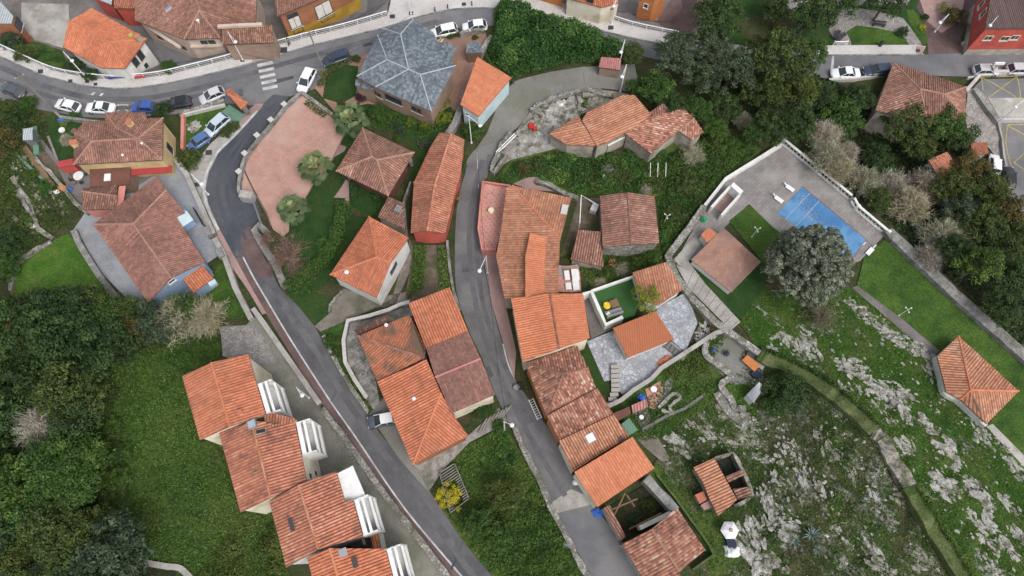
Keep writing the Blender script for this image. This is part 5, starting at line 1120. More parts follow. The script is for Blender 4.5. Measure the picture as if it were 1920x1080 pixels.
h = House('house', 'long narrow house with brown and orange tiles and a red end wall beside the lane', 'house', {'a': (824, 249), 'B': (846, 251), 'c': (871, 262), 'd': (864, 327), 'e': (852, 366), 'f': (846, 395), 'g': (835, 438), 'H': (801, 433), 'i': (770, 437), 'j': (776, 342), 'k': (806, 278), 'M': (815, 347)}, ['BMedc', 'MHgfe', 'BakjM', 'MjiH'], 'tile_mixed', 'plaster_red', 3.4, 4.8, .3, tile=.4)
h = House('house', 'white walled house with orange hipped roof beside the clipped hedge', 'house', {'t': (692, 406), 'r': (767, 446), 'M': (733, 493, 6.2), 'b': (706, 559), 'l': (619, 515), 'A': (706, 482)}, ['trMA', 'tAl', 'AMbl'], 'tile_new', 'plaster_white', 4.2, 6.2, .3, tile=.36, capmat='tile_bright')
h.win(738, 503, 1.6, .9, frame='metal_dark'); h.chimney(651, 512, .4, .4, .5, 'plaster_white', round_=True)
h = House('outbuilding', 'low tiled outbuilding with a grey chimney squeezed between granary and long house', 'outbuilding', {'a': (728, 369), 'b': (757, 381), 'C': (760, 430), 'D': (708, 407)}, ['abCD'], 'tile_old', 'plaster_old', 2.6, 3.4, .15, tile=.38); h.chimney(748, 396, .7, .8, .7, 'stone_grey', 'stone_grey')
# block between the two lanes
h = House('house', 'bright orange fluted single pitch house beside the middle lane, highest of its block', 'house', {'A': (766, 569), 'B': (843, 539), 'c': (877, 620), 'd': (799, 653)}, ['ABcd'], 'tile_new', 'plaster_cream', 5.4, 6.4, .2, tile=.42)
h = House('house', 'house with smooth dusty brown fine tiled gable roof beside the middle lane', 'house', {'a': (799, 653), 'b': (877, 620), 'C': (901, 672), 'd': (928, 740), 'e': (847, 775), 'F': (816, 707)}, ['abCF', 'FCde'], 'tile_brown', 'plaster_cream', 5.2, 5.9, .2, tile=.26, amp=.04, capmat='tile_pink')
h = House('house', 'old house with moss streaked orange tiles in the walled stone yard', 'house', {'A': (671, 630, 4.6), 'b': (768, 590), 'c': (799, 653), 'D': (796, 671), 'e': (707, 716)}, ['AbcD', 'ADe'], 'tile_streaked', 'plaster_old', 4.2, 5.8, .2, tile=.42, capmat='tile_old')
h.skylight(774, 618, .6, .7, 'metal_grey', 'metal_dark'); h.chimney(725, 611, .35, .35, .5, 'plaster_white', round_=True)
h = House('lean_to', 'low lean-to with dark mossy tiles on the north side of the streaked orange roof', 'annex', {'a': (663, 619), 'b': (727, 591), 'C': (732, 602), 'D': (672, 628)}, ['abCD'], 'tile_dark', 'plaster_old', 3.2, 3.7, .1, tile=.42)
h = House('house', 'large house with clean red orange ribbed hipped roof between the two lanes', 'house', {'a': (707, 716), 'B': (800, 674), 'C': (827, 737), 'd': (850, 778), 'e': (878, 817), 'f': (774, 871)}, ['aBCf', 'Cdef'], 'tile_new', 'plaster_terracotta', 4.6, 6.0, .35, tile=.42)
h.chimney(737, 701, .35, .35, .5, 'plaster_white', round_=True)
# row houses at lower left
def balcony(H, ka, kb, t0, t1, d=1.6):
    """two tiers of white balcony hung on the facade under roof corners ka-kb: slab, solid parapet, side walls, glazing, slatted awning"""
    a, b = H.p[ka], H.p[kb]; zt = min(a.z, b.z) - .25; e = Vector((b.x - a.x, b.y - a.y, 0)); nn = Vector((e.y, -e.x, 0)).normalized(); c0 = sum(H.p.values(), Vector((0, 0, 0))) / len(H.p)
    if (a - c0).dot(nn) < 0: nn = -nn
    p0, p1 = a + e * t0, a + e * t1; L = (p1 - p0).length; m = (p0 + p1) / 2; rz = math.atan2(e.y, e.x)
    def at(v): q = m + nn * v; return q.x, q.y
    for zf, top in ((zt - 2.7, 1), (zt - 5.4, 0)):
        k = MB().box((*at(d / 2 - .25), zf), (L, d + .5, .2), rz).build('balcony', 'plaster_white', H.root)
        MB().box((*at(d - .06), zf + .555), (L, .14, .9), rz).build('parapet', 'white_paint', k); MB().box((*at(d - .06), zf + 1.05), (L + .1, .3, .08), rz).build('coping', 'white_paint', k)
        MB().box((*at(-.12), zf + 1.3), (L * .94, .1, 2.0), rz).build('glazing', 'glass', k)
        for s_ in (-1, 1):
            q = m + e.normalized() * (s_ * (L / 2 + .06)) + nn * (d / 2 - .1); MB().box((q.x, q.y, zf + 1.25), (.16, d + .3, 2.7), rz).build('side_wall', 'plaster_white', k)
    for v, w in ((.32, .5), (1.0, .3)): MB().box((*at(v), zt + .1), (L + .1, w, .1), rz).build('awning_slat', 'white_paint', H.root)
ROW = 'terrace of white row houses with orange roofs'
h = House('row_house', 'uppermost white row house with orange gable roof and cream end wall, at lower left', 'house', {'a': (342, 706), 'B': (396, 680), 'c': (466, 664), 'd': (482, 722), 'e': (498, 776), 'F': (431, 800), 'g': (375, 825)}, ['aBFg', 'BcdeF'], 'tile_new', 'plaster_cream', 9.2, 10.2, .2, group=ROW, tile=.42, base=0)
balcony(h, 'd', 'e', -.02, 1.0)
h.chimney(452, 774, .4, .4, .5, 'plaster_old'); 
h = House('row_house', 'second row house from the top, orange roof stained dark along its eastern eaves', 'house', {'a': (411, 812), 'B': (472, 790), 'c': (553, 791), 'd': (575, 899), 'E': (507, 934), 'f': (451, 961)}, ['aBEf', 'BcdE'], 'tile_mixed', 'plaster_cream', 8.6, 9.6, .2, group=ROW, tile=.42, base=0)
balcony(h, 'c', 'd', .02, .56)
for i in range(3): h.win(582 + i * 10, 893 - i * 5, .6, 1.4, sill=False, frame='plaster_cream')
h.skylight(473, 795, .8, .9); h.skylight(489, 809, .4, 1.0, 'black', 'plaster_old')
h = House('roof_dormer', 'cream walled dormer block with two little windows between the first two row houses', 'dormer', {'a': (495, 778), 'b': (515, 775), 'c': (556, 786), 'd': (551, 792), 'e': (500, 803)}, ['abcde'], 'tile_mixed', 'plaster_cream', 9.2, 9.4, .1, tile=.4, base=0)
h.win(505, 791, .5, .7, frame='wood', sill=False); h.win(517, 793, .5, .7, frame='wood', sill=False)
h = House('row_house', 'third row house from the top, brownish orange roof with a white terrace on its corner', 'house', {'a': (505, 940), 'B': (560, 909), 'c': (631, 884), 'd': (647, 939), 'e': (662, 937), 'f': (681, 1006), 'G': (597, 1030), 'h': (537, 1064)}, ['aBGh', 'BcdefG'], 'tile_mixed', 'plaster_white', 8.2, 9.2, .2, group=ROW, tile=.42, base=0)
h.part_box('roof_terrace', 657, 912, 7.4, (2.3, 4.0, .3), 'white_paint', dirz((640, 890), (660, 938), 5.4) - math.pi / 2); balcony(h, 'e', 'f', .02, .95)
for i in range(3): h.win(673 + i * 9, 1019 - i * 4, .6, 1.2, sill=False, frame='metal_dark')
h.chimney(612, 1026, 1.2, .3, .5, 'plaster_white', 'metal_dark')
h = House('annex', 'little flat orange tiled porch roof between the third and fourth row houses', 'annex', {'a': (694, 1002), 'b': (709, 996), 'C': (715, 1030), 'D': (702, 1034)}, ['abCD'], 'tile_new', 'plaster_white', 4.2, 4.4, .1, tile=.4, base=0)
h = House('row_house', 'lowest row house, orange roof cut off by the bottom edge of the photo', 'house', {'a': (576, 1046), 'B': (618, 1028), 'c': (723, 1029), 'd': (750, 1135), 'E': (650, 1140), 'f': (600, 1140)}, ['aBEf', 'BcdE'], 'tile_new', 'plaster_white', 7.8, 8.8, .2, group=ROW, tile=.42, base=0)
balcony(h, 'c', 'd', .02, .62); h.chimney(667, 1055, .9, .4, .4, 'plaster_white', 'metal_dark'); h.skylight(643, 1036, .7, .7, 'metal_grey')
# left side houses
h = House('house', 'wide brown tiled house with blue walls in a grey yard, left of the dark lane', 'house', {'a': (175, 421), 'b': (296, 330), 'C': (312, 356, 4.6), 'D': (250, 420), 'e': (347, 399), 'f': (331, 407), 'g': (385, 491), 'H': (321, 521), 'i': (278, 568)}, ['abCD', 'aDHi', 'DCefgH'], 'tile_brown', 'plaster_blue', 3.8, 5.4, .35, tile=.36)
h.win(322, 527, .9, .5); h.part_box('dormer', 346, 414, 2.6, (1.9, 2.0, 1.9), 'plaster_blue', dirz((331, 408), (347, 430), 2.6)); h.part_box('dormer_roof', 345, 411, 3.65, (1.8, 1.9, .12), 'plaster_paleblue', dirz((331, 408), (347, 430), 2.6))
h = House('porch', 'small bright tiled porch at the south corner of the blue walled house', 'porch', {'a': (341, 523), 'b': (378, 496), 'C': (401, 522), 'D': (363, 549)}, ['abCD'], 'tile_new', 'plaster_blue', 2.9, 2.6, .2, tile=.42); h.part_box('gutter_box', 399, 531, 2.4, (1.0, .6, .5), 'plaster_paleblue', .6)
h = House('house', 'yellow house under a complicated old brown hipped roof below the parked cars', 'house', {'a': (138, 309), 'b': (140, 249), 'C': (172, 265), 'd': (158, 228), 'e': (198, 226), 'f': (198, 211), 'g': (273, 211), 'h': (275, 222), 'i': (306, 221), 'j': (305, 300), 'K': (259, 260), 'M': (218, 240, 5.6)}, ['abC', 'bdeMKC', 'efM', 'fghM', 'MhiK', 'iKj', 'aCKj'], 'tile_old', 'plaster_yellow', 4.8, 6.3, .3, tile=.36)
h.chimney(247, 235, .6, .8, .9, 'plaster_yellow'); h.chimney(144, 273, .6, .9, .9, 'plaster_yellow'); h.win(318, 278, .8, 1.8, frame='metal_dark'); h.chimney(231, 292, .25, .25, .3, 'plaster_white', round_=True); h.chimney(267, 270, .25, .25, .3, 'plaster_white', round_=True)
h = House('porch', 'flat red brown boarded porch with one white skylight south of the yellow house', 'porch', {'a': (168, 316), 'b': (244, 311), 'C': (244, 346), 'D': (169, 350)}, ['abCD'], 'wood_red', 'plaster_tan', 3.0, 2.7, .1, tile=.3, amp=.01); h.skylight(202, 333, .7, .9, 'cloth_white', 'white_paint')
x, y, z = P(281, 320, 2.4); tag(MB().box((x, y, z), (6.2, 1.1, .1), .09).build('awning', 'awning_red', base=(x, y, z)), 'long dark red awning fixed to the south wall of the yellow house', 'awning')
h = House('shed', 'small gabled shed with brown tiles and a pink end strip below the boarded porch', 'shed', {'a': (153, 371), 'B': (154, 359, 3.6), 'c': (157, 353), 'd': (221, 347), 'E': (219, 368, 3.6), 'f': (219, 392), 'g': (156, 394)}, ['BcdE', 'aBEfg'], 'tile_dark', 'plaster_pink', 2.7, 3.6, .15, tile=.4, caps=True)
x, y, z = P(227, 369, 2.9); h.part_box('end_strip', 227, 368, 2.9, (.9, 3.2, .15), 'plaster_pink', .05)
h = House('lean_to', 'bright red corrugated lean-to against the west wall of the yellow house', 'annex', {'a': (107, 303), 'b': (137, 297), 'C': (138, 310), 'D': (108, 314)}, ['abCD'], 'awning_red', 'plaster_red', 2.4, 2.2, .1, tile=.3, amp=.04)
x, y, z = P(440, 187)
h = House('gate_roof', 'little red tiled gate canopy at the corner of the road junction', 'gate', {'a': (420, 172), 'b': (432, 166), 'C': (464, 193), 'd': (461, 200), 'e': (452, 205), 'F': (427, 177)}, ['abCF', 'FCde'], 'tile_new', 'stone_grey', 2.4, 3.0, .3, tile=.4)
# north-east group
h = House('house', 'stony yard house with large pale orange ridged roof and two skylights', 'house', {'a': (1029, 251), 'b': (1085, 216), 'C': (1090, 228, 4.4), 'D': (1119, 274, 4.0), 'e': (1062, 272)}, ['abCDe'], 'tile_pale', 'plaster_old', 3.0, 4.4, .2, tile=.44, capmat='tile_pink', seed=3)
h = House('house', 'main part of the pale orange ridged house, with grey and dark skylights', 'house', {'A': (1091, 226), 'b': (1101, 210), 'c': (1170, 178), 'd': (1190, 179), 'e': (1222, 216), 'f': (1182, 244), 'g': (1140, 266), 'H': (1120, 275)}, ['AbcdefgH'], 'tile_pale', 'plaster_old', 3.6, 4.2, .15, tile=.44)
h.skylight(1106, 239, 1.2, 1.0, 'metal_grey', 'metal_grey'); h.skylight(1196, 224, .7, .7, 'glass', 'metal_dark')
h = House('house', 'broken backed pale brown tiled house at the eastern end of the stony yard', 'house', {'a': (1182, 243), 'b': (1224, 217), 'c': (1281, 203), 'D': (1302, 222), 'e': (1319, 248), 'f': (1298, 263, 3.2), 'g': (1272, 246), 'h': (1221, 288), 'i': (1172, 251)}, ['abcDghi', 'Dgfe'], 'tile_mottled', 'plaster_old', 3.6, 4.2, .2, tile=.44)
h = House('shed', 'small dark red tiled lean-to behind the pale orange roofs', 'shed', {'a': (1218, 211), 'b': (1243, 194), 'c': (1256, 207), 'd': (1229, 221)}, ['abcd'], 'tile_old', 'plaster_red', 3.6, 3.6, .15, tile=.44)
x, y, z = P(1163, 259, 2.0); h2 = House('balcony_house', 'whitewashed loggia wall with potted plants below the pale orange roof', 'loggia', {'a': (1138, 263), 'b': (1180, 244), 'c': (1184, 252), 'd': (1140, 274)}, ['abcd'], 'plaster_white', 'plaster_old', 2.4, 2.4, .05, tile=.5, amp=0)
h = House('shed', 'small pink tiled shed at the bend of the concrete lane', 'shed', {'a': (1127, 107), 'b': (1165, 110), 'C': (1163, 132), 'D': (1123, 126)}, ['abCD'], 'tile_pink', 'plaster_tan', 2.6, 2.2, .15, tile=.4)
h = House('house', 'cream house with small orange canopy roof at the top edge, above the long pavement', 'house', {'a': (1062, -30), 'b': (1062, -4), 'c': (1128, 14), 'd': (1160, 6), 'e': (1160, -30)}, ['abcde'], 'tile_new', 'plaster_cream', 4.0, 4.2, .2); h.win(1106, 2, 1.0, .9, frame='wood') 
h = House('canopy', 'orange tiled canopy leaning over the pavement railing at the top edge', 'canopy', {'a': (1130, 12), 'b': (1148, 18), 'C': (1165, -6), 'D': (1142, -14)}, ['abCD'], 'tile_new', 'plaster_cream', 3.0, 3.6, .2, tile=.4)
h = House('house', 'tall orange house with red end wall at the top edge beside the paved alley', 'house', {'a': (1205, -30), 'b': (1200, -14), 'c': (1230, -3), 'd': (1262, -30)}, ['abcd'], 'tile_mixed', 'plaster_orange', 6.2, 6.2, .2); h.win(1211, 11, .6, .8); 
h = House('wooden_shopfronts', 'row of brown wooden fronted buildings along the long pavement at the top edge', 'building', {'a': (960, -40), 'b': (1058, -8), 'c': (1058, -40)}, ['abc'], 'tile_old', 'wood_orange', 3.2, 3.4, .2)
# centre chain along the middle lane
h = House('terrace_house', 'long mottled orange hipped house with pink tiled roof terrace on the lane side', 'house', {'a': (950, 352), 'b': (961, 348), 'c': (1072, 371), 'D': (1050, 448), 'F': (1045, 560), 'g': (946, 560), 'h': (930, 480), 'i': (938, 440)}, ['bcD', 'abDFghi'], 'tile_pale', 'plaster_old', 4.4, 6.0, .2, tile=.42)
h.chimney(1058, 395, .7, 1.3, .3, 'concrete_pale', 'concrete_pale')
h = House('house_extension', 'smooth new orange tiled strip along the east side of the long mottled roof', 'house', {'A': (994, 437), 'b': (1050, 448), 'c': (1046, 560), 'D': (985, 560), 'E': (985, 480)}, ['AbcDE'], 'tile_bright', 'plaster_old', 5.3, 6.1, .1, tile=.30, amp=.05)
TER, tz = slab('roof_terrace', [(905, 341), (957, 349), (952, 372), (938, 440), (930, 466), (906, 466), (898, 430)], 1.5, 'terrace_tile', 2)
wall('parapet', [(957, 348), (905, 340), (897, 428), (904, 467), (930, 467)], .25, 2.0, 'plaster_pink', 'thin pink parapet round the pink tiled roof terrace', 'parapet')
x, y, z = PZ(921, 398, tz); t_ = empty('round_table', (x, y, tz), 'round cream table standing alone on the pink tiled roof terrace', 'table'); MB().lathe((x, y, tz), [(.25, 0), (.06, .08), (.06, .68), (.3, .70)], 12).build('pedestal', 'cream_plastic', t_); MB().lathe((x, y, tz + .7), [(.38, 0), (.42, .02), (.4, .05)], 18).build('tabletop', 'cream_plastic', t_)
h = House('house', 'wide orange gable roof in two shades at the middle of the lane, wide gutter below', 'house', {'a': (958, 560), 'B': (1031, 551), 'c': (1093, 550), 'd': (1106, 634), 'E': (1048, 654), 'f': (980, 678)}, ['aBEf', 'BcdE'], 'tile_bright', 'plaster_cream', 5.6, 6.5, .2, tile=.36, capmat='tile_dark')
h = House('house', 'old mottled hipped house with pale brown tiles next to the wide orange gable', 'house', {'a': (985, 681), 'b': (1082, 648), 'c': (1103, 690, 5.4), 'C': (1056, 700), 'd': (1118, 729), 'e': (1024, 779), 'F': (1040, 740, 5.2)}, ['abcC', 'aCFe', 'CcdeF'], 'tile_mottled', 'plaster_orange', 4.6, 6.2, .2, tile=.40, capmat='tile_brown')
h = House('house', 'mottled brown lower roof stepping down between the old hipped house and the skylight roof', 'house', {'A': (1025, 780), 'B': (1120, 728), 'c': (1150, 776), 'd': (1048, 826)}, ['ABcd'], 'tile_mottled', 'plaster_orange', 4.6, 4.9, .15, tile=.42)
h = House('house', 'ribbed orange roof house with one bright square skylight', 'house', {'A': (1048, 827), 'B': (1150, 777), 'c': (1180, 818), 'd': (1074, 884)}, ['ABcd'], 'tile_pale', 'plaster_cream', 4.4, 4.8, .15, tile=.42); h.skylight(1107, 821, .9, .9, 'paint_white', 'metal_grey'); h.skylight(1164, 824, .5, .6, 'tile_old', 'tile_old')
h = House('house', 'smooth bright new orange single pitch roof above the roofless ruin', 'house', {'A': (1077, 885), 'B': (1186, 819), 'c': (1227, 878), 'd': (1120, 951)}, ['ABcd'], 'tile_bright', 'plaster_cream', 4.8, 5.4, .15, tile=.42, amp=.05)
# roofless ruin
wall('ruin_wall', [(1212, 896), (1268, 957)], 1.1, 2.6, 'stone_grey', 'thick grey stone wall on the east side of the roofless ruin', 'wall', jag=.1, dep=.6)
wall('ruin_wall', [(1268, 957), (1200, 990)], .5, 2.4, 'plaster_white', 'white topped cross wall between the ruin and the lowest tiled roof', 'wall', jag=.05)
h = House('lean_to', 'narrow tiled strip roof along the lane side of the roofless ruin', 'annex', {'a': (1131, 953), 'b': (1143, 947), 'C': (1173, 1006), 'D': (1164, 1014)}, ['abCD'], 'tile_old', 'plaster_old', 2.8, 3.0, .05, tile=.4)
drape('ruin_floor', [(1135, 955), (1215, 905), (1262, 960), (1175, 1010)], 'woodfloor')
for a, b, hh in (((1148, 955), (1195, 935), 2.4), ((1152, 965), (1172, 925), 2.5), ((1175, 928), (1190, 950), 2.2), ((1180, 992), (1240, 962), 2.0)): 
    p, q = P(*a, hh), P(*b, hh); tag(MB().tube([p, q], .10, 6).build('roof_beam', 'wood', base=p), 'bare grey timber left lying across the roofless ruin', 'beam', 'fallen beams in the ruin')
h = House('house', 'lowest house of the lane, patched orange and lichen white tiles, cut by the bottom edge', 'house', {'a': (1166, 1020), 'B': (1222, 992), 'c': (1269, 952), 'd': (1322, 1031), 'E': (1274, 1072), 'F': (1290, 1130), 'g': (1240, 1140)}, ['aBEFg', 'BcdE'], 'tile_mottled', 'plaster_old', 4.2, 5.0, .2, tile=.42)
h = House('ruined_hut', 'ruined stone hut with half fallen orange tiles on the rough slope', 'hut', {'a': (1300, 877), 'B': (1339, 859), 'C': (1382, 938), 'd': (1346, 967), 'e': (1330, 935), 'f': (1318, 905)}, ['aBCdef'], 'tile_pale', 'plaster_old', 2.4, 3.0, .2, tile=.44)
h = House('ruined_hut_roof', 'broken eastern half of the ruined hut roof, patched with moss and holes', 'roof fragment', {'A': (1384, 937), 'B': (1374, 917), 'c': (1404, 913), 'd': (1410, 928)}, ['ABcd'], 'tile_dark', 'plaster_old', 2.2, 2.8, .1, tile=.44)
h = House('ruined_hut_roof', 'small mossy tile fragment bridging the upper opening of the ruined hut', 'roof fragment', {'A': (1360, 893), 'B': (1366, 905), 'c': (1397, 890), 'd': (1392, 880)}, ['ABcd'], 'tile_dark', 'plaster_old', 2.2, 2.7, .1, tile=.44)
wall('ruin_wall', [(1341, 860), (1375, 848), (1400, 893), (1412, 928), (1385, 948)], .4, 1.9, 'rock_brown', 'broken outer stone wall of the ruined hut on the slope', 'wall', jag=.2)
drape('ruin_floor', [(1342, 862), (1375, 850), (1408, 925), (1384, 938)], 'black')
h = House('hut_annex', 'small square red tiled box against the west wall of the ruined hut', 'annex', {'a': (1303, 928), 'b': (1319, 921), 'c': (1326, 937), 'd': (1312, 945)}, ['abcd'], 'terracotta', 'plaster_old', 1.6, 1.6, .05, tile=.5, amp=0)
h = House('hut_annex', 'pale brick box below the square red tiled box at the ruined hut', 'annex', {'a': (1314, 947), 'b': (1329, 938), 'c': (1336, 951), 'd': (1321, 957)}, ['abcd'], 'pink_paving', 'plaster_old', 1.3, 1.3, .05, tile=.5, amp=0)
# barn and neighbours
h = House('barn', 'square stone barn with weathered brown gable tiles in the overgrown garden', 'barn', {'a': (1125, 368), 'B': (1177, 361), 'c': (1227, 369), 'd': (1236, 456), 'E': (1184, 459), 'f': (1130, 463)}, ['aBEf', 'BcdE'], 'tile_old', 'stone_wall', 3.4, 4.6, .2, tile=.40, capmat='tile_brown')
h = House('shed', 'dark brown tiled lean-to at the south-west corner of the stone barn', 'shed', {'A': (1084, 431), 'B': (1126, 435), 'c': (1132, 501), 'd': (1070, 487)}, ['ABcd'], 'tile_old', 'plaster_old', 2.2, 3.0, .2, tile=.40)
h = House('garden_house', 'orange tiled garden house beside the artificial turf terrace', 'house', {'a': (1186, 511), 'B': (1251, 491), 'c': (1280, 543), 'd': (1234, 573), 'E': (1200, 560, 3.4)}, ['aBcdE'], 'tile_pale', 'plaster_white', 3.0, 3.6, .2, tile=.40)
h = House('canopy', 'plain flat orange terrace canopy over the pale blue stone garden', 'canopy', {'a': (1149, 615), 'b': (1229, 583), 'c': (1264, 636), 'd': (1177, 671)}, ['abcd'], 'tile_sheet', 'plaster_white', 2.9, 2.9, .3, tile=.34, amp=.02)
h = House('pool_house', 'square dusty pink tiled pool house with a nearly flat roof beside the lawn', 'pool house', {'A': (1357, 427), 'b': (1427, 491), 'c': (1371, 548), 'd': (1296, 487)}, ['Abcd'], 'sheet_tiles', 'plaster_white', 1.7, 2.0, .2, tile=.5, amp=0)
h = House('pool_house_porch', 'small bright orange porch roof attached to the pool house', 'porch', {'a': (1314, 440), 'b': (1328, 427), 'c': (1346, 438), 'd': (1326, 456)}, ['abcd'], 'tile_bright', 'plaster_white', 1.8, 1.8, .1, tile=.3, amp=.04)
h = House('bath_house', 'roofless white walled shower stall at the corner of the pool terrace', 'stall', {'a': (1376, 342), 'b': (1394, 358), 'c': (1388, 364), 'd': (1370, 348)}, ['abcd'], 'cloth_white', 'plaster_white', 2.2, 2.2, .02, tile=.5, amp=0)
wall('stall_wall', [(1370, 348), (1334, 388)], .3, 2.0, 'plaster_white', 'white side wall of the roofless shower stall, nearer the boundary wall', 'wall')
wall('stall_wall', [(1388, 364), (1353, 403)], .3, 2.0, 'plaster_white', 'white side wall of the roofless shower stall, nearer the lawn', 'wall'); drape('stall_floor', [(1371, 349), (1388, 364), (1355, 402), (1336, 388)], 'pink_paving')
h = House('house', 'isolated orange hipped house with white base among the rocks at the right edge', 'house', {'t': (1797, 630), 'r': (1910, 733), 'b': (1850, 795), 'm': (1800, 749), 'n': (1774, 735), 'l': (1757, 668), 'C': (1820, 731)}, ['trC', 'rbmC', 'tCmnl'], 'tile_pale', 'plaster_white', 1.9, 3.5, .25, tile=.42)
h = House('house', 'old brown hipped house with mottled tiles below the road at upper right', 'house', {'a': (1675, 117), 'b': (1812, 163), 'c': (1809, 222), 'd': (1740, 232), 'e': (1641, 207), 'F': (1725, 167), 'G': (1771, 177)}, ['abGF', 'bcG', 'cdFG', 'dea' + 'F'], 'tile_old', 'plaster_old', 4.4, 6.0, .4, tile=.38); h.skylight(1660, 192, .5, .8, 'black', 'wood')
h = House('red_building', 'red rendered building with grey brown roof at the top right corner', 'building', {'a': (1847, 54), 'b': (1862, -40), 'c': (2000, -40), 'd': (2000, 52)}, ['abcd'], 'tile_grey', 'plaster_red', 6.4, 6.4, .3, tile=.36); plinth(h, 'plaster_old', 1.4)
for q in ((1853, 71), (1884, 72), (1903, 70)): h.win(q[0], q[1], 1.1, .8, frame='cream_paint')
for q in ((1844, 25), (1841, 8)): h.win(q[0], q[1], .9, 1.5, frame='white_paint')
h = House('house', 'house hidden under trees at right, orange roof corner showing beside a white car', 'house', {'a': (1820, 268), 'b': (1851, 267), 'c': (1853, 288), 'd': (1822, 292)}, ['abcd'], 'tile_mixed', 'plaster_old', 3.0, 3.0, .15, tile=.4)
h = House('house', 'pale walled house with orange roof glimpsed between the tree crowns at right', 'house', {'A': (1740, 300), 'B': (1775, 285), 'c': (1800, 315), 'd': (1765, 340)}, ['ABcd'], 'tile_mixed', 'plaster_paleblue', 3.6, 4.2, .2, tile=.4)
# roof terrace with artificial turf
TR, tz = slab('turf_terrace', [(1120, 537), (1186, 518), (1202, 560), (1190, 592), (1165, 598), (1138, 606), (1110, 546)], 1.4, 'turf', 1.8)
wall('terrace_wall', [(1092, 552), (1109, 546), (1136, 608), (1168, 594)], .45, 2.2, 'plaster_white', 'white wall round the south-west corner of the artificial turf terrace', 'wall')
wall('terrace_wall', [(1109, 545), (1187, 518), (1192, 530)], .3, 2.0, 'plaster_white', 'white wall along the north edge of the artificial turf terrace', 'wall')
def on(px, py, z): return PZ(px, py, z)
x, y, _ = on(1152, 569, tz + .5); t_ = empty('garden_table', (x, y, tz), 'square brown wooden table on the artificial turf terrace', 'table'); MB().box((x, y, tz + .55), (1.1, 1.1, .08), .35).build('tabletop', 'wood', t_)
for a, b in ((.4, .4), (-.4, .4), (.4, -.4), (-.4, -.4)): MB().box((x + a * .94 - b * .34, y + a * .34 + b * .94, tz + .25), (.08, .08, .52), .35).build('leg', 'wood', t_)
x, y, _ = on(1138, 573, tz + .3); t_ = empty('armchair', (x, y, tz), 'bright yellow rounded armchair on the artificial turf terrace', 'armchair'); MB().lathe((x, y, tz), [(.42, 0), (.5, .2), (.5, .42), (.3, .46)], 14).build('seat', 'yellow', t_); MB().lathe((x - .28, y + .1, tz + .4), [(.2, 0), (.26, .2), (.2, .45), (.05, .5)], 10).build('backrest', 'yellow', t_)
x, y, _ = on(1151, 586, tz + .3); t_ = empty('sofa', (x, y, tz), 'long grey garden sofa along the white terrace wall', 'sofa'); rz = dirz((1137, 590), (1166, 581), 1.8); MB().box((x, y, tz + .2), (2.3, .9, .4), rz).build('seat', 'grey_fabric', t_); MB().box((x + .38 * math.sin(rz), y - .38 * math.cos(rz), tz + .55), (2.3, .2, .6), rz).build('backrest', 'grey_fabric', t_)
x, y, _ = on(1140, 589, tz + .4); tag(MB().box((x, y, tz + .5), (.5, .4, .18), .8).build('cushion', 'cream_plastic', base=(x, y, tz)), 'cream cushion lying at the end of the grey garden sofa', 'cushion')
# covered terrace right of the new orange strip
drape('work_terrace', [(1048, 502), (1086, 502), (1090, 548), (1046, 548)], 'terrace_tile'); wall('terrace_wall', [(1047, 500), (1086, 500)], .3, 1.2, 'plaster_tan', 'low brown wall at the north end of the little work terrace', 'wall')
x, y, z = P(1044, 510, 2.4); tag(MB().box((x, y, z + .5), (1.2, 1.4, .15), .1).build('roof_hatch', 'metal_grey', base=(x, y, z)), 'grey metal hatch at the edge of the new orange tiles', 'hatch')
for i, (q, d) in enumerate((((1078, 512), (1.0, 2.2, .7)), ((1063, 516), (.7, 1.4, .5)), ((1080, 534), (.9, 1.6, .5)), ((1066, 536), (.8, 1.0, .4)))): 
    x, y, z = P(*q, .5); z = gz(x, y); o = empty('bench_table', (x, y, z), ['long white cloth covered table on the small work terrace', 'grey folding table beside the long white cloth table', 'white covered bench at the south end of the work terrace', 'low pale table against the wall of the work terrace'][i], 'table'); MB().box((x, y, z + d[2] + .03), (d[0], d[1], .06), .1).build('tabletop', 'cloth_white' if i in (0, 2) else 'metal_white', o); MB().box((x, y, z + d[2] / 2), (d[0] * .8, d[1] * .85, d[2]), .1).build('base', 'cloth_white' if i in (0, 2) else 'metal_grey', o)

# porches, annexes and roof pieces built as parts of the house they belong to
def adopt(part, whole):
    R_ = {o.get('label'): o for o in LOC if o.type == 'EMPTY' and o.get('label')}
    c, p = R_[part], R_[whole]; c.parent = p; c.location = c.location - p.location; LOC[c] = Vector(c.location)
    for k in ('label', 'category', 'group'):
        if k in c: del c[k]
VI = 'big brown villa under a grey slate hipped roof with white ridges'
for a in ('flat grey slate porch with white gutter on the east side of the slate villa', 'narrow blue grey lean-to porch at the west corner of the slate villa'): adopt(a, VI)
HU = 'ruined stone hut with half fallen orange tiles on the rough slope'
for a in ('broken eastern half of the ruined hut roof, patched with moss and holes', 'small mossy tile fragment bridging the upper opening of the ruined hut', 'small square red tiled box against the west wall of the ruined hut', 'pale brick box below the square red tiled box at the ruined hut'): adopt(a, HU)
adopt('cream walled dormer block with two little windows between the first two row houses', 'uppermost white row house with orange gable roof and cream end wall, at lower left')
adopt('smooth new orange tiled strip along the east side of the long mottled roof', 'long mottled orange hipped house with pink tiled roof terrace on the lane side')
adopt('small bright orange porch roof attached to the pool house', 'square dusty pink tiled pool house with a nearly flat roof beside the lawn')
adopt('small bright tiled porch at the south corner of the blue walled house', 'wide brown tiled house with blue walls in a grey yard, left of the dark lane')
adopt('low lean-to with dark mossy tiles on the north side of the streaked orange roof', 'old house with moss streaked orange tiles in the walled stone yard')
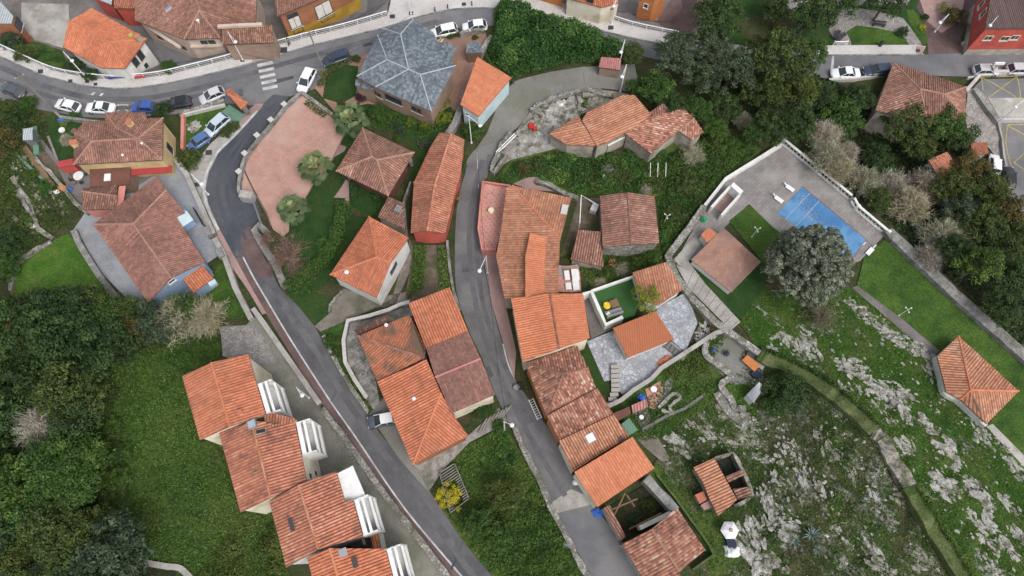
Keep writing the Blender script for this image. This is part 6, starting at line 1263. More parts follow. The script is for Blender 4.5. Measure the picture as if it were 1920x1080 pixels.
adopt('flat red brown boarded porch with one white skylight south of the yellow house', 'yellow house under a complicated old brown hipped roof below the parked cars'); adopt('bright red corrugated lean-to against the west wall of the yellow house', 'yellow house under a complicated old brown hipped roof below the parked cars')
# ================================================================== WALLS, RAILINGS, POSTS
W = wall
railing([(-60, 64), (0, 88), (48, 110), (112, 136), (187, 148), (232, 149), (300, 143), (362, 129), (425, 113), (480, 97)], 'white railing along the outside of the curved pavement at upper left', group='pavement railings', base_h=.12)
railing([(480, 97), (567, 73), (655, 51), (727, 30)], 'white railing in front of the terracotta and ochre house', group='pavement railings', base_h=.12)
railing([(1132, 32), (1185, 50), (1270, 68)], 'white railing above the red paved yard at top centre', group='pavement railings', base_h=.12)
railing([(1560, 87), (1580, 87), (1585, 86)], 'short white railing end beside the park path', group='pavement railings', base_h=.12, sm=False)
W('plaza_wall', [(565, 172), (548, 186), (533, 201), (509, 231), (484, 260), (459, 293), (451, 322), (447, 345), (448, 360), (456, 368), (473, 370)], .45, 1.25, 'stone_grey', 'low stone wall between the brick plaza and the dark lane', sm=True, n=2)
for i, (a, b) in enumerate(((533, 196), (508, 225), (482, 254), (459, 288), (448, 322))):
    x, y, z = P(a, b, 1.3); z = gz(x, y); o = empty('wall_pier', (x, y, z), ['%s square pale pier on the plaza wall, counted from the road junction' % w for w in ('first', 'second', 'third', 'fourth', 'fifth')][i], 'pier', 'piers on the plaza wall'); MB().box((x, y, z + .7), (.6, .6, 1.4), .8).build('shaft', 'concrete', o); MB().box((x, y, z + 1.45), (.75, .75, .12), .8).build('cap', 'concrete_pale', o)
line('plaza_edge', [(549, 190), (520, 222), (495, 255), (474, 285), (462, 305), (459, 318), (478, 360), (500, 400), (510, 428)], .22, 'brown_paving', .462, n=3)
W('plaza_wall', [(565, 172), (600, 197), (628, 218)], .5, 1.1, 'stone_wall', 'stone wall with planting on the garden side of the brick plaza', sm=True)
W('gate_pier', [(449, 362), (472, 366)], 1.1, 1.7, 'concrete', 'wide concrete gate pier at the foot of the brick plaza', 'pier')
railing([(473, 368), (482, 390), (494, 424)], 'grey sliding gate leaning along the bottom of the brick plaza', h=1.4, mat='metal_grey', sm=False, name='gate', bars=3)
W('roadside_wall', [(497, 432), (484, 420), (476, 431), (491, 458), (518, 500), (533, 536)], .9, 1.1, 'stone_grey', 'grey stone wall between the lower road and the garden lawn', jag=.05)
W('yard_wall', [(328, 297), (350, 327), (375, 382), (400, 438)], .6, 1.0, 'stone_grey', 'stone wall with concrete top above the grey yard of the blue walled house', cap='concrete')
W('roadside_wall', [(402, 446), (420, 480), (440, 538), (470, 597)], .7, 1.0, 'concrete', 'grey concrete wall between the pink pavement and the small lawn')
for i, q in enumerate(((393, 437), (416, 477))): x, y, z = P(*q, .6); z = gz(x, y); tag(MB().box((x, y, z + .7), (.8, 1.4, 1.4), .5).build('gate_pier', 'stone_grey', base=(x, y, z)), ['stubby grey gate pier at the top of the pink pavement', 'stubby grey gate pier halfway down the pink pavement'][i], 'pier')
railing([(369, 397), (386, 427)], 'dark steel gate in the wall of the grey yard', h=1.3, mat='metal_dark', sm=False, name='gate', bars=4)
W('forecourt_wall', [(474, 578), (496, 608), (518, 640), (560, 700), (599, 757)], .55, .8, 'stone_wall', 'rough stone retaining wall between the brown strip and the row house forecourt', cap='concrete')
W('forecourt_wall', [(603, 764), (642, 816), (722, 928), (842, 1084)], .7, .7, 'stone_wall', 'pale crumbling stone wall along the lower half of the brown strip', jag=.1)
W('garden_wall', [(137, 431), (150, 460), (180, 508), (213, 552), (238, 573)], .8, .9, 'stone_grey', 'grey stone wall curving round the west side of the concrete yard', sm=True)
railing([(230, 562), (258, 578), (275, 582)], 'short dark railing at the south-west corner of the concrete yard', h=.9, mat='metal_dark', sm=False)
W('garden_wall', [(18, 545), (24, 505), (32, 492), (62, 470), (95, 452)], .5, .6, 'stone_wall', 'curved dry stone wall at the edge of the left lawn', jag=.15, sm=True)
W('boundary_wall', [(100, 206), (112, 218), (170, 226)], .4, .9, 'stone_grey', 'low stone wall behind the two white parked cars')
W('boundary_wall', [(170, 226), (195, 228)], .3, .8, 'concrete', 'short concrete wall beside the old brown roof, below the cars')
W('lawn_wall', [(343, 214), (421, 195)], .3, .7, 'concrete_pale', 'white topped wall along the road side of the triangular lawn'); W('lawn_wall', [(342, 214), (341, 278)], .45, .9, 'plaster_pink', 'pink wall on the west side of the triangular lawn'); W('planted_wall', [(335, 213), (360, 207), (420, 188)], .9, .6, 'stone_wall', 'planted rubble wall below the black and silver parked cars', jag=.15)
W('field_wall', [(240, 1052), (275, 1056), (312, 1062), (338, 1066), (362, 1090)], .7, .5, 'concrete', 'pale wall curving along the bottom of the meadow', sm=True)
W('yard_wall', [(768, 566), (752, 570), (728, 581), (692, 592), (652, 601), (644, 638), (647, 678), (665, 712), (688, 746)], .4, 1.1, 'stone_grey', 'whitewashed wall around the old stone yard', cap='concrete_pale')
W('roadside_wall', [(605, 628), (620, 660), (636, 690), (660, 730), (690, 772)], .5, .5, 'stone_wall', 'mossy stone edging along the right side of the lower road', jag=.15)
W('garden_wall', [(640, 545), (618, 570), (618, 585)], .4, .5, 'stone_wall', 'dry stone edge of the dirt yard south of the hedge', jag=.15)
W('lane_wall', [(838, 450), (843, 500), (850, 545), (862, 580)], .35, .7, 'stone_grey', 'grey kerb wall between the garden plot and the middle lane')
W('garden_wall', [(922, 66), (912, 80), (896, 105)], .7, 1.2, 'stone_wall', 'stone wall running up beside the slate roofed shed'); W('garden_wall', [(872, 170), (862, 205), (850, 235), (838, 250)], .9, 1.2, 'stone_grey', 'grey stone wall between the villa garden and the pale blue cottage', sm=True)
W('garden_wall', [(770, 340), (757, 376), (762, 440)], .3, 1.2, 'stone_grey', 'thin grey wall beside the west side of the long narrow house')
W('lane_wall', [(1128, 168), (1095, 168), (1075, 172), (1037, 184), (1010, 194), (995, 206)], .6, .8, 'stone_wall', 'broken stone wall at the inside of the concrete lane bend', jag=.2, sm=True)
W('lane_wall', [(958, 246), (940, 268), (930, 290), (922, 315)], .5, 1.0, 'stone_wall', 'stone wall below the red cement mixer beside the lane', jag=.12)
W('lane_wall', [(939, 285), (920, 318), (925, 322), (950, 290), (939, 285)], .4, 1.0, 'stone_wall', 'small roofless stone pen at the foot of the stony yard', jag=.1)
W('lane_wall', [(964, 800), (985, 850), (1010, 895), (1032, 950), (1060, 1000), (1090, 1062), (1120, 1110)], .7, .8, 'stone_wall', 'old stone wall between the grass bank and the middle lane', jag=.2)
W('terrace_wall', [(1005, 338), (1030, 345), (1060, 362), (1085, 372)], .6, 1.0, 'stone_wall', 'curved stone wall round the brick patio behind the long mottled roof', jag=.1, sm=True); drape('brick_patio', [(962, 346), (985, 335), (1005, 332), (1025, 342), (1040, 360), (1000, 358)], 'pink_paving')
# pool terrace walls
W('boundary_wall', [(1466, 269), (1425, 295), (1362, 334), (1322, 385)], .45, 1.0, 'plaster_white', 'white wall on the north-west side of the pool terrace')
W('boundary_wall', [(1321, 386), (1290, 430), (1252, 480), (1270, 520), (1300, 560), (1340, 602), (1368, 622), (1425, 662)], .9, 1.2, 'stone_wall', 'long grey stone wall enclosing the pool house and ramp', jag=.04)
W('retaining_wall', [(1664, 441), (1672, 437), (1780, 540), (1925, 668), (2060, 790)], 1.5, 1.0, 'stone_grey', 'broad grey wall on the wooded side of the right lawn', jag=.05, dep=3)
W('hill_wall', [(1425, 662), (1440, 672), (1480, 685), (1520, 707), (1570, 742), (1612, 778), (1640, 808)], 1.9, 1.3, 'mossy_wall', 'mossy field wall at the top of the rough slope, upper stretch', jag=.12, sm=True)
W('hill_wall', [(1640, 808), (1660, 828), (1678, 865), (1705, 912)], 1.7, 1.1, 'rock_brown', 'bare collapsed middle stretch of the field wall on the slope', jag=.25, sm=True)
W('hill_wall', [(1705, 912), (1742, 972), (1772, 1022), (1812, 1088)], 1.7, 1.3, 'mossy_wall', 'mossy field wall running to the bottom edge, lower stretch', jag=.12)
W('garden_wall', [(1140, 762), (1165, 750), (1190, 730), (1222, 710), (1240, 690), (1275, 668), (1310, 645), (1340, 625), (1366, 617)], .45, .9, 'stone_wall', 'thin stone wall snaking below the pale blue stone garden', cap='concrete')
W('garden_wall', [(1205, 805), (1250, 780), (1285, 765), (1318, 742)], .35, .4, 'concrete_dark', 'low grey kerb crossing the rough grass below the garden')
W('garden_wall', [(1326, 640), (1322, 660), (1335, 675), (1355, 690), (1372, 705), (1352, 722), (1372, 750), (1380, 765), (1400, 765)], .8, .8, 'stone_wall', 'stone retaining wall around the dirt terrace and play lawn', jag=.12, sm=True)
W('rock_wall', [(1345, 735), (1360, 760), (1385, 785), (1400, 775)], 1.2, .5, 'stone_wall', 'rubble bank below the play lawn', jag=.12, sm=True)
W('garden_wall', [(1235, 765), (1262, 738), (1276, 745), (1256, 762), (1262, 775), (1240, 768)], .4, .5, 'stone_wall', 'little curved stone bed edging beside the garden steps', jag=.1, sm=True)
W('fence', [(1232, 890), (1268, 935), (1330, 1022), (1338, 1040), (1300, 1068)], .25, 1.0, 'mossy_wall', 'mossy wooden fence between the ruin and the grass strip', 'fence', jag=.08)
W('stone_bank', [(1757, 668), (1768, 700), (1772, 735), (1800, 752), (1850, 798)], .5, 1.0, 'plaster_white', 'white plastered footing wall on the rocky side of the isolated house', jag=.05, sm=True)
W('court_wall', [(1812, 170), (1838, 140), (1845, 133), (2060, 133)], .5, .9, 'concrete_pale', 'pale concrete parapet at the top of the car court'); W('court_wall', [(1830, 168), (1852, 200), (1873, 226)], .7, .9, 'stone_grey', 'sloping grey ramp wall at the side of the car court'); W('court_wall', [(1872, 223), (2060, 222)], .35, .8, 'concrete_pale', 'pale kerb wall between the two levels of the car court'); W('court_wall', [(1872, 228), (1880, 260), (1890, 320), (1895, 345)], .3, .6, 'concrete', 'low wall on the left of the lower car court')
W('road_wall', [(1555, 148), (1600, 147), (1665, 137)], .3, .7, 'concrete_pale', 'low white wall behind the cars parked above the wood'); W('road_wall', [(1815, 145), (1835, 142)], .3, .5, 'concrete_pale', 'short pale kerb at the mouth of the car court')
W('timber_edge', [(1020, 925), (1035, 950), (1052, 985), (1062, 1010)], .3, .35, 'wood_grey', 'grey planks edging the lane above the grass bank', 'edging')
def balustrade(px, label, h=1.0):
    pts = [P(*p) for p in px]; b0 = pts[0]; root = empty('balustrade', b0, label, 'balustrade', 'white balustrade of the pool terrace'); q = [(p[0], p[1], gz(p[0], p[1]) + .05) for p in pts]
    pr = [(.08, 0), (.08, .06), (.05, .1), (.09, .35), (.045, .62), (.045, .75), (.08, .84), (.08, .9)]; mb = MB().lathe((0, 0, .12), pr, 8); bm_ = bpy.data.meshes.new('baluster'); bm_.from_pydata(mb.v, [], mb.f); bm_.materials.append(MATS['white_paint'])
    cum = 0; L = sum((Vector(b) - Vector(a)).length for a, b in zip(q, q[1:])); 
    for nm_, w, z0, z1 in (('base_rail', .36, 0, .13), ('top_rail', .34, 1.02, 1.2)):
        o = strip_xy([p[:2] for p in q], w); m = len(q); mb = MB()
        V = []
        for i in range(m): l, r = o[i], o[2 * m - 1 - i]; z = q[i][2]; V += [(l[0], l[1], z + z0), (l[0], l[1], z + z1), (r[0], r[1], z + z1), (r[0], r[1], z + z0)]
        mb.add(V, [f for i in range(m - 1) for a, b in ((i * 4, i * 4 + 4),) for f in ((a, b, b + 1, a + 1), (a + 1, b + 1, b + 2, a + 2), (a + 2, b + 2, b + 3, a + 3), (a + 3, b + 3, b, a))] + [(0, 1, 2, 3), (m * 4 - 1, m * 4 - 2, m * 4 - 3, m * 4 - 4)]); mb.build(nm_, 'white_paint', root)
    for i, p in enumerate(q): MB().box((p[0], p[1], p[2] + .65), (.42, .42, 1.3), .7).build('pier', 'white_paint', root)
    step = .62
    for a, b in zip(q, q[1:]):
        a, b = Vector(a), Vector(b); k = int((b - a).length / step)
        for j in range(1, k): c = a.lerp(b, j / k); o = bpy.data.objects.new('baluster', bm_); COL.objects.link(o); o.parent = root; o.location = c - Vector(b0)
balustrade([(1466, 270), (1530, 323), (1594, 376)], 'longer white balustrade along the wooded edge of the pool terrace')
balustrade([(1594, 376), (1603, 393), (1660, 441)], 'shorter kinked white balustrade at the far end of the pool')
# ================================================================== CARS
CK = 'parked cars'
car(22, 168, (44, 178), (0, 158), 'hatch', 'paint_grey', 'dark grey hatchback parked at the left edge of the curved road')
car(126, 197, (148, 203), (104, 192), 'hatch', 'paint_white', 'white hatchback parked beside the leaning utility pole')
car(187, 201, (212, 203), (162, 201), 'sedan', 'paint_white', 'white saloon parked next to the yellow hatched road box')
car(270, 200, (292, 202), (248, 200), 'hatch', 'paint_blue', 'bright blue hatchback parked below the curved road')
car(334, 192, (356, 186), (312, 194), 'hatch', 'paint_black', 'black hatchback parked between the blue and the silver cars')
car(397, 178, (417, 170), (376, 187), 'hatch', 'paint_silver', 'silver hatchback parked beside the red tiled gate canopy')
car(405, 234, (425, 217), (388, 250), 'wagon', 'paint_paleblue', 'pale silver estate car on the triangular lawn drive')
car(372, 265, (384, 256), (358, 274), 'kei', 'paint_steelblue', 'blue car half hidden behind the yellow green bush')
car(574, 149, (584, 129), (564, 168), 'wagon', 'paint_white', 'white car parked pointing down at the brick plaza corner')
car(630, 108, (650, 102), (610, 116), 'wagon', 'paint_navy', 'dark blue estate car parked against the villa garden')
car(832, 57, (854, 52), (808, 62), 'wagon', 'paint_white', 'white estate car parked behind the slate villa')
car(890, 48, (912, 47), (868, 52), 'hatch', 'paint_white', 'white hatchback parked at the villa gate wall')
car(1586, 136, (1613, 136), (1560, 137), 'sedan', 'paint_white', 'white saloon parked on the road above the wood')
car(1647, 131, (1672, 129), (1622, 133), 'wagon', 'paint_navy', 'dark estate car parked behind the old brown hipped house')
car(1866, 306, (1866, 322), (1866, 290), 'kei', 'paint_white', 'small white car beside the orange roof corner at right')
car(1893, 332, (1893, 350), (1893, 314), 'hatch', 'paint_black', 'black car parked in the lower car court at right')
car(717, 787, (737, 783), (697, 791), 'hatch', 'paint_grey', 'dark car with a white roof parked under the large orange roof', top='paint_white')
car(1850, 131, (1830, 131), (1872, 131), 'hatch', 'paint_silver', 'grey car behind the parapet of the car court'); car(1913, 129, (1893, 129), (1935, 129), 'hatch', 'paint_silver', 'silver car cut off by the right edge above the car court')
# ================================================================== LAMPS, POLES, WIRES
lamp((165, 149), (155, 134), 'street lamp in front of the white house at upper left')
lamp((456, 113), (450, 89), 'street lamp beside the large old house at top left'); lamp((771, 27), (765, 4), 'street lamp on the wide pavement above the slate villa')
lamp((1147, 46), (1146, 26), 'street lamp at the orange canopy roof on the top pavement'); lamp((1160, 128), (1161, 108), 'street lamp at the small pink shed'); lamp((1163, 172), (1163, 152), 'street lamp at the end of the concrete lane bend')
lamp((884, 268), (905, 239), 'street lamp beside the pale blue cottage', 7); lamp((914, 512), (897, 512), 'street lamp on the lane below the pink roof terrace', 6); lamp((580, 746), (566, 741), 'street lamp on the row house forecourt', 6)
lamp((946, 806), (960, 797), 'street lamp at the timber stack beside the middle lane', 6); lamp((1822, 85), (1841, 66), 'street lamp at the red building'); lamp((1870, 232), (1884, 217), 'street lamp between the two car court levels'); lamp((1752, 60), (1752, 52), 'slim lamp post in the paved square beside the park', 4)
lamp((391, 365), (397, 363), 'street lamp at the bend of the dark lane', 6)
garden_lamp((1409, 445), (1420, 432), 'white three globe garden lamp on the small pool lawn'); garden_lamp((1684, 592), (1700, 581), 'white three globe garden lamp beside the lawn path')
garden_lamp((1245, 418), (1246, 406), 'pale garden post in the overgrown garden right of the barn', 2.2)
utility_pole((101, 206), (38, 154), 'wooden utility pole leaning out beside the white hatchback'); utility_pole((606, 128), (585, 87), 'wooden utility pole at the corner of the villa garden')
cable((893, 262), (905, 430), 'thin cable hanging over the middle lane past the long narrow house'); cable((905, 430), (935, 700), 'thin cable hanging over the middle lane past the dusty brown roof'); cable((606, 128), (450, 100), 'cable crossing the main road to the large old house', 8, 6); cable((101, 206), (165, 149), 'cable from the leaning pole across the road', 8, 6); cable((606, 128), (771, 27), 'cable running above the slate villa', 8, 6)
cable((935, 700), (953, 800), 'thin cable hanging beside the timber stack'); cable((445, 955), (345, 1034), 'washing line stretched from the second row house down the meadow', 3, 1.5, .03); cable((420, 848), (335, 900), 'washing line at the upper end of the meadow', 3, 1.5, .03)
x, y, z = P(1873, 120, 3); g = empty('sign_board', (x, y, gz(x, y)), 'white blank sign board on a post above the car court', 'sign'); MB().box((x, y, gz(x, y) + 1.5), (.1, .1, 3.0)).build('post', 'metal_grey', g); MB().box((x, y, gz(x, y) + 3.1), (1.5, .25, .45)).build('panel', 'cloth_white', g)
for i, (a, b) in enumerate(((816, 22), (840, 17), (885, 11))): x, y, z = P(a, b); tag(MB().lathe((x, y, z + .13), [(.12, 0), (.1, .1), (.09, .8), (.12, .85), (.02, .95)], 10).build('bollard', 'metal_dark', base=(x, y, z)), ['black bollard on the wide pavement, nearest the street lamp', 'middle one of three black bollards on the wide pavement', 'black bollard on the wide pavement, nearest the green bushes'][i], 'bollard', 'bollards on the wide pavement')
x, y, z = P(1649, 87); o = empty('litter_bin', (x, y, z + .13), 'dark litter bin on the pavement below the small park', 'bin'); MB().lathe((x, y, z + .13), [(.24, 0), (.3, .75), (.28, .8)], 12).build('drum', 'metal_dark', o); MB().lathe((x, y, z + .95), [(.32, 0), (.3, .1), (.1, .2)], 12).build('lid', 'black', o)
def bench(px, py, rz, label, mat='wood'):
    x, y, z = P(px, py); o = empty('park_bench', (x, y, z), label, 'bench', 'park benches'); co, si = math.cos(rz), math.sin(rz)
    s = MB()
    for v in (-.18, 0, .18): s.box((x - v * si, y + v * co, z + .45), (2.0, .14, .05), rz)
    s.build('seat', mat, o); s = MB()
    for k in range(2): s.box((x - .30 * si, y + .30 * co, z + .62 + k * .2), (2.0, .05, .13), rz)
    s.build('backrest', mat, o)
    for u in (-.8, .8): MB().box((x + u * co, y + u * si, z + .22), (.07, .5, .44), rz).build('leg', 'metal_dark', o)
bench(1646, 49, -.15, 'dark bench at the upper edge of the small park lawn', 'metal_dark'); bench(1568, 68, 1.0, 'dark bench on the left path of the small park, first from the road', 'metal_dark'); bench(1577, 72, .8, 'dark bench on the left path of the small park, nearer the lawn', 'metal_dark')
# ================================================================== GARDEN THINGS
def table(px, py, r, label, mat='white_paint', chairs=0, cat='table'):
    x, y, z = P(px, py); o = empty('round_table', (x, y, z), label, cat); MB().lathe((x, y, z + .7), [(r * .95, 0), (r, .02), (r * .98, .05)], 18).build('tabletop', mat, o); MB().lathe((x, y, z), [(.25, 0), (.06, .06), (.05, .7)], 10).build('pedestal', mat, o)
    return x, y, z
def chair(x, y, z, rz, label, mat, group):
    o = empty('garden_chair', (x, y, z), label, 'chair', group); co, si = math.cos(rz), math.sin(rz)
    MB().box((x, y, z + .44), (.45, .45, .05), rz).build('seat', mat, o); MB().box((x - .22 * co, y - .22 * si, z + .7), (.05, .45, .5), rz).build('backrest', mat, o)
    for a, b in ((.18, .18), (.18, -.18), (-.18, .18), (-.18, -.18)): MB().box((x + a * co - b * si, y + a * si + b * co, z + .21), (.05, .05, .42), rz).build('leg', mat, o)
x, y, z = table(152, 334, .75, 'white round table on the patio left of the boarded porch')
for k in range(4): a = k * 1.571 + .5; chair(x + 1.05 * math.cos(a), y + 1.05 * math.sin(a), z, a + math.pi, 'dark garden chair drawn up to the white round patio table', 'metal_dark', 'chairs round the white patio table')
x, y, z = table(1224, 732, .42, 'small white round table on the brick patio below the stone garden'); table(1201, 784, .3, 'small pale table on the concrete pad below the brick patio')
def lounger(px, py, rz, label, mat='cloth_white'):
    x, y, z = P(px, py); o = empty('sun_lounger', (x, y, z), label, 'sun lounger', 'loungers by the pool'); co, si = math.cos(rz), math.sin(rz)
    MB().box((x, y, z + .33), (1.3, .62, .08), rz).build('seat', mat, o); v = MB(); v.box((0, 0, 0), (.7, .62, .07)); 
    MB().tube([(x - .65 * co, y - .65 * si, z + .36), (x - 1.15 * co, y - 1.15 * si, z + .75)], .1, 6).build('headrest', mat, o)
    for u, w in ((.5, .25), (.5, -.25), (-.5, .25), (-.5, -.25)): MB().box((x + u * co - w * si, y + u * si + w * co, z + .15), (.06, .06, .3), rz).build('leg', 'metal_white', o)
lounger(1480, 355, dirz((1472, 350), (1488, 361)), 'white lounger at the upper corner of the pool'); lounger(1459, 376, dirz((1452, 371), (1467, 382)), 'white lounger at the left end of the pool'); lounger(1629, 473, dirz((1635, 466), (1622, 480)), 'white lounger at the far right corner of the pool terrace')
def pot(px, py, r, label, mat='terracotta', plant='leaf_mid', group='potted plants'):
    x, y, z = P(px, py); o = empty('potted_plant', (x, y, z), label, 'potted plant', group); MB().lathe((x, y, z), [(r * .65, 0), (r, .5), (r * 1.05, .55)], 12).build('pot', mat, o); rng = np.random.default_rng(int(px)); C = rng.normal(size=(120, 3)) * r * .6 + [x, y, z + .75]; Nn = rng.normal(size=(120, 3)) + [0, 0, 1]; Nn /= np.linalg.norm(Nn, axis=1)[:, None]; V, F = quads(C - [x, y, z], Nn, .22, rng); me = fastmesh('foliage', V, F, rng.random(120)); me.materials.append(MATS[plant]); link('foliage', me, plant, o)
pot(1148, 495, .55, 'round terracotta tub in the garden below the barn'); pot(1336, 619, .4, 'red pot at the top of the stone garden steps', 'red'); pot(1413, 718, .35, 'white pot on the edge of the play lawn', 'white_paint')
pot(826, 78, .5, 'pale tub with a bush behind the slate villa', 'cream_plastic', 'leaf_olive'); pot(858, 372, .5, 'small tub shrub beside the long narrow house', 'terracotta', 'leaf_olive'); pot(1360, 665, .35, 'blue pot on the dirt terrace', 'blue_fabric', 'leaf_grey')
def heap(px, py, r, hh, mat, label, name, cat, seed=1, n=14):
    x, y, z = P(px, py); rnd = random.Random(seed); bm = bmesh.new(); bmesh.ops.create_icosphere(bm, subdivisions=3, radius=1)
    ph = [rnd.uniform(0, 6) for _ in range(6)]
    for v in bm.verts: k = 1 + .18 * math.sin(4 * v.co.x + ph[0]) * math.sin(5 * v.co.y + ph[1]) + .1 * math.sin(9 * v.co.x + ph[2]) * math.sin(8 * v.co.z + ph[3]) + rnd.uniform(-.03, .03); v.co = Vector((v.co.x * r * k, v.co.y * r * k * .8, max(-.1, v.co.z) * hh * k))
    me = bpy.data.meshes.new(name); bm.to_mesh(me); bm.free(); return tag(link(name, me, mat, None, (x, y, z)), label, cat)
heap(1121, 962, .75, .45, 'blue_fabric', 'crumpled bright blue tarpaulin at the corner of the new orange roof', 'tarpaulin', 'tarpaulin', 3); heap(1063, 1022, .5, .25, 'plaster_blue', 'strip of light blue plastic on the lane wall', 'plastic_sheet', 'plastic sheet', 4)
heap(1079, 905, .4, .4, 'cloth_white', 'white sack at the edge of the grey lane patch', 'sack', 'sack', 5); heap(1372, 1033, 1.0, .9, 'cloth_white', 'white cloth heap at the lower end of the navy sheet', 'cloth_heap', 'cloth', 6)
heap(1333, 899, .85, .7, 'cloth_white', 'white covered heap beside the ruined hut', 'cloth_heap', 'cloth', 7); heap(1132, 334, .4, .7, 'cloth_white', 'small white bundle in the overgrown slope', 'bundle', 'bundle', 8)
heap(1051, 199, .5, .5, 'plaster_white', 'white upright tub among the rubble of the stony yard', 'tub', 'tub', 9); heap(118, 228, .7, .8, 'blue_fabric', 'bright blue tarpaulin heap in the left garden', 'tarpaulin', 'tarpaulin', 10)
heap(118, 353, .7, .6, 'wood_orange', 'orange crate like heap at the foot of the left garden', 'heap', 'heap', 11); heap(133, 355, .4, .5, 'blue_fabric', 'small blue barrel heap near the orange heap', 'barrel', 'barrel', 12); heap(107, 361, .5, .3, 'cloth_white', 'white sheet lying near the orange heap', 'sheet', 'sheet', 13); heap(1202, 292, .8, .5, 'yellow', 'bright yellow plastic cover below the broken backed house', 'plastic_cover', 'plastic cover', 14)
heap(69, 424, .6, .3, 'cloth_white', 'white slab lying on the left slope', 'slab', 'slab', 15); heap(1337, 668 - 10, .35, .5, 'blue_fabric', 'blue plastic drum on the dirt terrace', 'drum', 'drum', 16)
heap(1203, 745, .6, .5, 'blue_fabric', 'small blue toy pile beside the brick patio', 'toy_pile', 'toys', 17); heap(1318, 414, .5, .9, 'green_bright', 'bright green compost bin beside the pool house path', 'compost_bin', 'bin', 18)
x, y, z = P(1361, 995); o = empty('parasol', (x, y, z), 'closed white canvas parasol at the top of the navy sheet below the ruined hut', 'parasol'); MB().lathe((x, y, z + 2.0), [(1.12, -.35), (.8, -.1), (.35, .12), (.08, .22), (.05, .35)], 6).build('canopy', 'cloth_white', o); MB().lathe((x, y, z), [(.3, 0), (.3, .1), (.035, .12), (.035, 2.2)], 8).build('pole', 'metal_grey', o); MB().lathe((x, y, z + 2.2), [(.25, -.02), (.2, .06), (.03, .12)], 8).build('cap', 'plaster_tan', o)
x, y, z = P(1367, 1015); tag(MB().box((x, y, z + .35), (1.1, 3.0, .7), dirz((1362, 998), (1373, 1035)) + math.pi / 2 , .9).build('covered_bench', 'navy', base=(x, y, z)), 'long bench under a dark navy sheet on the grass below the hut', 'bench')
def ladder(p, q, label):
    a, b = Vector(P(*p)), Vector(P(*q)); d = (b - a); s = Vector((-d.y, d.x, 0)).normalized() * .3; o = empty('ladder', tuple(a), label, 'ladder')
    for k in (-1, 1): MB().tube([a + s * k + Vector((0, 0, .12)), b + s * k + Vector((0, 0, .12))], .05, 6).build('rail', 'metal_white', o)
    n = 9; r = MB()
    for i in range(n): c = a.lerp(b, (i + .5) / n) + Vector((0, 0, .12)); MB().tube([c - s, c + s], .035, 5).build('rung', 'metal_white', o)
ladder((995, 748), (1012, 786), 'aluminium ladder lying along the lane beside the old mottled house')
for i, (a, b) in enumerate(((968, 728), (976, 726))): x, y, z = P(a, b); tag(MB().lathe((x, y, z), [(.38, 0), (.42, .5), (.40, .55), (.34, .5)], 14).build('barrel', ['stone_grey', 'black'][i], base=(x, y, z)), ['grey round tub on the lane by the old mottled house', 'black round tub on the lane by the old mottled house'][i], 'tub')
for i, (p, q) in enumerate((((930, 285), (965, 250)), ((935, 285), (968, 253)))): a, b = P(*p, .9), P(*q, .9); tag(MB().tube([a, b], .09, 6).build('metal_bar', 'metal_white', base=a), ['long white metal bar lying below the red cement mixer, nearer the lane', 'long white metal bar lying below the red cement mixer, nearer the yard'][i], 'bar', 'bars by the cement mixer')
x, y, z = P(995, 242); o = empty('cement_mixer', (x, y, z), 'red cement mixer at the edge of the stony yard', 'cement mixer'); MB().lathe((x, y, z + .5), [(.2, 0), (.45, .2), (.5, .5), (.3, .85), (.28, .8)], 12).build('drum', 'red', o); MB().box((x + .6, y - .2, z + .4), (.6, .5, .5), .4).build('motor_box', 'red', o)
for k in range(3): a = k * 2.094; MB().tube([(x, y, z + .6), (x + .6 * math.cos(a), y + .6 * math.sin(a), z)], .04, 5).build('leg', 'metal_dark', o)
W('terrace_edge', [(62, 292), (90, 320), (118, 352), (142, 382), (165, 400)], .5, .6, 'rock_brown', 'rough stone terrace edge running down towards the boarded porch', jag=.2)
W('terrace_edge', [(20, 330), (42, 360), (58, 395), (72, 430), (95, 445)], .6, .5, 'rock_brown', 'rough stone terrace edge in the middle of the left slope', jag=.2)
W('terrace_edge', [(0, 385), (20, 400), (32, 412)], .6, .4, 'stone_wall', 'short pale stone row at the left edge of the left slope', jag=.2)
W('garden_wall', [(862, 62), (880, 56), (908, 54)], .5, 1.0, 'stone_wall', 'stone wall screening the white hatchback at the villa gate', jag=.05)
for q, lb in (([(1082, 172), (1088, 190), (1086, 207)], 'crooked broken wall standing across the stony yard'), ([(1005, 206), (1020, 216), (1014, 228)], 'stub of broken wall beside the lane in the stony yard'), ([(968, 250), (992, 232), (1008, 214)], 'low broken wall right of the red cement mixer'), ([(1092, 176), (1122, 174), (1150, 176)], 'low ruined wall at the top of the stony yard')): W('ruin_wall', q, .6, .9, 'rock_brown', lb, jag=.3)
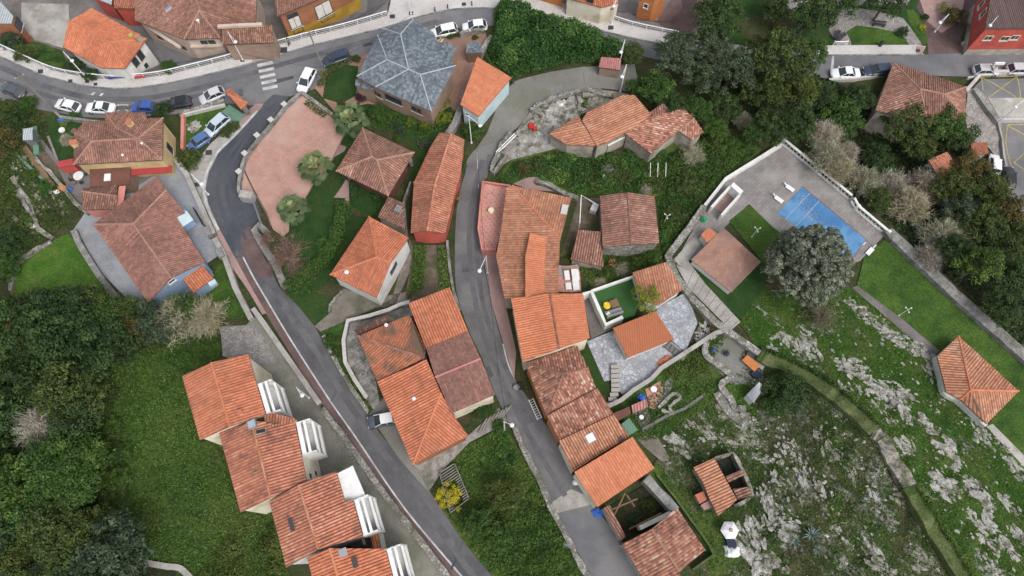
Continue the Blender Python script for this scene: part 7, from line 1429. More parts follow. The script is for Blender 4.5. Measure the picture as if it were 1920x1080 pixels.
# swing hut and barbecue corner on the right
h = House('playhouse', 'small grey roofed playhouse with white fascia on the play lawn', 'playhouse', {'a': (1399, 741), 'B': (1424, 716), 'c': (1433, 726), 'D': (1413, 756)}, ['aBcD'], 'metal_grey', 'plaster_white', 1.9, 2.2, .1, tile=.4, amp=.0)
x, y, z = P(1399, 757); tag(MB().lathe((x, y, z), [(.5, 0), (.5, .12), (.45, .15), (.42, .08)], 14).build('paddling_pool', 'plaster_paleblue', base=(x, y, z)), 'round pale blue tub at the foot of the playhouse', 'tub')
x, y, z = P(1405, 683); o = empty('garden_table', (x, y, z), 'bright orange wooden picnic table on the dirt terrace', 'picnic table'); rz = dirz((1393, 675), (1415, 695)); MB().box((x, y, z + .7), (2.1, 1.2, .08), rz).build('tabletop', 'wood_orange', o); MB().box((x + .85 * math.sin(-rz) * -1 + .75 * math.cos(rz + 1.57), y + .75 * math.sin(rz + 1.57), z + .42), (2.0, .35, .06), rz).build('bench_seat', 'wood', o)
for u in (-.8, .8): MB().box((x + u * math.cos(rz), y + u * math.sin(rz), z + .35), (.1, 1.0, .7), rz).build('leg', 'wood', o)
for i, (a, b, d, m) in enumerate(((1408, 668, (1.6, 1.0, .8), 'metal_dark'), (1422, 684, (1.5, 1.2, .7), 'metal_grey'), (1416, 703, (1.3, 1.1, .6), 'navy'))): x, y, z = P(a, b); tag(MB().box((x, y, z + d[2] / 2), d, -.7, .92).build('storage_box', m, base=(x, y, z)), ['black storage chest above the orange picnic table', 'grey storage chest to the right of the orange picnic table', 'dark blue storage chest below the orange picnic table'][i], 'chest')
x, y, z = P(1184, 789); h = House('greenhouse', 'small green roofed shelter beside the ribbed orange roof', 'shelter', {'a': (1165, 795), 'b': (1180, 784), 'c': (1196, 806), 'd': (1180, 816)}, ['abcd'], 'green_paint', 'wood_grey', 2.0, 2.0, .1, tile=.4, amp=.02)
h = House('shelter', 'reddish plank roofed shelter below the brick patio', 'shelter', {'a': (1184, 760), 'b': (1212, 748), 'c': (1215, 763), 'd': (1187, 775)}, ['abcd'], 'tile_pink', 'wood_grey', 1.8, 1.8, .1, tile=.5, amp=.02); h = House('shelter', 'dark red plank roofed shelter beside the stone steps', 'shelter', {'a': (1150, 775), 'b': (1180, 762), 'c': (1183, 775), 'd': (1155, 792)}, ['abcd'], 'wood_red', 'wood_grey', 1.8, 1.8, .1, tile=.5, amp=.02)
for i in range(9): # stone steps between the terraces
    a, b = 1152 + (i % 9) * .2 - (i > 5) * (i - 5) * 2.5, 690 + i * 8.5; x, y, z = P(a, b); tag(MB().box((x, y, z + .2 + .06 * (8 - i)), (1.1, .5, .3), .05).build('stone_step', 'concrete', base=(x, y, z)), 'grey stone step in the flight beside the dark passage', 'step', 'steps of the stone garden')
for i in range(6): x, y, z = P(1245 + i * 7, 645 + i * 5.2); tag(MB().box((x, y, z + .35), (.5, 1.0, .3), -.6).build('stone_step', 'concrete_dark', base=(x, y, z)), 'grey stone step beside the flat orange canopy', 'step', 'steps under the canopy')
heap(1250, 676, .9, .5, 'terracotta', 'heap of orange roof tiles at the edge of the stone garden', 'tile_heap', 'tile heap', 21); heap(1240, 682, .7, .4, 'terracotta', 'smaller heap of roof tiles next to the stone wall', 'tile_heap', 'tile heap', 22)
for i in range(7): # timber beside the middle lane
    a, b = 897 + i * 7.5, 812 - i * 5; p, q = P(a, b, .35), P(a + 16, b - 28 + i, .35); tag(MB().tube([p, q], .13, 6).build('timber_pole', 'wood_grey', base=p), 'weathered grey pole in the timber stack beside the lane', 'pole', 'timber stacked beside the middle lane')
def pallet_frame():
    x, y, z = P(852, 915); q = [P(a, b)[:2] for a, b in ((825, 888), (853, 870), (880, 935), (845, 962))]; o = empty('timber_enclosure', (x, y, z), 'grey slatted timber enclosure around the yellow flowering bush', 'enclosure'); 
    for i in range(4):
        a, b = Vector((*q[i], 0)), Vector((*q[(i + 1) % 4], 0)); n = int((b - a).length / .5)
        s = MB(); s.tube([(a.x, a.y, gz(a.x, a.y) + .7), (b.x, b.y, gz(b.x, b.y) + .7)], .07, 5)
        for k in range(n + 1): c = a.lerp(b, k / n); s.box((c.x, c.y, gz(c.x, c.y) + .4), (.12, .12, .8), .4)
        s.build('side', 'wood_grey', o)
    s = MB(); a, b, c, d = [Vector((*p, 0)) for p in q]
    for k in range(16):
        t = k / 15; u = a.lerp(d, t); v = b.lerp(c, t); e = v - u; s1, s2 = (u, u + e * (.95 if k < 6 else .22)), (u + e * .72, v)
        for p1, p2 in ((s1,) if k < 6 else (s1, s2)): s.tube([(p1.x, p1.y, gz(p1.x, p1.y) + .55), (p2.x, p2.y, gz(p2.x, p2.y) + .55)], .07, 5)
    s.build('slats', 'wood_grey', o)
pallet_frame()
h = House('greenhouse', 'little pale ribbed plastic greenhouse in the left garden', 'greenhouse', {'a': (43, 242), 'b': (61, 239), 'C': (61, 262), 'D': (43, 263)}, ['abCD'], 'sheet_metal', 'metal_grey', 1.8, 2.0, .05, tile=.4, amp=.03)
for i, (p, q, w, m, lb) in enumerate((((65, 238), (69, 290), .8, 'green_paint', 'long green painted plank walk in the left garden'), ((90, 255), (108, 300), .3, 'wood_grey', 'grey plank lying along the left lawn'), ((75, 205 + 58), (140, 345), .6, 'concrete_dark', 'long grey concrete channel running down the left garden'), ((30, 290), (85, 340), .4, 'green_paint', 'pale green pipe across the left slope'), ((45, 275), (100, 350), .8, 'wood', 'rust brown plank bridge on the left slope'), ((10, 330), (60, 400), .5, 'stone_grey', 'grey rubble strip on the left slope'))):
    a, b = P(*p, .3), P(*q, .3); m_ = [(a[k] + b[k]) / 2 for k in range(3)]; tag(MB().box((m_[0], m_[1], gz(m_[0], m_[1]) + .25), (w, math.hypot(b[0] - a[0], b[1] - a[1]), .3), math.atan2(b[1] - a[1], b[0] - a[0]) - math.pi / 2).build('plank', m, base=tuple(m_)), lb, 'plank')
for i, (a, b, m) in enumerate(((122, 260, 'concrete'), (118, 246, 'plaster_white'), (141, 248, 'wood'))): x, y, z = P(a, b); tag(MB().lathe((x, y, z), [(.35, 0), (.5, .3), (.45, .4), (.3, .3)], 12).build('planter', m, base=(x, y, z)), ['grey round planter at the left lawn edge', 'white round planter above the grey one at the left lawn', 'brown tub on the left lawn'][i], 'planter')
x, y, z = P(360, 237); rubble('rockery', [(353, 232), (368, 228), (377, 238), (362, 250), (354, 244)], 60, .12, .4, 'ring of pale stones on the triangular lawn')
# clothes frame beside the barn
a, b, c = P(1090, 366, 2), P(1122, 385, 2), P(1087, 418, 2); o = empty('drying_frame', (a[0], a[1], gz(*a[:2])), 'white tubular drying frame beside the stone barn', 'frame'); MB().tube([c, a, b], .08, 6).build('top_bar', 'metal_white', o)
for p in (a, b, c): MB().tube([p, (p[0], p[1], gz(p[0], p[1]))], .06, 6).build('leg', 'metal_white', o)
x, y, z = P(1115, 388, 1.2); tag(MB().box((x, y, gz(x, y) + .6), (.9, 1.2, 1.1), -.4).build('water_tank', 'white_paint', base=(x, y, z)), 'white water tank under the drying frame', 'tank')
x, y, z = P(1230, 322, 1.5); o = empty('goal_frame', (x, y, gz(x, y)), 'pair of thin white posts with a bar in the overgrown slope', 'frame')
for k in (0, 14, 29): p = P(1218 + k, 334, 0); q = P(1217 + k, 313, 0); MB().tube([(p[0], p[1], p[2] + .4), (q[0], q[1], q[2] + 1.2)], .05, 5).build('post', 'metal_white', o)
# ================================================================== PERSON on the pavement
def person(px, py, rz, label, top, legs):
    x, y, z = P(px, py); z += .13; root = empty('person', (x, y, z), label, 'person', None, rz)
    def skin(name, J, E, mat, root_i=0):
        me = bpy.data.meshes.new(name); me.from_pydata([j[:3] for j in J], E, []); me.materials.append(MATS[mat]); o = bpy.data.objects.new(name, me); COL.objects.link(o); o.parent = root; o.modifiers.new('skin', 'SKIN')
        for i, j in enumerate(J): me.skin_vertices[0].data[i].radius = (j[3], j[3] * (j[4] if len(j) > 4 else 1))
        me.skin_vertices[0].data[root_i].use_root = True; s = o.modifiers.new('sub', 'SUBSURF'); s.levels = 1; s.render_levels = 2; return o
    J = [(0, 0, .95, .13, .8), (0, 0, 1.2, .12, .9), (0, 0, 1.42, .13, .8), (.01, 0, 1.52, .055), (.03, 0, 1.60, .085), (.03, 0, 1.70, .095), (.02, 0, 1.77, .06), (.10, 0, 1.64, .03),
         (0, .2, 1.40, .05), (-.12, .24, 1.13, .042), (.02, .25, .90, .03), (.05, .25, .82, .032), (0, -.2, 1.40, .05), (.10, -.24, 1.13, .042), (.28, -.24, .95, .03), (.33, -.24, .89, .032),
         (0, .1, .9, .09), (.16, .1, .5, .06), (.10, .1, .08, .045), (.24, .1, .04, .04), (0, -.1, .9, .09), (-.05, -.1, .5, .06), (-.28, -.1, .12, .045), (-.20, -.1, .04, .04)]
    E = [(0, 1), (1, 2), (2, 3), (3, 4), (4, 5), (5, 6), (4, 7), (2, 8), (8, 9), (9, 10), (10, 11), (2, 12), (12, 13), (13, 14), (14, 15), (0, 16), (16, 17), (17, 18), (18, 19), (0, 20), (20, 21), (21, 22), (22, 23)]
    for hnd, d in ((11, (0, 0, -1)), (15, (.5, 0, -.85))):
        b = J[hnd]
        for f in range(5): k = len(J); oy = (f - 1.5) * .02; L = (.07, .085, .09, .08, .06)[f]; J.append((b[0] + d[0] * .03 + (.03 if f == 4 else 0), b[1] + oy, b[2] + d[2] * .03, .009)); J.append((b[0] + d[0] * L + .01, b[1] + oy * 1.2, b[2] + d[2] * L, .008)); E += [(hnd, k), (k, k + 1)]
    skin('body', J, E, 'skin')
    T = [(0, 0, .98, .165, .8), (0, 0, 1.2, .15, .9), (0, 0, 1.43, .16, .75), (0, .21, 1.41, .075), (-.12, .25, 1.13, .062), (.015, .26, .93, .05), (0, -.21, 1.41, .075), (.10, -.25, 1.13, .062), (.26, -.25, .97, .05)]
    skin('jacket', T, [(0, 1), (1, 2), (2, 3), (3, 4), (4, 5), (2, 6), (6, 7), (7, 8)], top)
    Lg = [(0, 0, .95, .15, .85), (0, .1, .88, .105), (.16, .1, .5, .078), (.10, .1, .14, .06), (0, -.1, .88, .105), (-.05, -.1, .5, .078), (-.27, -.1, .18, .06)]
    skin('trousers', Lg, [(0, 1), (1, 2), (2, 3), (0, 4), (4, 5), (5, 6)], legs)
    MB().lathe((0, 0, 0), [(.10, 0), (.125, .08), (.12, .16), (.06, .21)], 10).build('hair', 'hair', root).location = (.0, 0, 1.64)
person(544, 87, dirz((520, 94), (560, 82)), 'person in a teal jacket and dark trousers walking along the white railing', 'teal_fabric', 'black')
# ================================================================== TREES AND SHRUBS
GW = 'trees of the dark wood at lower left'; GR = 'trees of the wooded valley at right'
rw = random.Random(11)
WOOD = [P0(*p)[:2] for p in ((-60, 575), (130, 590), (205, 635), (150, 700), (142, 790), (175, 870), (152, 950), (215, 1040), (330, 1130), (-60, 1130))]
pts_ = []
for _ in range(6000):
    x, y = rw.uniform(-75, -40), rw.uniform(-8, 75)
    a = (rw.uniform(-50, 240), rw.uniform(575, 1110)); q = P0(*a)[:2]
    if inside(q[0], q[1], WOOD) and all((a[0] - b[0]) ** 2 + (a[1] - b[1]) ** 2 > 41 ** 2 for b in pts_): pts_.append(a)
for i, a in enumerate(pts_):
    k = rw.choice(['dark', 'dark', 'dark', 'mid', 'mid', 'olive', 'grey'])
    tree(k, a[0], a[1], rw.choice([26, 34, 42, 50, 60]) * rw.uniform(.9, 1.12), 'dark green broadleaf tree merged into the unbroken wood at lower left', GW)
tree('mid', 148, 890, 46, 'bright mid green tree standing out at the meadow edge of the dark wood', GW); tree('mid', 165, 1040, 44, 'yellowish green tree in front of the dark wood near the bottom edge'); tree('bright', 60, 960, 48, 'pale green topped tree in the dark wood near the bottom left corner')
tree('bare', 78, 795, 44, 'leafless pale branched tree showing among the dark wood crowns', h=3.5)
for i, (a, b, r, k, lb) in enumerate(((125, 590, 44, 'dark', 'dark tree at the upper tip of the wood below the left lawn'), (165, 575, 36, 'olive', 'olive green tree at the lower edge of the left lawn'), (200, 600, 36, 'mid', 'green tree between the left lawn and the meadow'), (232, 590, 34, 'olive', 'olive tree below the curved grey garden wall'), (255, 620, 32, 'autumn', 'brownish tree at the upper edge of the meadow'), (290, 605, 36, 'grey', 'grey green tree below the tip of the blue walled house'), (330, 600, 34, 'bare_green', 'twiggy pale tree below the small porch of the blue walled house'), (345, 580, 30, 'mid', 'mid green tree right of the blue wall'), (385, 592, 30, 'bare_green', 'twiggy pale tree at the corner of the small lawn'), (30, 605, 42, 'autumn', 'brown tinged tree at the left edge below the lawn'), (75, 590, 40, 'dark', 'dark tree directly below the left lawn'))):
    tree(k, a, b, r * 1.22, lb, 'trees between lawn and meadow')
# left edge gardens
for a, b, r, k, lb in ((35, 222, 24, 'dark', 'dark round bush in the far left garden'), (12, 205, 30, 'olive', 'olive bush at the left edge above the garden'), (8, 265, 30, 'autumn', 'gold brown bush at the left edge'), (85, 350, 18, 'bright', 'green bush among the planks of the left slope'), (20, 455, 34, 'dark', 'dark bush at the left edge above the lawn'), (15, 500, 30, 'mid', 'green bush at the left end of the dry stone wall'), (55, 195, 20, 'mid', 'green bush under the grey parked car'), (140, 216, 14, 'bright', 'light green bush behind the white hatchback'), (120, 243 - 15, 12, 'yellow', 'yellow green bush on the left lawn'), (125, 262, 14, 'bare_green', 'pale twiggy bush on the left lawn'), (355, 299, 26, 'olive', 'yellow green round bush beside the dark lane bend'), (425, 246, 16, 'olive', 'low olive bush beside the silver estate car'), (440, 236, 12, 'olive', 'small olive bush at the roadside below the gate canopy'), (45, 100, 24, 'olive', 'olive bush on the grass strip at upper left'), (20, 75, 24, 'grey', 'grey bush at the left edge beyond the railing'), (140, 120, 22, 'dark', 'dark bush beside the white house'), (170, 140, 18, 'dark', 'dark bush under the street lamp of the white house'), (315, 125, 18, 'mid', 'small green bush right of the white house'), (305, 205, 20, 'dark', 'dark bush behind the blue hatchback'), (10, 390, 26, 'olive', 'olive bush on the left slope'), (60, 330, 16, 'mid', 'green clump on the left slope'), (95, 410, 18, 'olive', 'olive clump above the left lawn')):
    bush(k, a, b, r, lb)
# garden of the villa and the palms
palm(655, 222, 38, 'largest fan palm, silvery green, at the upper corner of the brick plaza', 3.6, 1); palm(590, 312, 35, 'fan palm in the middle of the three beside the brick plaza', 3.2, 2); palm(549, 391, 33, 'lowest fan palm with yellow flower stalks beside the brick plaza', 2.8, 3)
for a, b, r, k, lb in ((678, 182, 16, 'purple', 'dark purple leaved bush in front of the slate villa'), (708, 210, 22, 'mid', 'round green bush below the slate villa'), (741, 230, 12, 'grey', 'small grey green clipped bush in the villa garden'), (668, 110, 10, 'olive', 'round bush at the corner of the villa drive'), (603, 137, 7, 'yellow', 'bright yellow shrub beside the white parked car'), (770, 228, 11, 'yellow', 'left yellow green shrub in the bed below the villa'), (797, 234, 12, 'yellow', 'right yellow green shrub in the bed below the villa'), (830, 222, 18, 'yellow', 'feathery yellow green palm like shrub below the villa corner'), (835, 192, 12, 'yellow', 'small yellow green shrub at the eastern corner of the villa'), (857, 60, 12, 'olive', 'shrub behind the white van'), (846, 66, 11, 'olive', 'olive shrub on the villa forecourt'), (891, 70, 7, 'olive', 'little shrub on the villa forecourt'), (885, 246, 23, 'mid', 'round green tree below the pale blue cottage'), (795, 270, 14, 'grey', 'grey bush between granary and long house'), (750, 245, 12, 'grey', 'grey leaved bush above the granary'), (735, 228, 8, 'yellow', 'tiny yellow bush near the clipped grey bush'), (606, 458, 16, 'bright', 'light green sapling on the garden lawn'), (570, 540, 14, 'bright', 'light green shrub at the foot of the hedge'), (865, 310, 12, 'mid', 'green bush at the lane side of the long narrow house'), (852, 378, 9, 'olive', 'small bush at the wall of the long narrow house'), (845, 215, 12, 'mid', 'fern like bush at the wall of the pale blue cottage'), (745, 260, 10, 'mid', 'green bush right of the granary roof'), (620, 125, 10, 'mid', 'low bush between the two dark cars and the lawn'), (640, 195, 10, 'olive', 'low bush by the brick path of the villa')):
    bush(k, a, b, r, lb, flat=.9)
tree('bare_red', 540, 475, 44, 'leafless reddish twiggy tree overhanging the lower road', h=.8); tree('bare_red', 500, 450, 24, 'smaller leafless reddish tree at the end of the plaza wall', h=.8); tree('bare_red', 560, 508, 26, 'lowest leafless reddish bush beside the hedge', h=.3)
hedge([(648, 386), (640, 430), (632, 457), (615, 488), (590, 510), (560, 534), (545, 548)], 1.7, 1.6, 5200, 'leaf_mid', 'clipped green hedge curving down beside the garden lawn'); hedge([(576, 195), (596, 212), (612, 222)], .9, .6, 700, 'leaf_mid', 'low hedge strip behind the plaza garden wall', seed=5)
hedge([(662, 112), (620, 138), (600, 165)], .8, .7, 800, 'leaf_olive', 'low hedge along the road side of the villa lawn', seed=6); hedge([(700, 300 + 45), (706, 362), (708, 380)], .9, 1.0, 500, 'leaf_dark', 'short dark hedge under the granary eaves', seed=8); hedge([(665, 345), (668, 380)], .9, 1.2, 500, 'leaf_dark', 'dark hedge left of the granary courtyard', seed=9)
# green slope above the bend and the lane
blanket('bramble_thicket', [(928, 22), (950, 12), (990, 24), (1040, 48), (1080, 55), (1130, 78), (1190, 108), (1180, 122), (1118, 122), (1060, 122), (1003, 138), (962, 150), (925, 122), (915, 98), (925, 70)], 24000, 'leaf_bright', 'dense green bramble thicket filling the bank between the road and the concrete lane', .34, 3.6, 1, 3.6)
for a, b, r, k, lb in ((950, 40, 26, 'bright', 'bright green bush at the upper left of the bramble bank'), (985, 55, 24, 'bright', 'bright green bush in the upper bramble bank'), (1040, 78, 28, 'bright', 'large bright green bush in the middle of the bramble bank'), (1085, 100, 26, 'bright', 'bright green bush at the right end of the bramble bank'), (1000, 105, 26, 'bright', 'bright green bush low on the bramble bank'), (1037, 32, 11, 'yellow', 'yellowish bush at the kerb of the main road'), (1110, 72, 20, 'olive', 'olive bush at the right end of the bank near the road'), (935, 105, 16, 'olive', 'dull olive bush beside the orange trapezoid roof')):
    bush(k, a, b, r, lb, 'bushes of the bramble bank', flat=.7)
SL = [(945, 338), (960, 305), (1060, 280), (1130, 285), (1210, 292), (1240, 300), (1245, 360), (1225, 366), (1130, 362), (1085, 366), (1050, 350), (1000, 335)]
for m_, n_, sd_, lb in (('leaf_bright', 9500, 2, 'rank bright green undergrowth between the pale orange roofs and the barn'), ('leaf_olive', 3800, 41, 'patches of olive scrub between the pale orange roofs and the barn'), ('leaf_autumn', 1500, 42, 'brown bracken between the pale orange roofs and the barn'), ('leaf_fir', 2200, 43, 'yellow green weeds between the pale orange roofs and the barn')): blanket('undergrowth', SL, n_, m_, lb, .30, 1.0, sd_, 2.0, holes=.3)
SL = [(1235, 300), (1330, 250), (1420, 285), (1360, 335), (1320, 385), (1255, 470), (1240, 440), (1230, 368), (1245, 360)]
for m_, n_, sd_, lb in (('leaf_mid', 7500, 3, 'green undergrowth between the barn and the pool terrace wall'), ('leaf_olive', 3500, 44, 'patches of olive scrub between the barn and the pool terrace wall'), ('leaf_fir', 3200, 45, 'yellow green weeds between the barn and the pool terrace wall')): blanket('undergrowth', SL, n_, m_, lb, .30, 1.0, sd_, 2.2, holes=.3)
for a, b, r, k, lb in ((1180, 300, 20, 'bright', 'light green bush below the yellow plastic cover'), (1300, 290, 26, 'bare_green', 'twiggy grey bush east of the broken backed roof'), (1375, 275, 26, 'mid', 'green bush near the corner of the pool terrace'), (1290, 345, 28, 'olive', 'yellow olive bush left of the pool terrace wall'), (1235, 285, 18, 'bright', 'bright bush under the broken backed roof'), (1015, 310, 16, 'olive', 'brown green bush at the foot of the stony yard'), (980, 318, 16, 'autumn', 'brown bush beside the stone pen'), (945, 330, 12, 'bright', 'green bush at the corner of the pink roof terrace'), (1055, 305, 18, 'bright', 'bright green bush below the pale orange roof'), (1140, 320, 16, 'bare', 'dry twiggy bush in the overgrown slope'), (1240, 445, 14, 'bright', 'green bush at the corner of the barn'), (1225, 478, 18, 'mid', 'green bush below the barn corner'), (1125, 535, 16, 'bare_green', 'twiggy bush beside the turf terrace wall'), (1165, 505, 16, 'bare_green', 'pale bush between terracotta tub and garden house'), (1340, 265, 22, 'olive', 'olive bush at the tree edge above the pool terrace'), (1260, 400, 18, 'olive', 'olive bush right of the barn'), (1255, 470, 14, 'mid', 'green clump at the stone boundary wall'), (1210, 355, 14, 'bare', 'dry bush behind the barn ridge')):
    bush(k, a, b, r, lb, 'bushes of the overgrown garden', flat=.75)
tree('yellow', 1212, 556, 27, 'yellow green tree leaning over the turf terrace and orange garden house', h=3.4)
# wooded valley at right
big = [(1346, 28, 52, 'dark', 'dense dark round tree in the park at the top edge'), (1522, 20, 50, 'dark', 'dark conifer like tree at the top edge of the park'), (1455, 12, 34, 'dark', 'dark tree at the top edge left of the park path'), (1585, 2, 36, 'mid', 'green tree at the top edge over the park path'), (1662, 2, 40, 'dark', 'dark tree at the top edge above the small park lawn'),
 (1270, 96, 48, 'grey', 'grey green tree hiding the road beside the long pavement'), (1330, 82, 42, 'grey', 'grey green tree in front of the dark round park tree'), (1375, 130, 50, 'grey', 'large grey green crown in the middle of the upper wood'), (1318, 140, 44, 'grey', 'grey green crown left of the middle of the upper wood'), (1188, 98, 26, 'olive', 'olive tree behind the small pink shed'), (1232, 160, 38, 'mid', 'green tree at the end of the concrete lane bend'), (1188, 162, 20, 'mid', 'small green tree at the street lamp of the lane bend'),
 (1470, 105, 62, 'olive', 'very large light olive tree left of the white saloon'), (1420, 92, 36, 'olive', 'olive tree left of the very large light olive tree'), (1520, 95, 36, 'mid', 'green tree touching the pavement above the wood'), (1440, 175, 46, 'olive', 'brownish olive tree below the very large olive tree'), (1500, 165, 44, 'olive', 'olive tree right below the very large olive tree'), (1308, 205, 32, 'mid', 'bright green tree above the broken backed roof'), (1262, 195, 30, 'dark', 'dark tree behind the dark red lean-to'), (1355, 195, 36, 'dark', 'dark tree in the middle of the wood'), (1395, 225, 18, 'bare_green', 'small pale beige shrub tree in the wood gap'),
 (1345, 240, 26, 'mid', 'low green tree at the edge of the wood'), (1450, 235, 36, 'dark', 'dark tree just above the pool terrace corner'), (1580, 215, 46, 'mid', 'bright mid green tree left of the old brown hipped house'), (1540, 180, 34, 'dark', 'dark tree below the white saloon'), (1610, 180, 30, 'dark', 'dark tree at the wall below the parked cars'), (1500, 230, 40, 'dark', 'dark crown between olive tree and pool terrace'), (1548, 250, 34, 'bare', 'leafless grey tree above the pool balustrade'), (1415, 255, 26, 'mid', 'green tree at the pool terrace corner wall'),
 (1700, 222, 52, 'olive', 'olive tree covering the lower edge of the old hipped roof'), (1768, 226, 48, 'mid', 'dark green tree at the south corner of the old hipped roof'), (1800, 250, 34, 'dark', 'dark tree beside the gravel yard'), (1725, 270, 38, 'olive', 'spreading olive pine over the valley'), (1825, 315, 40, 'autumn', 'orange tinged tree over the hidden orange roof'), (1860, 350, 40, 'olive', 'olive tree below the small white car'), (1790, 345, 40, 'olive', 'olive tree in the middle of the right wood'), (1645, 290, 30, 'dark', 'dark tree beyond the pool balustrade'), (1900, 395, 44, 'autumn', 'russet tree at the right edge below the car court'), (1850, 420, 46, 'olive', 'dull olive tree right of the pale shrubs'), (1910, 450, 44, 'olive', 'dull olive tree at the right edge of the wood'), (1800, 395, 40, 'grey', 'grey green crown between the beige shrubs and the russet tree'),
 (1845, 492, 46, 'conifer', 'bright green feathery conifer beyond the grey retaining wall'), (1900, 520, 44, 'dark', 'dark tree at the right edge beside the bright conifer'), (1795, 470, 34, 'dark', 'dark tree left of the bright conifer'), (1880, 575, 34, 'dark', 'dark tree at the right edge below the bright conifer'), (1750, 320, 26, 'dark', 'dark tree beside the pale walled hidden house'), (1670, 330, 24, 'bright', 'green bush in the clearing of the valley')]
for a, b, r, k, lb in big: tree(k, a, b, r, lb, GR, lift=1.3)
for a, b, r, k, lb in ((1548, 292, 36, 'bare_green', 'beige twiggy shrub nearest the top of the pool balustrade'), (1580, 318, 30, 'bare_green', 'beige twiggy shrub halfway along the pool balustrade'), (1622, 340, 32, 'bare_green', 'pale twiggy shrub above the kink of the balustrade'), (1675, 350, 38, 'bare', 'large beige shrub in the middle of the pale shrubs'), (1705, 385, 40, 'bare_green', 'largest pale beige shrub beyond the balustrade'), (1735, 345, 36, 'bare', 'pinkish beige shrub at the top of the pale shrubs'), (1765, 445, 40, 'bare_green', 'olive beige shrub beyond the end of the balustrade'), (1790, 425, 34, 'bare_green', 'beige shrub under the grey green crown'), (1650, 372, 26, 'olive', 'olive shrub tucked behind the balustrade kink'), (1745, 480, 28, 'bare', 'lowest beige shrub above the grey retaining wall'), (1590, 285, 26, 'bare', 'grey shrub under the leafless tree')):
    tree(k, a, b, r, lb, 'pale twiggy shrubs beyond the balustrade', h=1.2)
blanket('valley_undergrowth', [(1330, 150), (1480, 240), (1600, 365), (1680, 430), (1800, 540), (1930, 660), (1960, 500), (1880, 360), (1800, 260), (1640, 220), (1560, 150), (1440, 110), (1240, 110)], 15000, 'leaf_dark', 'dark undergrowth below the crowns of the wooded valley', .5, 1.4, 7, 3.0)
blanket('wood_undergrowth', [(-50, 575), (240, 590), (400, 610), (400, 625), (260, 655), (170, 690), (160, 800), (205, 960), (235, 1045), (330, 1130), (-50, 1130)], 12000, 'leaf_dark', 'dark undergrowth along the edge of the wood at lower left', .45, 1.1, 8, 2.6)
tree('silver', 1519, 493, 78, 'big round silvery green tree beside the pool', h=2.2); tree('bare_dark', 1545, 590, 42, 'leafless branching tree below the big silvery tree', h=1.0)
bush('dark', 1476, 735, 40, 'dense dark green bush at the upper end of the rough slope', flat=.9); bush('mid', 1450, 760, 20, 'green bush beside the playhouse', flat=.9)
tree('gold', 842, 929, 24, 'bright yellow flowering bush inside the slatted timber enclosure', h=.4, name='bush', cat='shrub')
for a, b, r, k, lb in ((945, 925, 30, 'olive', 'yellow green fruit tree on the grass bank between the lanes'), (900, 985, 28, 'mid', 'green tree left of centre on the grass bank'), (935, 1005, 28, 'mid', 'lowest green tree on the grass bank'), (965, 945, 18, 'olive', 'small olive tree beside the lane wall')): tree(k, a, b, r, lb, 'trees on the grass bank')
for a, b, r, k, lb in ((620, 640, 14, 'mid', 'leafy shrub at the corner of the stone yard wall'), (632, 660, 12, 'olive', 'leafy shrub beside the whitewashed yard wall'), (900, 770, 16, 'dark', 'dark shrub under the dusty brown roof'), (935, 800, 14, 'mid', 'small tree in front of the timber stack'), (915, 770, 12, 'mid', 'green shrub beside the timber stack'), (1015, 1060 - 90, 10, 'olive', 'little bush at the timber edging')): bush(k, a, b, r, lb)
for a, b, r, k, lb in ((1735, 22 + 10, 8, 'dark', 'dark sapling in the park verge'), (1790, 32, 26, 'autumn', 'gold brown bush beside the red building'), (1770, 15, 14, 'yellow', 'yellow green bush above the gold brown bush'), (1730, 51, 8, 'gold', 'small yellow shrub on the park verge'), (1693, 60, 13, 'dark', 'dark clipped round bush at the small park lawn'), (1457, 50, 10, 'yellow', 'yellow bush on the dark park lawn'), (1452, 58, 8, 'dark', 'dark clipped ball beside the yellow park bush')): bush(k, a, b, r, lb, flat=1.0)
bush('olive', 1218, 948, 15, 'green bush growing inside the roofless ruin'); bush('dark', 1190, 975, 12, 'dark weeds in the corner of the roofless ruin')
agave(1487, 1013, 17, 'left agave of the three on the rocky slope', 1); agave(1521, 1003, 19, 'largest and highest agave on the rocky slope', 2); agave(1532, 1031, 12, 'smallest agave on the rocky slope', 3)
# grass and low growth
tufts('meadow_grass', [(170, 690), (260, 660), (400, 622), (414, 668), (345, 705), (376, 830), (412, 822), (450, 965), (505, 950), (540, 1075), (340, 1075), (240, 1048), (205, 960), (162, 800)], 26000, 'blade', .34, 2, .25)
tufts('bank_grass', [(835, 882), (880, 835), (940, 805), (985, 862), (1010, 910), (1045, 990), (1085, 1065), (1120, 1120), (985, 1120), (920, 1070), (870, 1010), (812, 925)], 9000, 'blade', .34, 3, .35)
tufts('slope_grass', [(1232, 872), (1290, 782), (1420, 665), (1480, 692), (1570, 748), (1640, 818), (1700, 920), (1760, 1018), (1830, 1130), (1330, 1100), (1318, 1020), (1262, 930)], 15000, 'blade', .32, 4, .22)
tufts('hill_blades', [(1385, 605), (1430, 550), (1600, 545), (1755, 670), (1850, 802), (1925, 905), (1990, 1080), (1810, 1080), (1710, 915), (1660, 822), (1570, 738), (1480, 682)], 13000, 'blade', .28, 5, .18)
tufts('scrub_grass', [(-40, 300), (40, 255), (100, 335), (150, 405), (60, 465), (-40, 475)], 4500, 'blade', .34, 6, .3)
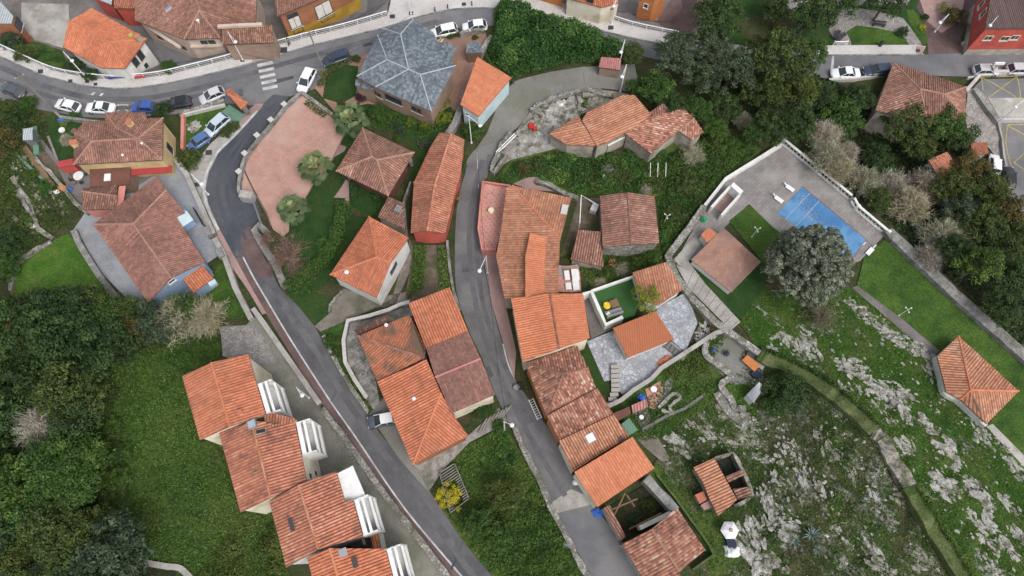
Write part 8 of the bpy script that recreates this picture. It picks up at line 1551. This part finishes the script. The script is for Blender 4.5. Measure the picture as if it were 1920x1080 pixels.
tufts('garden_weeds', [(1050, 480), (1130, 470), (1240, 468), (1275, 500), (1190, 512), (1110, 545), (1088, 510)], 4500, 'blade', .34, 7, .4); tufts('plot_weeds', [(778, 462), (800, 462), (795, 540), (765, 562)], 1400, 'blade', .4, 8, .5); tufts('garden_weeds', [(1170, 800), (1240, 715), (1290, 655), (1365, 628), (1330, 690), (1350, 740), (1250, 820), (1195, 828)], 3500, 'blade', .34, 9, .35)
tufts('plot_weeds', [(820, 462), (842, 470), (846, 550), (825, 545)], 1000, 'blade', .4, 10, .5); tufts('roadside_weeds', [(640, 700), (660, 690), (700, 770), (692, 776)], 900, 'blade', .36, 11, .4)
rubble('rubble', [(1085, 175), (1135, 172), (1150, 185), (1090, 208), (1080, 195)], 260, .06, .4, 'stones along the north wall of the stony yard', 'rock_brown', seed=15); rubble('rubble', [(985, 250), (1020, 225), (1035, 250), (990, 285), (955, 300)], 160, .05, .3, 'scattered stones at the lower end of the stony yard', seed=16)
blanket('yard_weeds', [(1090, 178), (1105, 175), (1100, 205), (1088, 208)], 500, 'leaf_olive', 'strip of weeds inside the stony yard wall', .26, .7, 21, 1.5); blanket('yard_weeds', [(1000, 200), (1040, 188), (1075, 176), (1078, 182), (1042, 196), (1005, 210)], 700, 'leaf_olive', 'weeds along the broken lane wall', .24, .6, 22, 1.5); blanket('bank_growth', [(905, 100), (925, 120), (958, 150), (965, 158), (950, 165), (925, 135)], 900, 'leaf_mid', 'green growth beside the orange trapezoid roof', .3, 1.0, 23, 2)
blanket('garden_growth', [(1240, 700), (1290, 660), (1335, 640), (1340, 690), (1320, 700), (1270, 720)], 2200, 'leaf_olive', 'mixed low planting between the stone garden and the dirt terrace', .24, .6, 24, 1.4, holes=.6); blanket('garden_growth', [(1110, 480), (1190, 470), (1235, 470), (1270, 500), (1190, 512), (1120, 540), (1092, 512)], 3600, 'leaf_olive', 'rank growth between the barn and the turf terrace', .26, .8, 25, 1.6, holes=.5); blanket('garden_growth', [(1235, 372), (1250, 380), (1258, 470), (1240, 470)], 900, 'leaf_mid', 'nettles along the east wall of the barn', .26, .8, 26, 1.5)
blanket('wall_moss', [(1425, 664), (1480, 688), (1520, 710), (1570, 745), (1612, 781), (1636, 808), (1646, 804), (1620, 775), (1575, 737), (1525, 700), (1482, 680), (1430, 656)], 2600, 'blade', 'moss and grass growing over the upper field wall', .26, 1.9, 27, 40, edge=.2); blanket('wall_moss', [(1702, 914), (1738, 972), (1768, 1022), (1806, 1086), (1818, 1082), (1780, 1018), (1748, 966), (1712, 908)], 1800, 'blade', 'moss and grass growing over the lower field wall', .26, 1.9, 28, 40, edge=.2)
blanket('villa_planting', [(690, 200), (740, 212), (800, 228), (850, 205), (852, 218), (838, 240), (790, 262), (745, 250), (700, 240)], 2600, 'leaf_mid', 'dense shrubs and flowers in the bed between villa and granary', .26, 1.1, 31, 1.7, holes=.5)
blanket('bank_growth', [(880, 965), (960, 900), (1000, 905), (1045, 990), (1090, 1080), (1000, 1110), (935, 1075)], 6500, 'leaf_mid', 'rank growth on the lower half of the grass bank between the lanes', .28, .9, 32, 2.0, holes=.45); blanket('bank_growth', [(890, 850), (940, 815), (975, 860), (950, 890), (890, 890)], 2200, 'leaf_bright', 'fresh green growth at the top of the grass bank', .26, .6, 33, 1.6, holes=.5)
blanket('meadow_growth', [(430, 985), (505, 955), (535, 1060), (560, 1120), (340, 1120), (380, 1060)], 4200, 'leaf_olive', 'brambles and weeds below the row houses at the meadow bottom', .28, .8, 34, 2.0, holes=.65); blanket('meadow_growth', [(165, 690), (205, 680), (215, 800), (240, 900), (215, 960), (170, 800)], 3000, 'leaf_olive', 'rough weeds along the wood side of the meadow', .28, .6, 35, 2.0, holes=.6)
blanket('slope_growth', [(-40, 300), (40, 255), (100, 335), (150, 405), (60, 465), (-40, 475)], 4200, 'leaf_olive', 'weeds and brambles on the left garden slope', .26, .7, 36, 1.8, holes=.7); blanket('slope_growth', [(-40, 190), (90, 215), (95, 300), (40, 255), (-40, 290)], 3000, 'leaf_olive', 'mixed growth in the far left garden', .26, .7, 37, 1.8, holes=.6)
HR = [(1240, 872), (1300, 785), (1420, 668), (1480, 695), (1570, 752), (1640, 825), (1700, 925), (1755, 1018), (1810, 1110), (1400, 1110), (1400, 970), (1300, 850)]
for m_, n_, sd_, lb in (('leaf_olive', 4200, 51, 'olive scrub scattered over the rough slope'), ('leaf_mid', 4200, 52, 'low green plants scattered over the rough slope'), ('leaf_autumn', 1800, 53, 'brown dead bracken scattered over the rough slope')): blanket('slope_scrub', HR, n_, m_, lb, .24, .45, sd_, 1.5, holes=.5)
for i, (a, b, r, k) in enumerate(((205, 640, 20, 'mid'), (232, 650, 16, 'olive'), (190, 690, 20, 'mid'), (212, 740, 14, 'olive'), (205, 800, 22, 'mid'), (228, 850, 20, 'fir'), (222, 900, 24, 'mid'), (205, 935, 18, 'olive'), (255, 640, 18, 'mid'), (300, 632, 20, 'olive'), (345, 620, 18, 'mid'), (380, 618, 16, 'grey'), (410, 600, 16, 'mid'), (180, 1010, 18, 'olive'))): bush('mid' if k == 'fir' else k, a, b, r, 'low bush at the edge of the meadow below the lawn and wood', 'bushes round the meadow edge')
# rocks on the slopes
RK = [(1605, 575, 50, 20, -40), (1630, 600, 50, 16, -35), (1665, 622, 60, 20, -30), (1700, 645, 70, 24, -25), (1738, 672, 50, 22, -45), (1745, 700, 40, 16, -75), (1480, 640, 40, 20, -50), (1500, 655, 40, 22, -60), (1650, 735, 50, 24, -30), (1672, 742, 40, 22, -30), (1690, 770, 40, 24, -60), (1590, 690, 36, 20, -40), (1615, 705, 40, 20, -30), (1655, 775, 50, 12, -55), (1890, 945, 50, 20, -50), (1820, 970, 30, 16, -50), (1845, 830, 40, 16, -50), (1640, 720, 60, 22, -35), (1690, 735, 60, 20, -40), (1615, 690, 30, 18, -20), (1660, 750, 34, 22, -60), (1510, 628, 44, 22, -50), (1525, 665, 30, 24, -70), (1575, 680, 40, 20, -30), (1600, 700, 26, 18, -30), (1625, 745, 50, 14, -60), (1680, 760, 40, 24, -50), (1640, 595, 60, 16, -35), (1690, 640, 90, 20, -25), (1735, 665, 50, 18, -45), (1752, 700, 46, 14, -80), (1580, 730, 26, 16, -50), (1700, 780, 36, 16, -70), (1740, 800, 40, 22, -40), (1768, 910, 48, 34, -40), (1780, 850, 50, 30, -50), (1810, 895, 60, 16, -40), (1835, 930, 60, 30, -55), (1850, 1010, 60, 22, -60), (1875, 1010, 70, 26, -55), (1900, 1000, 40, 20, -60), (1850, 1060, 50, 20, -60), (1835, 800, 50, 16, -60), (1870, 830, 70, 14, -40), (1905, 880, 50, 22, -45), (1700, 838, 30, 22, -50), (1455, 630, 30, 14, -10), (1450, 655, 26, 16, -40), (1830, 760 + 50, 30, 12, -60)]
for i, (a, b, l, w, an) in enumerate(RK): rock(a, b, l, w, an, 'pale grey limestone breaking through the smooth grass of the right hillside', i=i % 5, hgt=.6)
RK2 = [(1505, 880, 110, 26, -62), (1550, 835, 60, 20, -70), (1460, 915, 50, 20, -70), (1485, 920, 44, 20, -65), (1470, 985, 44, 30, -20), (1560, 960, 60, 14, -55), (1580, 1010, 50, 16, -60), (1650, 1050, 50, 24, -50), (1640, 1040, 60, 20, -65), (1600, 890, 26, 18, -80), (1640, 935, 40, 22, -60), (1690, 930, 40, 20, -50), (1418, 1025, 90, 44, -75), (1450, 1060, 40, 24, -40), (1440, 940, 50, 30, -70), (1400, 830, 60, 24, -10), (1440, 860, 50, 20, -20), (1720, 1045, 40, 22, -40), (1490, 840, 60, 18, -60), (1575, 860, 50, 16, -60), (1330, 820, 40, 22, -40), (1300, 800, 40, 18, -40), (1270, 830, 40, 26, -30), (1360, 780, 40, 20, -40), (1400, 790, 50, 24, -40)]
for i, (a, b, l, w, an) in enumerate(RK2): rock(a, b, l, w, an, 'grey brown limestone slab in the rough ground below the mossy field wall', 'limestone slabs on the rough slope', i=5 + i % 3 if i % 2 else i % 5, hgt=.55)
rubble('rubble', [(1240, 872), (1300, 785), (1420, 670), (1480, 695), (1570, 752), (1640, 825), (1700, 925), (1755, 1018), (1810, 1110), (1400, 1110), (1410, 960), (1300, 850)], 750, .05, .24, 'small loose stones strewn over the rough slope below the field wall', seed=3)
rubble('rubble', [(1430, 660), (1500, 610), (1600, 560), (1700, 650), (1760, 720), (1850, 810), (1925, 920), (1980, 1060), (1815, 1075), (1720, 915), (1660, 810), (1560, 725)], 700, .05, .24, 'small pale stones strewn over the grass of the right hillside', seed=4, aniso=-.9)
rubble('rubble', [(1000, 210), (1040, 190), (1085, 180), (1095, 205), (1070, 235), (1040, 245), (1010, 235)], 800, .08, .5, 'loose building rubble in the stony yard', seed=5)
rubble('rubble', [(20, 300), (60, 290), (130, 400), (60, 440), (30, 380)], 260, .06, .4, 'loose stones on the left garden slope', 'rock_brown', seed=6); rubble('rubble', [(655, 630), (672, 640), (705, 720), (700, 750), (668, 700)], 160, .06, .3, 'broken stones in the old stone yard', 'stone_grey', seed=7)
rubble('rubble', [(1310, 600), (1350, 612), (1335, 650), (1300, 655)], 160, .06, .3, 'rockery stones at the edge of the pale blue stone terrace', seed=8); rubble('rubble', [(605, 760), (650, 815), (720, 920), (700, 920), (635, 820)], 200, .05, .25, 'crumbled stones along the roadside wall', 'stone_grey', seed=9)
